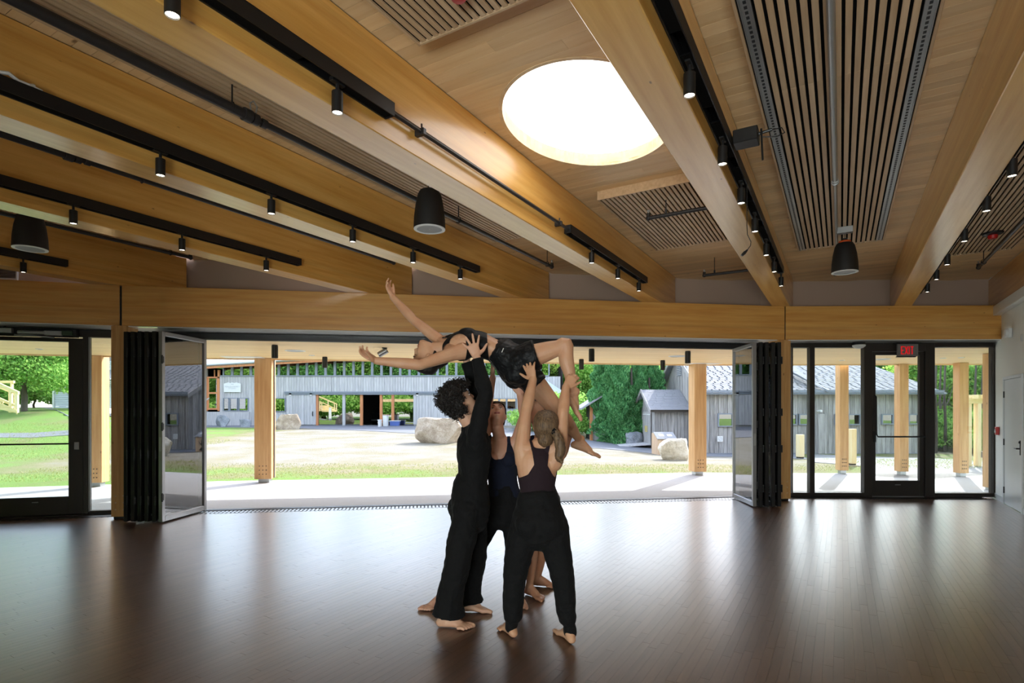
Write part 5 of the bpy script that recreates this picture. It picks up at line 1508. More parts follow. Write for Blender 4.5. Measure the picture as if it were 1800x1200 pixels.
# pale post-like crate left of the column, bollards, pergola posts
cr_ = thing('marker_panel', 'white upright panel on dark foot beyond the left post', 'panel', loc=(P(186, 757, 26).x, 26.0, yard_h(P(186, 757, 26).x, 26) - .02))
build('board', MB().bbox(-.13, .13, -.05, .05, .2, 1.35, .01), M_['white'], cr_); build('foot', MB().bbox(-.13, .13, -.09, .09, 0, .2, .01), M_['rockg'], cr_)
def bollard(px, py0, py1, w_, lb, base=False):
    p = gp_(px, py1); h_ = (py1 - py0) / FPX * p.y
    t = thing('bollard', lb, 'bollard', loc=(p.x, p.y, yard_h(p.x, p.y) + (.0)), rz=.2, group='timber bollards')
    build('shaft', MB().bbox(-w_ / 2, w_ / 2, -w_ / 2, w_ / 2, .07, h_, .01), M_['palewoodz'], t)
    build('shoe', MB().bbox(-w_ * .42, w_ * .42, -w_ * .42, w_ * .42, 0, .07, .005), M_['bronze'], t)
    if base: build('footing', MB().bbox(-w_ * .9, w_ * .9, -w_ * .9, w_ * .9, -.06, .03, .01), M_['rock'], t)
bollard(1406.5, 763.5, 806, .21, 'short pale timber bollard behind the narrow left window')
bollard(1498, 754, 819, .17, 'taller pale bollard on stone footing behind the fixed window', True)
pg = thing('pergola_post', 'cluster of pale timber posts with crossed top beams at right', 'pergola', loc=(P(1711, 815, 16.4).x, 16.4, yard_h(13, 16.4)))
for ox, oy in ((-.17, -.05), (-.05, .14), (.07, -.1), (.17, .1)): build('post', MB().bbox(ox - .05, ox + .05, oy - .05, oy + .05, 0, 2.02, .005), M_['palewoodz'], pg)
build('top_beam', MB().bbox(-.28, .45, -.16, -.08, 1.85, 1.99, .006), M_['palewood'], pg); build('top_beam', MB().bbox(-.28, .45, .1, .18, 1.85, 1.99, .006), M_['palewood'], pg)
build('cross_beam', MB().bbox(-.14, -.05, -.35, .4, 1.98, 2.1, .006), M_['palewood'], pg); build('cross_beam', MB().bbox(.06, .15, -.35, .4, 1.98, 2.1, .006), M_['palewood'], pg)
build('outlet_box', MB().bbox(.1, .22, -.2, -.1, .28, .46, .01), M_['alu'], pg)

# boulders
def boulder(px, py0, py1, wpx, Z, mat, lb, seed, flat=.0, dsc=.8):
    p = P(px, py1, Z); zb = yard_h(p.x, Z)
    w_ = wpx / FPX * Z; h_ = CAM_H + (HOR - py0) / FPX * Z - zb
    bm = bmesh.new(); bmesh.ops.create_icosphere(bm, subdivisions=4, radius=1.0)
    rr = random.Random(seed); planes = [(Vector((rr.gauss(0, 1), rr.gauss(0, 1), rr.gauss(0, .8))).normalized(), rr.uniform(.55, .8)) for _ in range(12)] + [(Vector((0, 0, 1)), .6), (Vector((.15, -1, .1)).normalized(), .7), (Vector((-1, -.2, .15)).normalized(), .85), (Vector((1, -.3, .25)).normalized(), .85)]
    for v in bm.verts:
        c = v.co.normalized(); q = 1.0
        for n_, d_ in planes:
            k = c.dot(n_)
            if k > 0: q = min(q, d_ / k)
        c = c * q; c += noise.noise_vector(c * 2.2 + Vector((seed, 0, 0))) * .07 + noise.noise_vector(c * 6 + Vector((seed, 3, 0))) * .03
        v.co = c
    zs = [v.co.z for v in bm.verts]; xs = [v.co.x for v in bm.verts]
    for v in bm.verts:
        z_ = (v.co.z - min(zs)) / (max(zs) - min(zs))
        v.co = Vector(((v.co.x - (max(xs) + min(xs)) / 2) / (max(xs) - min(xs)) * w_, v.co.y * w_ / 2 * dsc, -.35 * h_ + z_ * (h_ * 1.35)))
    m2 = MB(); bm.verts.index_update(); m2.v = [tuple(v.co) for v in bm.verts]; m2.f = [tuple(v.index for v in f.verts) for f in bm.faces]; bm.free()
    o = build('boulder', m2, mat, None, Matrix.Translation((p.x, Z, zb)), smooth=True)
    return tag(o, lb, 'boulder', 'boulders in the yard')
boulder(770, 733, 777, 86, 25.5, M_['rock'], 'huge tan boulder behind the curly haired person', 3)
boulder(507, 727, 751, 46, 36, M_['rock'], 'grey slanted boulder right of the thick left post', 9)
boulder(1183, 770, 802, 56, 19.2, M_['rockw'], 'pale rounded boulder in front of the litter box', 21)
boulder(1115, 758, 780, 32, 28.0, M_['rockg'], 'dark grey boulder under the conifer', 5)
boulder(391, 729, 738, 26, 39.5, M_['rockg'], 'small boulder on the green bank below the name board', 14)
boulder(431, 736, 743, 20, 39, M_['rockg'], 'low boulder left of the thick left post', 18)
hy = thing('hydrant', 'small red hydrant on the lawn, mirrored in the right folded glass', 'hydrant', loc=(-3.6, 29.5, yard_h(-3.6, 29.5)))
build('barrel', MB().lathe([(.12, 0), (.12, .04), (.08, .05), (.08, .42), (.11, .44), (.11, .48), (.085, .52), (.05, .6), (.02, .63)], 16), M_['red'], hy, smooth=True)
build('side_outlet', MB().cyl((-.16, 0, .34), (.16, 0, .34), .045, n=10), M_['red'], hy)
# ------------------------------------------------------------------ trees
M_['leaf1'] = leaf_mat('maple_leaves', (104, 160, 74), (184, 218, 120))
M_['leaf2'] = leaf_mat('dark_leaves', (76, 136, 78), (140, 188, 112))
M_['leaf3'] = leaf_mat('conifer_sprays', (78, 142, 90), (136, 192, 128), .35)
M_['leafy'] = leaf_mat('bright_leaves', (140, 194, 82), (212, 230, 130), .5)
M_['bark'] = plain('grey_bark', (92, 82, 76), .95, bump=.6, bscale=14, var=.15)
M_['grassb'] = leaf_mat('grass_blades', (132, 146, 74), (186, 186, 124), .3)

def quads(name, c, a, b, mat):
    """leaf cards: centres c, half axes a and b (n x 3 arrays), pointed diamonds"""
    n = len(c)
    v = np.stack([c - a, c - b, c + a, c + b], 1).reshape(-1, 3)
    me = bpy.data.meshes.new(name)
    me.vertices.add(4 * n); me.vertices.foreach_set('co', v.ravel())
    me.loops.add(4 * n); me.loops.foreach_set('vertex_index', np.arange(4 * n))
    me.polygons.add(n); me.polygons.foreach_set('loop_start', np.arange(0, 4 * n, 4))
    me.materials.append(mat); me.update(calc_edges=True)
    return me

def rdir(n):
    d = rng.normal(size=(n, 3)); return d / np.linalg.norm(d, axis=1)[:, None]

def broad_crown(name, n, R_, H, mat, leaf=.16, blobs=26):
    """crown of leaf clusters around many branch tips; base at z=0"""
    cs = []
    bc = rdir(blobs) * rng.uniform(.45, 1.0, (blobs, 1)); bc[:, 2] = np.abs(bc[:, 2]) * 1.0 - .15
    k = rng.integers(0, blobs, n)
    d = rdir(n) * rng.uniform(.15, .42, (n, 1)); d[:, 2] *= .55
    c = (bc[k] + d) * np.array([R_, R_, H]) + np.array([0, 0, H * .35])
    s = leaf * rng.uniform(.6, 1.3, (n, 1))
    a = rdir(n) * s; b = np.cross(a, rdir(n)); b = b / np.linalg.norm(b, axis=1)[:, None] * s * .55
    return quads(name, c, a, b, mat)

def conifer_crown(name, n, R_, H, mat, leaf=.055):
    z = rng.uniform(0, 1, n) ** .85; ang = rng.uniform(0, 2 * np.pi, n)
    prof = np.minimum(1, (1 - z) * 1.6) ** .6 * (.72 + .28 * np.sin(z * 23 + 2 * np.sin(ang * 3))) 
    lump = .8 + .2 * np.sin(ang * 5 + z * 17) * np.cos(z * 31 + ang * 2)
    r_ = R_ * prof * lump * rng.uniform(.72, 1.0, n) ** .5
    c = np.stack([r_ * np.cos(ang), r_ * np.sin(ang), z * H], 1)
    s = leaf * rng.uniform(.6, 1.5, (n, 1))
    up = np.stack([np.cos(ang) * .5, np.sin(ang) * .5, np.ones(n) * .8], 1) + rdir(n) * .5
    a = up / np.linalg.norm(up, axis=1)[:, None] * s
    b = np.cross(a, rdir(n)); b = b / np.linalg.norm(b, axis=1)[:, None] * s * .5
    return quads(name, c, a, b, mat)

def trunk_mesh(h, r, nb=6, seed=1):
    rr = random.Random(seed); mb = MB()
    pts = [(rr.uniform(-.06, .06) * i, rr.uniform(-.06, .06) * i, h * i / 6) for i in range(7)]
    mb.tube(pts, [r * (1 - .1 * i) for i in range(7)], 9)
    for k in range(nb):
        q = rr.uniform(.45, .95); b0 = Vector(pts[int(q * 6)]); an = rr.uniform(0, 6.28); l_ = h * rr.uniform(.25, .5)
        d_ = Vector((math.cos(an), math.sin(an), rr.uniform(.4, 1.1))).normalized()
        mb.tube([b0, b0 + d_ * l_ * .5, b0 + d_ * l_ + Vector((0, 0, l_ * .1))], [r * .4, r * .28, r * .12], 6)
    return mesh_data('trunk', mb, M_['bark'], True)

CR = {'maple': broad_crown('crown', 44000, 3.2, 4.6, M_['leaf1'], .10, 40), 'dark': broad_crown('crown', 44000, 3.0, 5.2, M_['leaf2'], .10, 46), 'bright': broad_crown('crown', 36000, 3.0, 4.6, M_['leafy'], .10, 34),
      'low': broad_crown('crown', 22000, 2.2, 1.7, M_['leaf1'], .07, 30)}
TM = {k: trunk_mesh(5.5, .2, 7, i + 2) for i, k in enumerate(('maple', 'dark', 'bright'))}
TM['low'] = trunk_mesh(1.2, .06, 6, 9)
KINDN = {'maple': 'maple_tree', 'dark': 'forest_tree', 'bright': 'young_tree', 'low': 'shrub'}
def tree(kind, x, y, sc, lb, zc=3.0, grp='trees around the yard', rz=None):
    z = yard_h(x, y) if y > 5 else 0
    rz = random.uniform(0, 6.28) if rz is None else rz
    t = thing(KINDN[kind], lb, 'shrub' if kind == 'low' else 'tree', M=Matrix.Translation((x, y, z - .05)) @ Matrix.Rotation(rz, 4, 'Z') @ Matrix.Diagonal((sc, sc, sc, 1)), group=grp)
    inst(TM[kind], Matrix.Identity(4), t, 'trunk')
    inst(CR[kind], Matrix.Translation((0, 0, zc if kind != 'low' else .15)), t, 'crown')
    return t
# left side: maple and dark trees behind the stairs and the white house
def tpx(kind, px, Y, sc, lb, zc=3.0, **k): tree(kind, (px - 900) / FPX * Y, Y, sc, lb, zc, **k)
tpx('maple', 42, 31, .82, 'broad maple behind the pine stairs', 1.2)
tpx('dark', 110, 44, 1.1, 'dark tree above the white house roof', 1.6)
tpx('bright', -10, 36, 1.0, 'bright tree at the left edge', 2.0)
tpx('low', 60, 38, 1.2, 'green shrub below the maple at left')
tpx('dark', 15, 47, 1.2, 'dark tree far behind the stairs', 1.0)
tpx('maple', 200, 50, 1.1, 'tall maple behind the white house wing', 2.0)
# behind the studio
for i, (px, Y, k) in enumerate(((330, 58, 'maple'), (480, 60, 'dark'), (640, 60, 'maple'), (800, 60, 'dark'))):
    tpx(k, px, Y, 1.4, ['maple rising behind the studio roof at left', 'dark tree behind the studio roof beyond the thick post', 'maple behind the studio clerestory', 'dark tree behind the studio above the curly head'][i], 2.5)
# centre and right wood
wood_ = [(905, 56, 'maple', 1.3, 'maple right of the studio wing'), (950, 50, 'bright', 1.1, 'bright tree between studio and conifer'), (985, 52, 'bright', 1.0, 'young bright tree above the dancers ankle'), (1005, 58, 'dark', 1.4, 'tall dark tree behind the bright young tree'),
         (1040, 46, 'maple', 1.0, 'maple behind the back shed'), (1085, 52, 'dark', 1.3, 'dark tree behind the conifer'), (1140, 45, 'maple', 1.15, 'maple behind the annex roof'), (1185, 54, 'dark', 1.4, 'dark tree behind the barn gable'), (1010, 33, 'low', 1.0, 'pale layered shrub left of the back shed'), (975, 36, 'low', 1.2, 'pale shrub beyond the dancers foot'),
         (1560, 44, 'maple', 1.2, 'maple over the barn hip roof'), (1610, 40, 'dark', 1.2, 'dark tree at the barn right end'), (1650, 31, 'bright', .9, 'bright tree left in the right window'), (1668, 38, 'maple', 1.1, 'maple centre in the right window'), (1705, 30, 'maple', .9, 'maple behind the pergola posts'), (1735, 36, 'dark', 1.1, 'dark tree right of the pergola posts'), (1760, 29, 'bright', .9, 'bright tree at the right window edge'), (1790, 34, 'maple', 1.1, 'maple hidden partly by the right wall'), (1690, 26, 'low', .9, 'shrub behind the slim right post'), (1735, 25, 'low', .9, 'yellow green shrub near the right wall'), (1640, 29, 'low', 1.0, 'shrub beside the barn end'), (1500, 48, 'dark', 1.3, 'dark tree behind the barn roof')]
for px, Y, k, sc, lb in wood_:
    tpx(k, px, Y, sc, lb, 1.6 if k != 'bright' else 1.2)
# woodland that the studio windows mirror, behind this building
for i, x in enumerate((-50, -42, -34, -26, -18, -10, -2, 6)):
    tree('maple' if i % 2 else 'dark', x, -17 - 3 * (i % 2), 2.2, ['leftmost', 'second', 'third', 'fourth', 'fifth', 'sixth', 'seventh', 'eighth'][i] + ' tree of the row behind the hall mirrored in studio panes', 1.5, grp='trees behind the hall')
for i, (x, y) in enumerate(((21, 12), (26, 6), (31, 0), (27, 14))):
    tree('maple' if i % 2 else 'dark', x, y, 1.3, ['nearest', 'second', 'third', 'fourth'][i] + ' tree right of the hall, mirrored in the barn windows', 1.2, grp='trees right of the hall')
for i, x in enumerate((-56, -47, -38, -29, -20, -11)):
    tree('low', x, -13.0 - (i % 2), 3.2, ['leftmost', 'second', 'third', 'fourth', 'fifth', 'sixth'][i] + ' tall hedge shrub behind the hall mirrored in studio glass', grp='shrubs behind the hall')
# the conifer between shed and annex: several leaders grown together
cf = thing('conifer', 'dense green conifer between the back shed and the annex', 'tree', loc=(P(1112, 775, 28.5).x, 28.8, yard_h(6, 28.8) - .05))
CM = [conifer_crown('crown', 42000, 1.15, 5.6, M_['leaf3']), conifer_crown('crown', 32000, .95, 4.9, M_['leaf3'])]
build('trunk', MB().tube([(0, 0, 0), (.05, 0, 1.5), (0, 0, 4)], [.16, .12, .04], 8).tube([(.9, .1, 0), (.95, .1, 3.5)], [.1, .04], 8), M_['bark'], cf, smooth=True)
inst(CM[0], Matrix.Translation((-.75, 0, .1)), cf, 'crown'); inst(CM[1], Matrix.Translation((.35, .2, .15)) @ Matrix.Rotation(1.3, 4, 'Z'), cf, 'crown'); inst(CM[1], Matrix.Translation((1.25, .6, .3)) @ Matrix.Rotation(2.6, 4, 'Z'), cf, 'crown'); inst(CM[0], Matrix.Translation((-1.2, .7, .6)) @ Matrix.Rotation(.6, 4, 'Z'), cf, 'crown')
# thin trunks of the wood at the right window
me = mesh_data('sapling_trunk', MB().tube([(0, 0, 0), (.03, 0, 1.2), (0, .03, 2.6), (.04, 0, 4.6)], [.07, .06, .05, .03], 7), M_['bark'], True)
for i, (px, Y) in enumerate(((1645, 24.5), (1653, 27), (1661, 25), (1668, 28.5), (1715, 26), (1727, 27))):
    x = (px - 900) / FPX * Y
    t = thing('sapling', ['leftmost', 'second', 'third', 'fourth', 'fifth', 'rightmost'][i] + ' thin bare sapling trunk seen through the right window', 'tree', loc=(x, Y, yard_h(x, Y) - .05), group='saplings at the wood edge')
    inst(me, Matrix.Identity(4), t, 'stem'); build('side_branch', MB().tube([(0, 0, 2.0), (.3, .1, 2.5), (.5, .1, 3.2)], [.025, .018, .008], 6), M_['bark'], t)
# grass blades along the patio and on the left bank
def grass_patch(name, n, x0, x1, y0, y1, lb, hmin=.02, hmax=.06):
    x = rng.uniform(x0, x1, n); y = rng.uniform(y0, y1, n)
    keep = y > 13.1 + .12 * (x + 5) + .35; x, y = x[keep], y[keep]; n = len(x)
    z = np.array([yard_h(a, b) for a, b in zip(x, y)]) - .005; h = rng.uniform(hmin, hmax, n)
    c = np.stack([x, y, z + h / 2], 1); a = np.stack([rng.normal(0, .3, n) * h, rng.normal(0, .3, n) * h, h * .5], 1)
    ang = rng.uniform(0, 3.14, n); b = np.stack([np.cos(ang), np.sin(ang), np.zeros(n)], 1) * .006
    o = bpy.data.objects.new(name, quads(name, c, a, b, M_['grassb'])); _reg(o, Matrix.Identity(4), None); tag(o, lb, 'grass', kind='stuff')
grass_patch('grass', 16000, -13, 12, 12.6, 17.0, 'short grass sprouting along the patio edge')
grass_patch('grass', 9000, -24, -13, 18, 27, 'green grass on the left bank', .03, .09)
grass_patch('grass', 5000, 11, 17, 15.5, 20, 'green grass by the pergola posts at right', .03, .08)
# ------------------------------------------------------------------ people
def skin_mat(name, rgb):
    m, nt, b, out = new_mat(name); L = nt.links.new
    tc = N(nt, 'ShaderNodeTexCoord'); no = N(nt, 'ShaderNodeTexNoise', _Scale=9.0, _Detail=4.0); L(tc.outputs['Object'], no.inputs['Vector'])
    cr = N(nt, 'ShaderNodeValToRGB'); d = [max(0, c - 12) for c in rgb]; d[0] += 6
    cr.color_ramp.elements[0].position = .35; cr.color_ramp.elements[0].color = lin(d); cr.color_ramp.elements[1].position = .65; cr.color_ramp.elements[1].color = lin(rgb)
    L(no.outputs[0], cr.inputs[0]); L(cr.outputs[0], b.inputs['Base Color'])
    b.inputs['Roughness'].default_value = .52; b.inputs['Subsurface Weight'].default_value = .12
    b.inputs['Subsurface Radius'].default_value = (.012, .005, .003); b.inputs['Subsurface Scale'].default_value = .6
    return m
def cloth_mat(name, rgb, rough=.85, sheen=.12, fold=.5):
    m, nt, b, out = new_mat(name); L = nt.links.new
    b.inputs['Base Color'].default_value = lin(rgb); b.inputs['Roughness'].default_value = rough; b.inputs['Sheen Weight'].default_value = sheen; b.inputs['Specular IOR Level'].default_value = .25
    tc = N(nt, 'ShaderNodeTexCoord'); n1 = N(nt, 'ShaderNodeTexNoise', _Scale=9.0, _Detail=3.0, _Distortion=1.2); L(tc.outputs['Object'], n1.inputs['Vector'])
    bp = N(nt, 'ShaderNodeBump', _Strength=fold, _Distance=.03); L(n1.outputs[0], bp.inputs['Height']); L(bp.outputs[0], b.inputs['Normal'])
    return m
def hair_mat(name, c1, c2):
    m, nt, b, out = new_mat(name); L = nt.links.new
    tc = N(nt, 'ShaderNodeTexCoord'); mp = N(nt, 'ShaderNodeMapping'); mp.inputs['Scale'].default_value = (1, 1, .12); L(tc.outputs['Object'], mp.inputs[0])
    no = N(nt, 'ShaderNodeTexNoise', _Scale=110.0, _Detail=3.0); L(mp.outputs[0], no.inputs['Vector'])
    cr = N(nt, 'ShaderNodeValToRGB'); cr.color_ramp.elements[0].position = .35; cr.color_ramp.elements[0].color = lin(c1); cr.color_ramp.elements[1].position = .65; cr.color_ramp.elements[1].color = lin(c2)
    L(no.outputs[0], cr.inputs[0]); L(cr.outputs[0], b.inputs['Base Color']); b.inputs['Roughness'].default_value = .6
    bp = N(nt, 'ShaderNodeBump', _Strength=.5, _Distance=.006); L(no.outputs[0], bp.inputs['Height']); L(bp.outputs[0], b.inputs['Normal'])
    return m
SK1 = skin_mat('skin_fair', (214, 170, 142)); SK2 = skin_mat('skin_olive', (206, 160, 126)); SK3 = skin_mat('skin_rosy', (212, 164, 138)); SK4 = skin_mat('skin_tan', (196, 148, 118))
C_BLACK = cloth_mat('black_jersey', (13, 13, 14), sheen=.02); C_NAVY = cloth_mat('navy_jersey', (20, 25, 42), sheen=.03, fold=.2); C_PLUM = cloth_mat('dark_plum_jersey', (38, 25, 31), sheen=.03, fold=.2); C_SHORT = cloth_mat('black_nylon', (15, 16, 18), .55, .02, .7); C_CROP = cloth_mat('black_stretch', (15, 16, 18), .6, .02, .15)
H_DARK = hair_mat('near_black_hair', (16, 12, 10), (38, 30, 26)); H_BRN = hair_mat('dark_brown_hair', (34, 24, 18), (66, 48, 36)); H_BLD = hair_mat('dark_blonde_hair', (74, 56, 40), (122, 96, 68))
M_EYE = plain('eye_white', (224, 216, 208), .3); M_IRIS = plain('dark_iris', (40, 28, 22), .25); M_LIP = plain('lip_rose', (172, 96, 88), .5); M_BROW = plain('brow_hair', (46, 34, 28), .8); M_NAIL = plain('nail', (226, 180, 162), .35)

def V3(p): return np.array(p, float)
def AN(px, py, Z, z=.084):
    q = P(px, py, Z); q.z = z; return q
def unit(a): a = np.asarray(a, float); return a / np.linalg.norm(a)

def limb(mb, pts, rads, ref=(0, 1, 0), n=16, cap0=True, cap1=True):
    """rounded tapering tube with elliptical sections; radius (a, b): a across along ref, b along the other"""
    pts = [V3(p) for p in pts]; rads = [(r, r) if np.isscalar(r) else r for r in rads]
    m = len(pts); ref = unit(ref); rings = []
    tans = [unit(pts[min(i + 1, m - 1)] - pts[max(i - 1, 0)]) for i in range(m)]
    def ring(c, t, a, b):
        x = ref - t * ref.dot(t)
        x = unit(x) if np.linalg.norm(x) > 1e-3 else unit(np.cross(t, (.3, .5, .8)))
        y = np.cross(t, x)
        return [c + x * a * math.cos(2 * math.pi * i / n) + y * b * math.sin(2 * math.pi * i / n) for i in range(n)]
    seq = []
    if cap0:
        for q in (80, 55, 28):
            k = math.radians(q); rr = min(rads[0]); seq.append((pts[0] - tans[0] * rr * math.sin(k), tans[0], rads[0][0] * math.cos(k), rads[0][1] * math.cos(k)))
    for p, t, (a, b) in zip(pts, tans, rads): seq.append((p, t, a, b))
    if cap1:
        for q in (28, 55, 80):
            k = math.radians(q); rr = min(rads[-1]); seq.append((pts[-1] + tans[-1] * rr * math.sin(k), tans[-1], rads[-1][0] * math.cos(k), rads[-1][1] * math.cos(k)))
    vs = []; fs = []
    for s in seq: vs += ring(*s)
    for k in range(len(seq) - 1):
        for i in range(n): fs.append((k * n + i, k * n + (i + 1) % n, (k + 1) * n + (i + 1) % n, (k + 1) * n + i))
    e = (len(seq) - 1) * n
    fs += [tuple(range(n - 1, -1, -1)), tuple(range(e, e + n))]
    mb.add(vs, fs)

def smooth_path(pts, rads, k=4):
    """Catmull-Rom resampling of joints and radii"""
    P_ = [V3(p) for p in pts]; R_ = [V3((r, r) if np.isscalar(r) else r) for r in rads]
    P_ = [2 * P_[0] - P_[1]] + P_ + [2 * P_[-1] - P_[-2]]; R_ = [R_[0]] + R_ + [R_[-1]]
    op, orr = [], []
    for i in range(1, len(P_) - 2):
        for j in range(k):
            t = j / k; c = [(-t ** 3 + 2 * t ** 2 - t) / 2, (3 * t ** 3 - 5 * t ** 2 + 2) / 2, (-3 * t ** 3 + 4 * t ** 2 + t) / 2, (t ** 3 - t ** 2) / 2]
            op.append(sum(c[q] * P_[i - 1 + q] for q in range(4))); orr.append(tuple(sum(c[q] * R_[i - 1 + q] for q in range(4))))
    op.append(P_[-2]); orr.append(tuple(R_[-2]))
    return op, orr

def slimb(mb, pts, rads, ref=(0, 1, 0), n=16, k=4, cap1=True):
    p, r = smooth_path(pts, rads, k); limb(mb, p, r, ref, n, True, cap1)

def remesh(mb, voxel=.006, sm=4, fac=.5):
    me = bpy.data.meshes.new('tmp'); me.from_pydata([tuple(map(float, v)) for v in mb.v], [], mb.f); me.update()
    o = bpy.data.objects.new('tmp', me); COL.objects.link(o)
    r = o.modifiers.new('r', 'REMESH'); r.mode = 'VOXEL'; r.voxel_size = voxel; r.adaptivity = 0
    s = o.modifiers.new('s', 'SMOOTH'); s.factor = fac; s.iterations = sm
    t = o.modifiers.new('t', 'TRIANGULATE')
    dg = bpy.context.evaluated_depsgraph_get(); e = bpy.data.meshes.new_from_object(o.evaluated_get(dg))
    v = np.empty(len(e.vertices) * 3); e.vertices.foreach_get('co', v); nr = np.empty(len(e.vertices) * 3); e.vertices.foreach_get('normal', nr)
    f = np.empty(len(e.loops), dtype=np.int64); e.loops.foreach_get('vertex_index', f)
    bpy.data.objects.remove(o); bpy.data.meshes.remove(me); bpy.data.meshes.remove(e)
    return v.reshape(-1, 3), f.reshape(-1, 3), nr.reshape(-1, 3)

def clip(v, f, nr, g):
    """keep the part of a triangle mesh where g > 0, cutting triangles along g = 0"""
    gi = g[f]; pos = gi > 0; c = pos.sum(1)
    out = [f[c == 3]]; ev = {}; nv = []; nn = []; base = len(v)
    def mid(a, b):
        k = (a, b) if a < b else (b, a)
        if k not in ev:
            t = g[k[0]] / (g[k[0]] - g[k[1]]); ev[k] = base + len(nv); nv.append(v[k[0]] + (v[k[1]] - v[k[0]]) * t); nn.append(nr[k[0]] + (nr[k[1]] - nr[k[0]]) * t)
        return ev[k]
    ex = []
    for tri, p in zip(f[(c == 1) | (c == 2)], pos[(c == 1) | (c == 2)]):
        tri = [int(q) for q in tri]
        if p.sum() == 1:
            i = int(np.argmax(p)); a, b, d = tri[i], tri[(i + 1) % 3], tri[(i + 2) % 3]
            ex.append((a, mid(a, b), mid(a, d)))
        else:
            i = int(np.argmin(p)); a, b, d = tri[i], tri[(i + 1) % 3], tri[(i + 2) % 3]
            ex.append((b, d, mid(a, b))); ex.append((d, mid(a, d), mid(a, b)))
    if ex: out.append(np.array(ex))
    F = np.concatenate(out); VV = np.concatenate([v, np.array(nv).reshape(-1, 3)]); NN = np.concatenate([nr, np.array(nn).reshape(-1, 3)])
    used, inv = np.unique(F, return_inverse=True)
    return VV[used], inv.reshape(-1, 3), NN[used]

def np_mesh(name, v, f, mat):
    me = bpy.data.meshes.new(name); n = len(f)
    me.vertices.add(len(v)); me.vertices.foreach_set('co', np.ascontiguousarray(v, dtype=np.float32).ravel())
    me.loops.add(3 * n); me.loops.foreach_set('vertex_index', np.ascontiguousarray(f, dtype=np.int32).ravel())
    me.polygons.add(n); me.polygons.foreach_set('loop_start', np.arange(0, 3 * n, 3, dtype=np.int32))
    me.materials.append(mat); me.update(calc_edges=True)
    me.polygons.foreach_set('use_smooth', [True] * n); me.update()
    return me

HEAD_T = [(-.118, .070, -.002, .022), (-.108, .086, -.028, .036), (-.088, .089, -.048, .050), (-.06, .0875, -.066, .060), (-.03, .088, -.082, .066), (0, .089, -.095, .0705), (.03, .0935, -.102, .074), (.06, .089, -.103, .0745), (.085, .076, -.094, .068), (.105, .047, -.072, .05), (.117, .012, -.034, .022)]
def head_surface(infl=0.0, feat=True, n=40, m=34):
    hs = np.linspace(-.118 - infl * .5, .117 + infl, m); T = np.array(HEAD_T); vs = []
    hq = np.clip(hs, -.118, .117) if infl == 0 else -.118 + (hs - hs[0]) / (hs[-1] - hs[0]) * .235
    Fm, Bm, Wm = (np.interp(hq, T[:, 0], T[:, k]) for k in (1, 2, 3))
    for j, h in enumerate(hs):
        F_, B_, W_ = Fm[j] + infl, Bm[j] - infl, Wm[j] + infl
        md, hf = (F_ + B_) / 2, (F_ - B_) / 2
        for i in range(n):
            q = 2 * math.pi * i / n; cx, sx = math.cos(q), math.sin(q)
            x = W_ * math.copysign(abs(sx) ** .85, sx); y = md + hf * math.copysign(abs(cx) ** .9, cx)
            if feat and cx > 0:
                hh = hq[j]
                y += .026 * math.exp(-(x / .0115) ** 2) * max(0, min(1, (.028 - hh) / .055)) * (1 if hh > -.03 else math.exp(-((hh + .03) / .008) ** 2))
                y += .006 * math.exp(-(x / .02) ** 2 - ((hh + .058) / .009) ** 2) + .005 * math.exp(-(x / .018) ** 2 - ((hh + .074) / .008) ** 2)
                y -= .006 * math.exp(-(x / .028) ** 2 - ((hh + .066) / .004) ** 2)
                y += .007 * math.exp(-(x / .022) ** 2 - ((hh + .1) / .014) ** 2)
                for sg in (-1, 1):
                    y -= .0125 * math.exp(-((x - sg * .032) / .016) ** 2 - ((hh - .006) / .011) ** 2)
                    y += .004 * math.exp(-((x - sg * .030) / .02) ** 2 - ((hh - .028) / .008) ** 2)
                    y += .004 * math.exp(-((x - sg * .042) / .018) ** 2 - ((hh + .024) / .016) ** 2)
            vs.append((x, y, h))
    fs = []
    for j in range(m - 1):
        for i in range(n): fs.append((j * n + i, (j + 1) * n + i, (j + 1) * n + (i + 1) % n, j * n + (i + 1) % n))
    fs += [tuple(range(n)), tuple(range((m - 1) * n + n - 1, (m - 1) * n - 1, -1))]
    return vs, fs

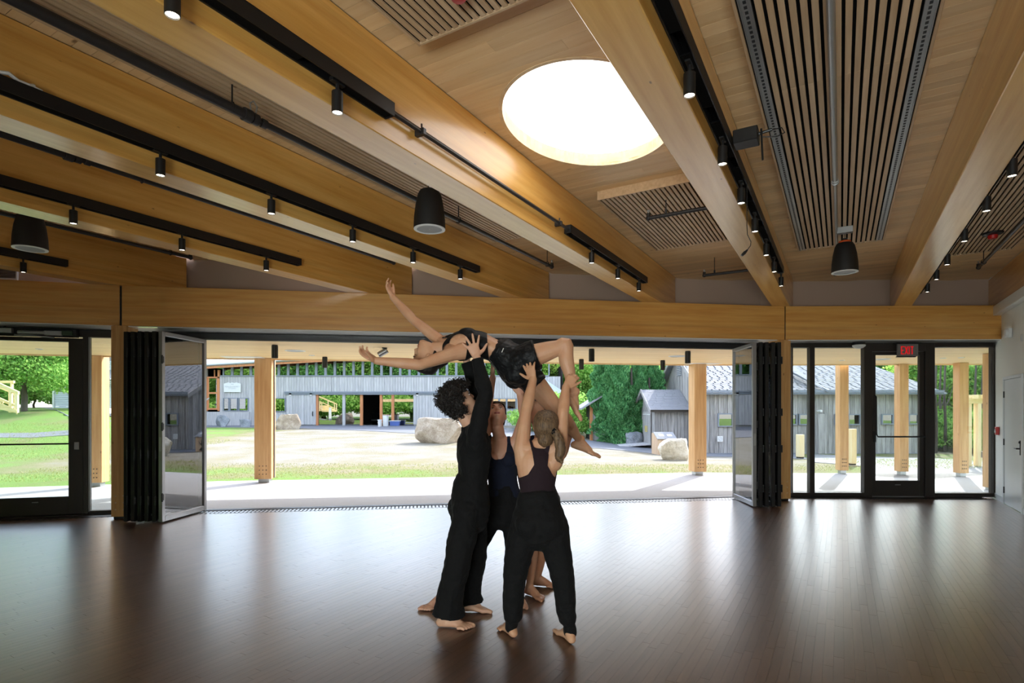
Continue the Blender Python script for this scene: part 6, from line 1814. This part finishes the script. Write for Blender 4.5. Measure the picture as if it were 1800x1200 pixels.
class Person:
    def __init__(self, label, sk, scale=1.0, fem=True):
        self.mb = MB(); self.label = label; self.sk = sk; self.k = scale; self.parts = []; self.fem = fem; self.gl = []
    def head(self, c, f, u):
        c = V3(c); f = unit(f); u = unit(np.asarray(u, float) - f * np.dot(u, f)); r = np.cross(f, u)
        self.hM = Matrix((Vector((*(r * self.k), c[0])), Vector((0, 0, 0, 0)), Vector((0, 0, 0, 0)), Vector((0, 0, 0, 1))))
        M = np.eye(4); M[:3, 0] = r * self.k; M[:3, 1] = f * self.k; M[:3, 2] = u * self.k; M[:3, 3] = c
        self.hM = Matrix([list(row) for row in M]); self.hc, self.hf, self.hu, self.hr = c, f, u, r
        vs, fs = head_surface(); self.mb.add(vs, fs, self.hM)
        for sg in (-1, 1):
            e = MB().ball((sg * .074, -.012, -.004), 1, 8, (.009, .017, .03)); self.mb.add(e.v, e.f, self.hM)
            e = MB().ball((sg * .079, -.018, .01), 1, 8, (.006, .012, .018)); self.mb.add(e.v, e.f, self.hM)
    def hp(self, x, y, z): return V3(self.hM @ Vector((x, y, z)))
    def face(self, open_mouth=False, closed=False):
        """eyes, brows and lips as coloured pieces on the face"""
        for sg in (-1, 1):
            q = [self.hp(sg * x, y, z) for x, y, z in ((.015, .0945, .024), (.028, .0945, .029), (.04, .089, .0285), (.05, .078, .023))]
            b = MB(); limb(b, q, [.0022, .0034, .003, .0016], self.hf, 6); self.parts.append(('eyebrow', b, M_BROW))
            lsh = [self.hp(sg * x, y, z) for x, y, z in ((.019, .0815, .008), (.026, .0872, .0125), (.036, .0862, .0125), (.046, .077, .0085))]
            b = MB(); limb(b, lsh, [.001, .0018, .0018, .001], self.hf, 6); self.parts.append(('eyelashes', b, M_BROW))
            if closed: continue
            e = MB().ball((sg * .032, .0725, .0045), 1, 10, (.0135, .0105, .0068)); self.parts.append(('eye', MB().add(e.v, e.f, self.hM), M_EYE))
            e = MB().ball((sg * .032, .0805, .005), 1, 8, (.0056, .0035, .0056)); self.parts.append(('iris', MB().add(e.v, e.f, self.hM), M_IRIS))
        for z, a in ((-.0595, .0042), (-.072, .005)):
            q = [self.hp(x, .0885 - 14 * x * x * 1.0 + (.005 if z > -.065 else .004), z + (.004 if abs(x) > .018 else 0)) for x in (-.024, -.013, 0, .013, .024)]
            b = MB(); limb(b, q, [.0012, a, a * 1.05, a, .0012], self.hf, 8); self.parts.append(('lips', b, M_LIP))
        if open_mouth:
            e = MB().ball((0, .089, -.0655), 1, 8, (.014, .005, .004)); self.parts.append(('teeth', MB().add(e.v, e.f, self.hM), M_EYE))
    def torso(self, pel, waist, ribs, chest, neck, right, hipw=.155, bust=True):
        k = self.k; self.pel, self.neck, self.right = V3(pel), V3(neck), unit(right)
        s = 1.0 if self.fem else 1.1
        slimb(self.mb, [V3(pel) - (V3(waist) - V3(pel)) * .35, pel, waist, ribs, chest, neck],
              [(hipw * .8, .095), (hipw, .108), (.117 * s * k, .084 * s * k), (.132 * s * k, .098 * s * k), (.142 * s * k, .094 * s * k), (.062 * s, .058 * s)], right, 24, 4)
        slimb(self.mb, [neck, self.hp(0, -.03, -.075)], [(.052 * s, .054 * s), (.05 * s, .056 * s)], right, 16, 3)
        up = unit(V3(neck) - V3(ribs)); self.up = up; fr = unit(np.cross(up, right)) ; self.front = fr   # right x ... front of the chest
        if self.fem and bust:
            for sg in (-1, 1):
                c = V3(chest) * .6 + V3(ribs) * .4 + self.right * sg * .068 + self.front * .068
                e = MB().ball(tuple(c), .062 * k, 10, (1, 1, 1)); self.mb.add(e.v, e.f)
    def glutes(self, back, dn):
        for sg in (-1, 1):
            c = self.pel + self.right * sg * .07 + unit(back) * .055 + unit(dn) * .05
            e = MB().ball(tuple(c), .092, 10); self.mb.add(e.v, e.f); self.gl.append(c)
    def seat(self, t, r=.108):
        for c in self.gl:
            e = MB().ball(tuple(c), r, 10); t.add(e.v, e.f)
    def arm(self, sh, el, wr, th=1.0):
        sh, el, wr = V3(sh), V3(el), V3(wr); s = (1.0 if self.fem else 1.15) * th
        nb = self.neck - self.up * .035
        limb(self.mb, [nb, nb * .45 + sh * .55, sh], [.048 * s, .05 * s, .05 * s], self.up)
        limb(self.mb, [sh, sh - self.up * .1 * 1 + (self.neck - sh) * .25], [.05 * s, .062 * s], self.right)
        a = unit(el - sh); b = unit(wr - el)
        slimb(self.mb, [sh, sh + (el - sh) * .35, el - a * .04, el, el + b * .05, el + (wr - el) * .35, wr], [.05 * s, .046 * s, .038 * s, .0365 * s, .039 * s, .0385 * s, .0265 * s], (0, 1, 0), 14, 3)
    def hand(self, wr, d, nrm, side, curl=(.25, .3, .35, .4), spread=.12, thumb=(.55, .75, .15), k=1.0):
        """d: from wrist to knuckles; nrm: the way the palm faces; side: +1 puts the thumb at d x nrm"""
        wr = V3(wr); d = unit(d); nrm = unit(np.asarray(nrm, float) - d * np.dot(nrm, d)); ac = np.cross(d, nrm) * side
        k *= self.k if self.fem else 1.08
        limb(self.mb, [wr - d * .01, wr + d * .022 * k, wr + d * .055 * k, wr + d * .084 * k], [(.0265, .02), (.032 * k, .018 * k), (.0395 * k, .0155 * k), (.040 * k, .0135 * k)], ac, 14)
        lens = [.074, .083, .077, .06]; xs = [.030, .0105, -.0095, -.029]
        for i in range(4):
            b = wr + d * (.08 - (.006 if i in (0, 3) else 0) - (.006 if i == 3 else 0)) * k + ac * xs[i] * k
            dd = unit(d + ac * spread * (1.4 - i) * .9); c = curl[i] if not np.isscalar(curl) else curl
            pts = [b]; ang = c * .6; p = b
            for seg, fr_ in enumerate((.44, .31, .25)):
                q = dd * math.cos(ang) + nrm * math.sin(ang); p = p + q * lens[i] * k * fr_; pts.append(p); ang += c * 1.1
            slimb(self.mb, pts, [.0098 * k, .0094 * k, .0086 * k, .0072 * k], ac, 10, 3)
        b = wr + d * .022 * k + ac * .026 * k + nrm * .006
        td = unit(d * thumb[0] + ac * thumb[1] + nrm * thumb[2]); t2 = unit(td + d * .45)
        slimb(self.mb, [b, b + td * .034 * k, b + td * .034 * k + t2 * .03 * k, b + td * .034 * k + t2 * .052 * k], [.016 * k, .0125 * k, .0108 * k, .0085 * k], nrm, 10, 3)
    def leg(self, hip, kn, an, th=1.0, ref=None):
        hip, kn, an = V3(hip), V3(kn), V3(an); s = (1.0 if self.fem else 1.05) * th; ref = self.right if ref is None else ref
        a = unit(kn - hip); b = unit(an - kn); bend = unit(a - b) if np.linalg.norm(a - b) > .1 else np.zeros(3)
        calf = -bend if np.linalg.norm(bend) > 0 else np.zeros(3)
        slimb(self.mb, [hip, hip + (kn - hip) * .3, hip + (kn - hip) * .65, kn - a * .045, kn + bend * .008, kn + b * .06, kn + (an - kn) * .3 + calf * .012, kn + (an - kn) * .62, an - b * .03, an], [.088 * s, .084 * s, .069 * s, .057 * s, .056 * s, .052 * s, .055 * s, .043 * s, .0335 * s, .034 * s], ref, 16, 3)
    def foot(self, an, f, u, side=1, k=1.0):
        """an: ankle joint; f: toward the toes; u: instep side; side: +1 puts the big toe at f x u"""
        an = V3(an); f = unit(f); u = unit(np.asarray(u, float) - f * np.dot(u, f)); ac = np.cross(f, u) * side
        k *= self.k if self.fem else 1.1
        W = lambda a, b, c=0.0: an + (f * a + u * b + ac * c) * k
        slimb(self.mb, [W(0, .01), W(-.012, -.03), W(-.035, -.05)], [.036 * k, .036 * k, .031 * k], ac, 12, 3)
        slimb(self.mb, [W(-.038, -.052), W(.0, -.05), W(.05, -.047), W(.1, -.058, .004), W(.135, -.066, .003)], [(.030 * k, .027 * k), (.031 * k, .03 * k), (.034 * k, .031 * k), (.043 * k, .023 * k), (.046 * k, .019 * k)], ac, 14, 3)
        limb(self.mb, [W(.0, .0), W(.05, -.022), W(.1, -.045)], [.03 * k, .026 * k, .022 * k], ac, 12)
        for i, (x, l_, r_) in enumerate(((.033, .060, .0172), (.0105, .058, .0128), (-.0085, .053, .0122), (-.0265, .046, .0118), (-.043, .038, .0115))):
            b = W(.128 - i * .007, -.067, x); limb(self.mb, [b, b + (f * l_ * .55 + u * .003) * k, b + (f * l_ - u * .004) * k], [r_ * 1.05 * k, r_ * k, r_ * .92 * k], ac, 9)
    def finish(self, voxel=.005, origin=None):
        self.v, self.f, self.n = remesh(self.mb, voxel, 4, .4)
        lo = self.v.min(0); self.o = Vector(((self.v[:, 0].min() + self.v[:, 0].max()) / 2, (self.v[:, 1].min() + self.v[:, 1].max()) / 2, lo[2])) if origin is None else Vector(origin)
        o3 = V3(self.o)
        self.ob = bpy.data.objects.new('person', np_mesh('person', self.v - o3, self.f, self.sk))
        _reg(self.ob, Matrix.Translation(self.o), None); tag(self.ob, self.label, 'person', 'dancers')
        for nm, mb, mt in self.parts:
            mb.v = [tuple(Vector(map(float, q)) - self.o) for q in mb.v]; build(nm, mb, mt, self.ob, smooth=True)
        return self
    def garment(self, name, g, mat, off=.006, wr=.0, label=None):
        v, f, n = clip(self.v, self.f, self.n, g)
        o_ = np.full(len(v), off)
        if wr:
            o_ = o_ + np.array([wr * (noise.noise(Vector(p) * 11) + .5 * noise.noise(Vector(p) * 27)) for p in v])
        v = v + n * np.maximum(o_, .003)[:, None]
        ob = bpy.data.objects.new(name, np_mesh(name, v - V3(self.o), f, mat)); _reg(ob, Matrix.Identity(4), self.ob)
        if label: ob['label'] = label
        return ob
    def volume(self, name, mb, mat, voxel=.008, sm=3, wr=0.0, label=None, g=None, freq=9.0):
        v, f, n = remesh(mb, voxel, sm, .5)
        if wr:
            v = v + n * np.array([wr * (noise.noise(Vector((p[0], p[1], p[2] * .6)) * freq) + .5 * noise.noise(Vector(p) * freq * 2.6)) for p in v])[:, None]
        if g is not None: v, f, n = clip(v, f, n, g(v))
        ob = bpy.data.objects.new(name, np_mesh(name, v - V3(self.o), f, mat)); _reg(ob, Matrix.Identity(4), self.ob)
        if label: ob['label'] = label
        return ob
    def tank(self, name, mat, low=-.44, front=(.062, .15), back=(.06, .07), racer=False, off=.006, crop_pt=None, label=None):
        d = self.v - self.neck; a = d @ self.up; b = d @ self.front; c = np.abs(d @ self.right)
        W = np.interp(a, [-.26, -.2, -.13, -.05, .03], [.4, .19, .125, .098, .085])
        if racer:
            Wb = np.interp(a, [-.30, -.25, -.2, -.13, -.05, .03], [.4, .17, .085, .045, .055, .075]); k = np.clip((.03 - b) / .05, 0, 1); W = W * (1 - k) + Wb * k
        kf = 1 / (1 + np.exp(-b / .012))
        nx, nd = front[0] * kf + back[0] * (1 - kf), front[1] * kf + back[1] * (1 - kf)
        neckg = ((c / nx) ** 4 + (np.minimum(a - .05, 0) / (nd + .05)) ** 4) ** .25 - 1
        neckg = np.where(a > .04, -1, neckg) * .07
        return self.garment(name, np.minimum.reduce([W - c, neckg, a - low, .35 - np.abs(a)  + 0.3 * (a < 0)]), mat, off, .0, label)

# ---- 1: curly-haired man in black, seen from his right, looking up
p = Person('person with dark curly hair in black long sleeves, arms raised to the dancer', SK1, 1.05, fem=False)
Mfd = unit((.95, .3, 0)); Mright = unit(np.cross(Mfd, (0, 0, 1)))
p.head(P(809, 706, 4.2), (.72, .34, .60), (-.58, -.12, .8))
p.torso(P(827, 884, 4.25), P(831, 838, 4.25), P(833, 803, 4.24), P(833, 775, 4.23), P(829, 750, 4.22), Mright)
p.glutes(-Mfd, (0, 0, -1))
p.arm(P(838, 760, 4.08), P(853, 692, 4.08), P(838, 628, 4.1)); p.hand(P(838, 628, 4.1), (-.32, 0, .95), (-.1, 1, .0), -1, (.12, .08, .06, .1), .42, (.35, .9, .2))
p.arm(P(838, 757, 4.42), P(838, 692, 4.46), P(820, 634, 4.44)); p.hand(P(820, 634, 4.44), (-.2, -.1, .95), (-.15, -1, .2), 1, .25, .2)
p.leg(P(823, 898, 4.16), P(806, 992, 4.1), AN(783, 1085, 4.13, .09)); p.foot(AN(783, 1086, 4.13, .09), (1, -.16, 0), (0, 0, 1), -1, .98)
p.leg(P(832, 896, 4.35), P(833, 985, 4.4), AN(818, 1062, 4.45, .09)); p.foot(AN(818, 1061, 4.45, .09), (1, -.02, 0), (0, 0, 1), 1, .98)
p.face(); p.finish()
d = p.v - p.neck; a = d @ p.up
def arm_cut(pr, wr, el, k=.0):
    wr, el = V3(wr), V3(el); ax = unit(wr - el); q = pr.v - wr
    return np.maximum(-(q @ ax) - k, np.linalg.norm(q, axis=1) - .24)
hd = np.linalg.norm(p.v - p.hc, axis=1) - .155
na = unit(p.hc - p.neck); q_ = p.v - p.neck; ab = q_ @ na - .028; ax_d = np.linalg.norm(q_ - np.outer(q_ @ na, na), axis=1); neckcut = np.maximum(-ab, np.minimum(ax_d - .085, np.linalg.norm(p.v - p.hc, axis=1) - .14))
wz_ = p.v[:, 2] - .86
p.garment('long_sleeve_shirt', np.minimum.reduce([arm_cut(p, P(838, 628, 4.1), P(853, 692, 4.08), .012), arm_cut(p, P(820, 634, 4.44), P(838, 692, 4.46), .012), neckcut, wz_]), C_BLACK, .013, .007, 'black long sleeve shirt')
t = MB(); p.seat(t)
slimb(t, [P(828, 850, 4.25), P(827, 880, 4.25), P(826, 905, 4.25)], [(.15, .125), (.172, .15), (.17, .15)], Mright, 22)
slimb(t, [P(822, 895, 4.16), P(813, 945, 4.13), P(803, 995, 4.1), P(794, 1040, 4.11), P(790, 1062, 4.12), P(788, 1079, 4.13)], [.108, .106, .098, .098, .108, (.125, .115)], Mfd, 18, 4, False)
slimb(t, [P(833, 893, 4.35), P(836, 945, 4.38), P(834, 990, 4.4), P(826, 1035, 4.43), P(825, 1048, 4.45), P(826, 1059, 4.45)], [.105, .096, .088, .088, .1, (.115, .105)], Mfd, 18, 4, False)
p.volume('trousers', t, C_BLACK, .009, 3, .012, 'loose black flared trousers')
# curls
hb = MB(); vs, fs = head_surface(.02, False); hb.add(vs, fs, p.hM)
capv, capf, capn = remesh(hb, .008, 2)
loc = (capv - p.hc) @ np.stack([p.hr, p.hf, p.hu], 1) / p.k
gcap = np.maximum(.025 - np.clip((.05 - loc[:, 2]) * .7, 0, .045) - loc[:, 1], (loc[:, 2] - .055) + .2 * (.06 - loc[:, 1])); gcap = np.minimum(gcap, loc[:, 2] + .075)
cv, cf_, cn = clip(capv, capf, capn, gcap)
ob = bpy.data.objects.new('hair_cap', np_mesh('hair_cap', cv - V3(p.o), cf_, H_DARK)); _reg(ob, Matrix.Identity(4), p.ob)
cb = MB(); rr = random.Random(4)
for i in range(1100):
    j = rr.randrange(len(cv)); c = cv[j]; nd = unit(cn[j] + 1e-6); tw = rr.uniform(.006, .014); ln_ = rr.uniform(.015, .046); ph = rr.uniform(0, 6.28)
    ax = unit(nd + np.array([rr.gauss(0, .5) for _ in range(3)])); e1_ = unit(np.cross(ax, (.3, .8, .5))); e2_ = np.cross(ax, e1_)
    pts = [c + ax * ln_ * q / 9 + (e1_ * math.cos(ph + q * .95) + e2_ * math.sin(ph + q * .95)) * tw * (.4 + .08 * q) for q in range(11)]
    cb.tube([Vector(q) for q in pts], [.0036 * (1 - .06 * q) for q in range(11)], 4)
cb.v = [tuple(Vector(q) - p.o) for q in cb.v]; ob = build('curls', cb, H_DARK, p.ob, smooth=True); ob['kind'] = 'stuff'; ob['label'] = 'loose dark curls'

# ---- 2: woman in navy top facing the camera, head tipped back
p = Person('person in navy tank top facing forward, head tipped back between two others', SK3, 1.0)
p.head(P(873, 731, 4.6), (.02, -.64, .77), (-.08, .77, .64))
Rt = unit((-1, .05, 0))
p.torso(P(886, 882, 4.66), P(884, 848, 4.65), P(881, 820, 4.63), P(880, 795, 4.62), P(878, 771, 4.62), Rt)
p.glutes((0, 1, 0), (0, 0, -1))
p.arm(P(852, 778, 4.62), P(855, 722, 4.5), P(866, 664, 4.42)); p.hand(P(866, 664, 4.42), (.0, -.1, 1), (.9, .2, .3), 1, .2, .15)
p.arm(P(907, 778, 4.62), P(921, 730, 4.56), P(914, 694, 4.46)); p.hand(P(914, 694, 4.46), (.12, -.2, 1), (-.2, .9, .2), 1, .2, .2)
p.leg(P(868, 896, 4.66), P(820, 985, 4.6), AN(776, 1052, 4.58)); p.foot(AN(776, 1052, 4.58), (-.75, -.65, 0), (0, 0, 1), 1)
p.leg(P(903, 896, 4.66), P(908, 975, 4.62), AN(913, 1041, 4.68)); p.foot(AN(913, 1045, 4.68), (.12, -1, 0), (0, 0, 1), -1)
p.face(open_mouth=True); p.finish()
p.tank('tank_top', C_NAVY, -.5, (.066, .155), (.06, .05), label='navy scoop neck tank top')
t = MB(); p.seat(t)
slimb(t, [P(885, 862, 4.66), P(886, 885, 4.66), P(886, 905, 4.66)], [(.135, .105), (.172, .135), (.168, .13)], Rt, 22)
slimb(t, [P(868, 896, 4.66), P(843, 945, 4.63), P(820, 985, 4.6), P(800, 1015, 4.59), P(785, 1038, 4.58)], [.1, .092, .078, .068, .05], (0, 1, 0), 16)
slimb(t, [P(902, 896, 4.66), P(904, 940, 4.64), P(908, 980, 4.62), P(911, 1015, 4.66), P(912, 1032, 4.67)], [.1, .09, .078, .066, .05], (0, 1, 0), 16)
p.volume('jogger_trousers', t, C_BLACK, .009, 3, .01, 'black jogger trousers')
h = MB(); vs, fs = head_surface(.010, False); h.add(vs, fs, p.hM)
limb(h, [p.hp(0, -.09, -.01), p.hp(.0, -.125, -.03)], [.04, .034], p.hr)
def face_gap(pr):
    def g(v):
        l_ = (v - pr.hc) @ np.stack([pr.hr, pr.hf, pr.hu], 1) / pr.k
        hl = np.maximum.reduce([-.008 - np.clip((.04 - l_[:, 2]) * .5, 0, .03) - l_[:, 1], (l_[:, 2] - .058) + .0 * l_[:, 1] + .35 * np.maximum(.06 - l_[:, 1], 0) * (l_[:, 1] > 0)])
        return np.minimum(hl, l_[:, 2] + .07 + 10 * (l_[:, 1] < -.085))
    return g
p.volume('hair', h, H_BRN, .006, 2, .003, 'dark brown hair tied back', face_gap(p), 40)

# ---- 3: blonde woman, back to the camera
p = Person('person with blonde ponytail in plum racerback top, back turned, arms up', SK2, 1.0)
p.head(P(959, 752, 3.90), (.06, .80, .58), (.02, -.58, .81))
Rt = unit((1, .06, 0))
p.torso(P(948, 905, 3.9), P(945, 866, 3.9), P(944, 836, 3.9), P(945, 806, 3.9), P(948, 782, 3.9), Rt)
p.glutes((0, -1, 0), (0, 0, -1))
e_ = (P(917, 787, 3.9), P(925, 722, 3.94), P(937, 667, 4.06)); p.arm(*e_, th=1.12); p.hand(e_[2], (-.28, .15, .95), (.35, .9, .2), 1, (.15, .2, .2, .25), .2, (.5, .8, .1))
e_ = (P(983, 788, 3.88), P(990, 722, 3.9), P(995, 680, 4.0)); p.arm(*e_, th=1.12); p.hand(e_[2], (.55, .1, .8), (.2, .95, -.1), -1, (.75, .8, .85, .9), .1, (.8, .5, .3))
p.leg(P(928, 918, 3.9), P(911, 1008, 3.93), AN(900, 1092, 3.97)); p.foot(AN(899, 1099, 3.97), (-.42, .9, 0), (0, 0, 1), 1)
p.leg(P(968, 918, 3.89), P(985, 1010, 3.87), AN(1001, 1103, 3.87)); p.foot(AN(1001, 1107, 3.87), (-.32, .95, 0), (0, 0, 1), -1)
p.face(); p.finish()
p.tank('racerback_top', C_PLUM, -.40, (.06, .13), (.05, .02), racer=True, label='dark plum racerback top')
t = MB(); p.seat(t)
slimb(t, [P(945, 878, 3.9), P(947, 905, 3.9), P(948, 930, 3.9)], [(.145, .115), (.188, .155), (.185, .15)], Rt, 22)
slimb(t, [P(927, 918, 3.9), P(914, 965, 3.91), P(905, 1010, 3.93), P(903, 1050, 3.95), P(901, 1080, 3.96)], [.113, .102, .084, .076, .066], Rt, 18)
slimb(t, [P(969, 918, 3.89), P(979, 965, 3.88), P(988, 1010, 3.87), P(993, 1050, 3.87), P(997, 1085, 3.87)], [.113, .1, .082, .074, .066], Rt, 18)
limb(t, [P(900, 1082, 3.96), P(899, 1103, 3.97)], [.047, .043], Rt); limb(t, [P(999, 1088, 3.87), P(1002, 1112, 3.87)], [.047, .043], Rt)
p.volume('jogger_trousers', t, C_BLACK, .009, 2, .01, 'black cuffed jogger trousers')
h = MB(); vs, fs = head_surface(.011, False); h.add(vs, fs, p.hM)
limb(h, [p.hp(.0, -.09, -.03), p.hp(.0, -.06, -.095)], [.055, .04], p.hr)
hair_f = face_gap(p)
p.volume('hair', h, H_BLD, .006, 2, .003, 'smooth dark blonde hair', hair_f, 40)
h = MB(); slimb(h, [P(974, 757, 3.80), P(982, 772, 3.78), P(985, 790, 3.78), P(983, 804, 3.78), P(988, 812, 3.78)], [.026, .032, .034, .028, .008], Rt, 14)
p.volume('ponytail', h, H_BLD, .006, 1, .008, 'wavy blonde ponytail', None, 30)
h = MB(); limb(h, [P(972, 755, 3.80), P(976, 760, 3.79)], [.025, .025], Rt); p.volume('hair_tie', h, C_BLACK, .006, 1)

# ---- 4: woman half hidden behind the blonde, bare legs
p = Person('person in shorts half hidden behind the blonde, face turned in profile', SK4, 1.0)
p.head(P(944, 721, 4.86), (-.80, -.45, .40), (.38, .1, .9))
Fd = unit((-.2, -.98, 0)); Rt = unit(np.cross(Fd, (0, 0, 1)))
p.torso(P(949, 872, 4.98), P(949, 840, 4.97), P(949, 812, 4.96), P(950, 790, 4.96), P(952, 768, 4.95), Rt)
p.glutes(-Fd, (0, 0, -1))
e_ = (P(981, 776, 4.96), P(988, 800, 4.74), P(1000, 768, 4.66)); p.arm(*e_); p.hand(e_[2], (.25, -.3, .9), (.3, -.7, .3), -1, .7, .1)
e_ = (P(922, 776, 4.96), P(920, 748, 4.72), P(920, 708, 4.6)); p.arm(*e_); p.hand(e_[2], (.1, -.1, 1), (.7, -.4, .4), 1, .4, .12)
p.leg(P(938, 886, 4.96), P(937, 955, 4.84), AN(931, 1030, 4.84)); p.foot(AN(931, 1034, 4.84), (.62, -.78, 0), (0, 0, 1), 1)
p.leg(P(962, 884, 5.0), P(957, 948, 5.02), AN(945, 1011, 5.1)); p.foot(AN(945, 1012, 5.1), (.96, -.28, 0), (0, 0, 1), -1)
p.face(); p.finish()
p.tank('tank_top', C_NAVY, -.5, (.06, .12), (.06, .05))
t = MB(); p.seat(t); slimb(t, [P(949, 850, 4.98), P(949, 872, 4.98), P(949, 890, 4.98)], [(.13, .105), (.17, .135), (.168, .132)], Rt, 22)
slimb(t, [P(938, 884, 4.96), P(937, 915, 4.9)], [.105, .098], Rt); slimb(t, [P(962, 882, 5.0), P(960, 912, 5.01)], [.105, .098], Rt)
p.volume('shorts', t, C_SHORT, .009, 2, .008)
h = MB(); vs, fs = head_surface(.011, False); h.add(vs, fs, p.hM); limb(h, [p.hp(0, -.1, .02), p.hp(0, -.135, .0)], [.04, .035], p.hr)
p.volume('hair', h, H_DARK, .006, 2, .003, None, face_gap(p), 40)

# ---- 5: dancer carried overhead, arched back
p = Person('dancer in black crop top and shorts carried overhead, arched backwards', SK2, 1.0)
p.head(P(750, 628, 4.3), (-.93, -.12, .34), (-.36, .02, -.93))
Rt = unit((.05, -1, .0))
p.torso(P(898, 634, 4.3), P(868, 615, 4.3), P(842, 606, 4.3), P(812, 604, 4.3), P(782, 612, 4.31), Rt, bust=False)
# the chest opens upward
for sg in (-1, 1):
    c = V3(P(822, 590, 4.3)) + V3(Rt) * sg * .062; e = MB().ball(tuple(c), .058, 10, (1.2, 1, .8)); p.mb.add(e.v, e.f)
for sg in (-1, 1):
    c = V3(P(908, 655, 4.3)) + V3(Rt) * sg * .075; e = MB().ball(tuple(c), .098, 10); p.mb.add(e.v, e.f); p.gl.append(c)
e_ = (P(795, 622, 4.14), P(738, 641, 4.02), P(662, 634, 3.98)); p.arm(*e_, th=1.05); p.hand(e_[2], (-.86, -.05, .5), (.42, -.55, .7), -1, (.4, .42, .46, .5), .1, (.55, .45, .8))
e_ = (P(776, 601, 4.46), P(727, 562, 4.54), P(690, 522, 4.62)); p.arm(*e_); p.hand(e_[2], (-.42, -.05, .9), (.85, -.3, .4), 1, (.35, .3, .4, .45), .12, (.9, .3, .4))
p.leg(P(917, 632, 4.2), P(993, 607, 4.14), P(1007, 690, 4.12), 1.02, (0, 1, 0)); p.foot(P(1009, 690, 4.12), (.56, .05, -.83), (.83, 0, .56), 1)
p.leg(P(924, 655, 4.42), P(994, 738, 4.45), P(1017, 771, 4.66), 1.02, (0, 1, 0)); p.foot(P(1020, 774, 4.67), (.93, -.2, -.34), (.3, 0, .95), -1, 1.02)
p.face(closed=True); p.finish()
d = p.v - p.neck
# crop top: from the ribs to the straps
xs_ = p.v[:, 0]; q0 = V3(P(857, 600, 4.3))
d = p.v - p.neck; upv = unit(V3(P(812, 604, 4.3)) - V3(P(842, 606, 4.3))); a = d @ upv; fr = unit(np.cross(upv, V3(Rt))); fr = fr if fr[2] > 0 else -fr; b = d @ fr; c = np.abs(d @ V3(Rt))
W = np.interp(a, [-.25, -.17, -.1, -.03, .04], [.4, .155, .118, .098, .085])
kf = 1 / (1 + np.exp(-b / .012)); nx_ = .06; nd_ = .12 * kf + .05 * (1 - kf)
ng = (((c / nx_) ** 4 + (np.minimum(a - .05, 0) / (nd_ + .05)) ** 4) ** .25 - 1) * .07; ng = np.where(a > .035, -.05, ng)
low = (p.v - q0) @ unit((-1, 0, -.12))
p.garment('crop_top', np.minimum.reduce([W - c, ng, low, .5 - np.abs(a)]), C_CROP, .007, .002, 'black cropped stretch top')
t = MB(); p.seat(t)
slimb(t, [P(886, 624, 4.3), P(896, 633, 4.3), P(908, 648, 4.31)], [(.158, .124), (.175, .14), (.178, .14)], Rt, 22)
slimb(t, [P(912, 636, 4.21), P(930, 628, 4.18), P(944, 623, 4.17)], [.118, .112, (.112, .114)], (0, 0, 1), 18, 4, False)
slimb(t, [P(912, 652, 4.4), P(930, 664, 4.43), P(941, 676, 4.44)], [.115, .112, (.114, .112)], (0, 1, 0), 18, 4, False)
limb(t, [P(905, 655, 4.25), P(905, 668, 4.3)], [.09, .07], Rt)
p.volume('shorts', t, C_SHORT, .008, 2, .011, 'loose black shorts', None, 12)
h = MB(); limb(h, [P(885, 612, 4.135), P(882, 619, 4.13)], [.004, .004], (0, 1, 0)); p.volume('drawstring', h, M_['white'], .004, 1)
h = MB(); vs, fs = head_surface(.010, False); h.add(vs, fs, p.hM); limb(h, [p.hp(0, -.1, .01), p.hp(.0, -.135, -.02)], [.045, .036], p.hr)
p.volume('hair', h, H_DARK, .006, 2, .002, 'dark hair in a bun', face_gap(p), 40)
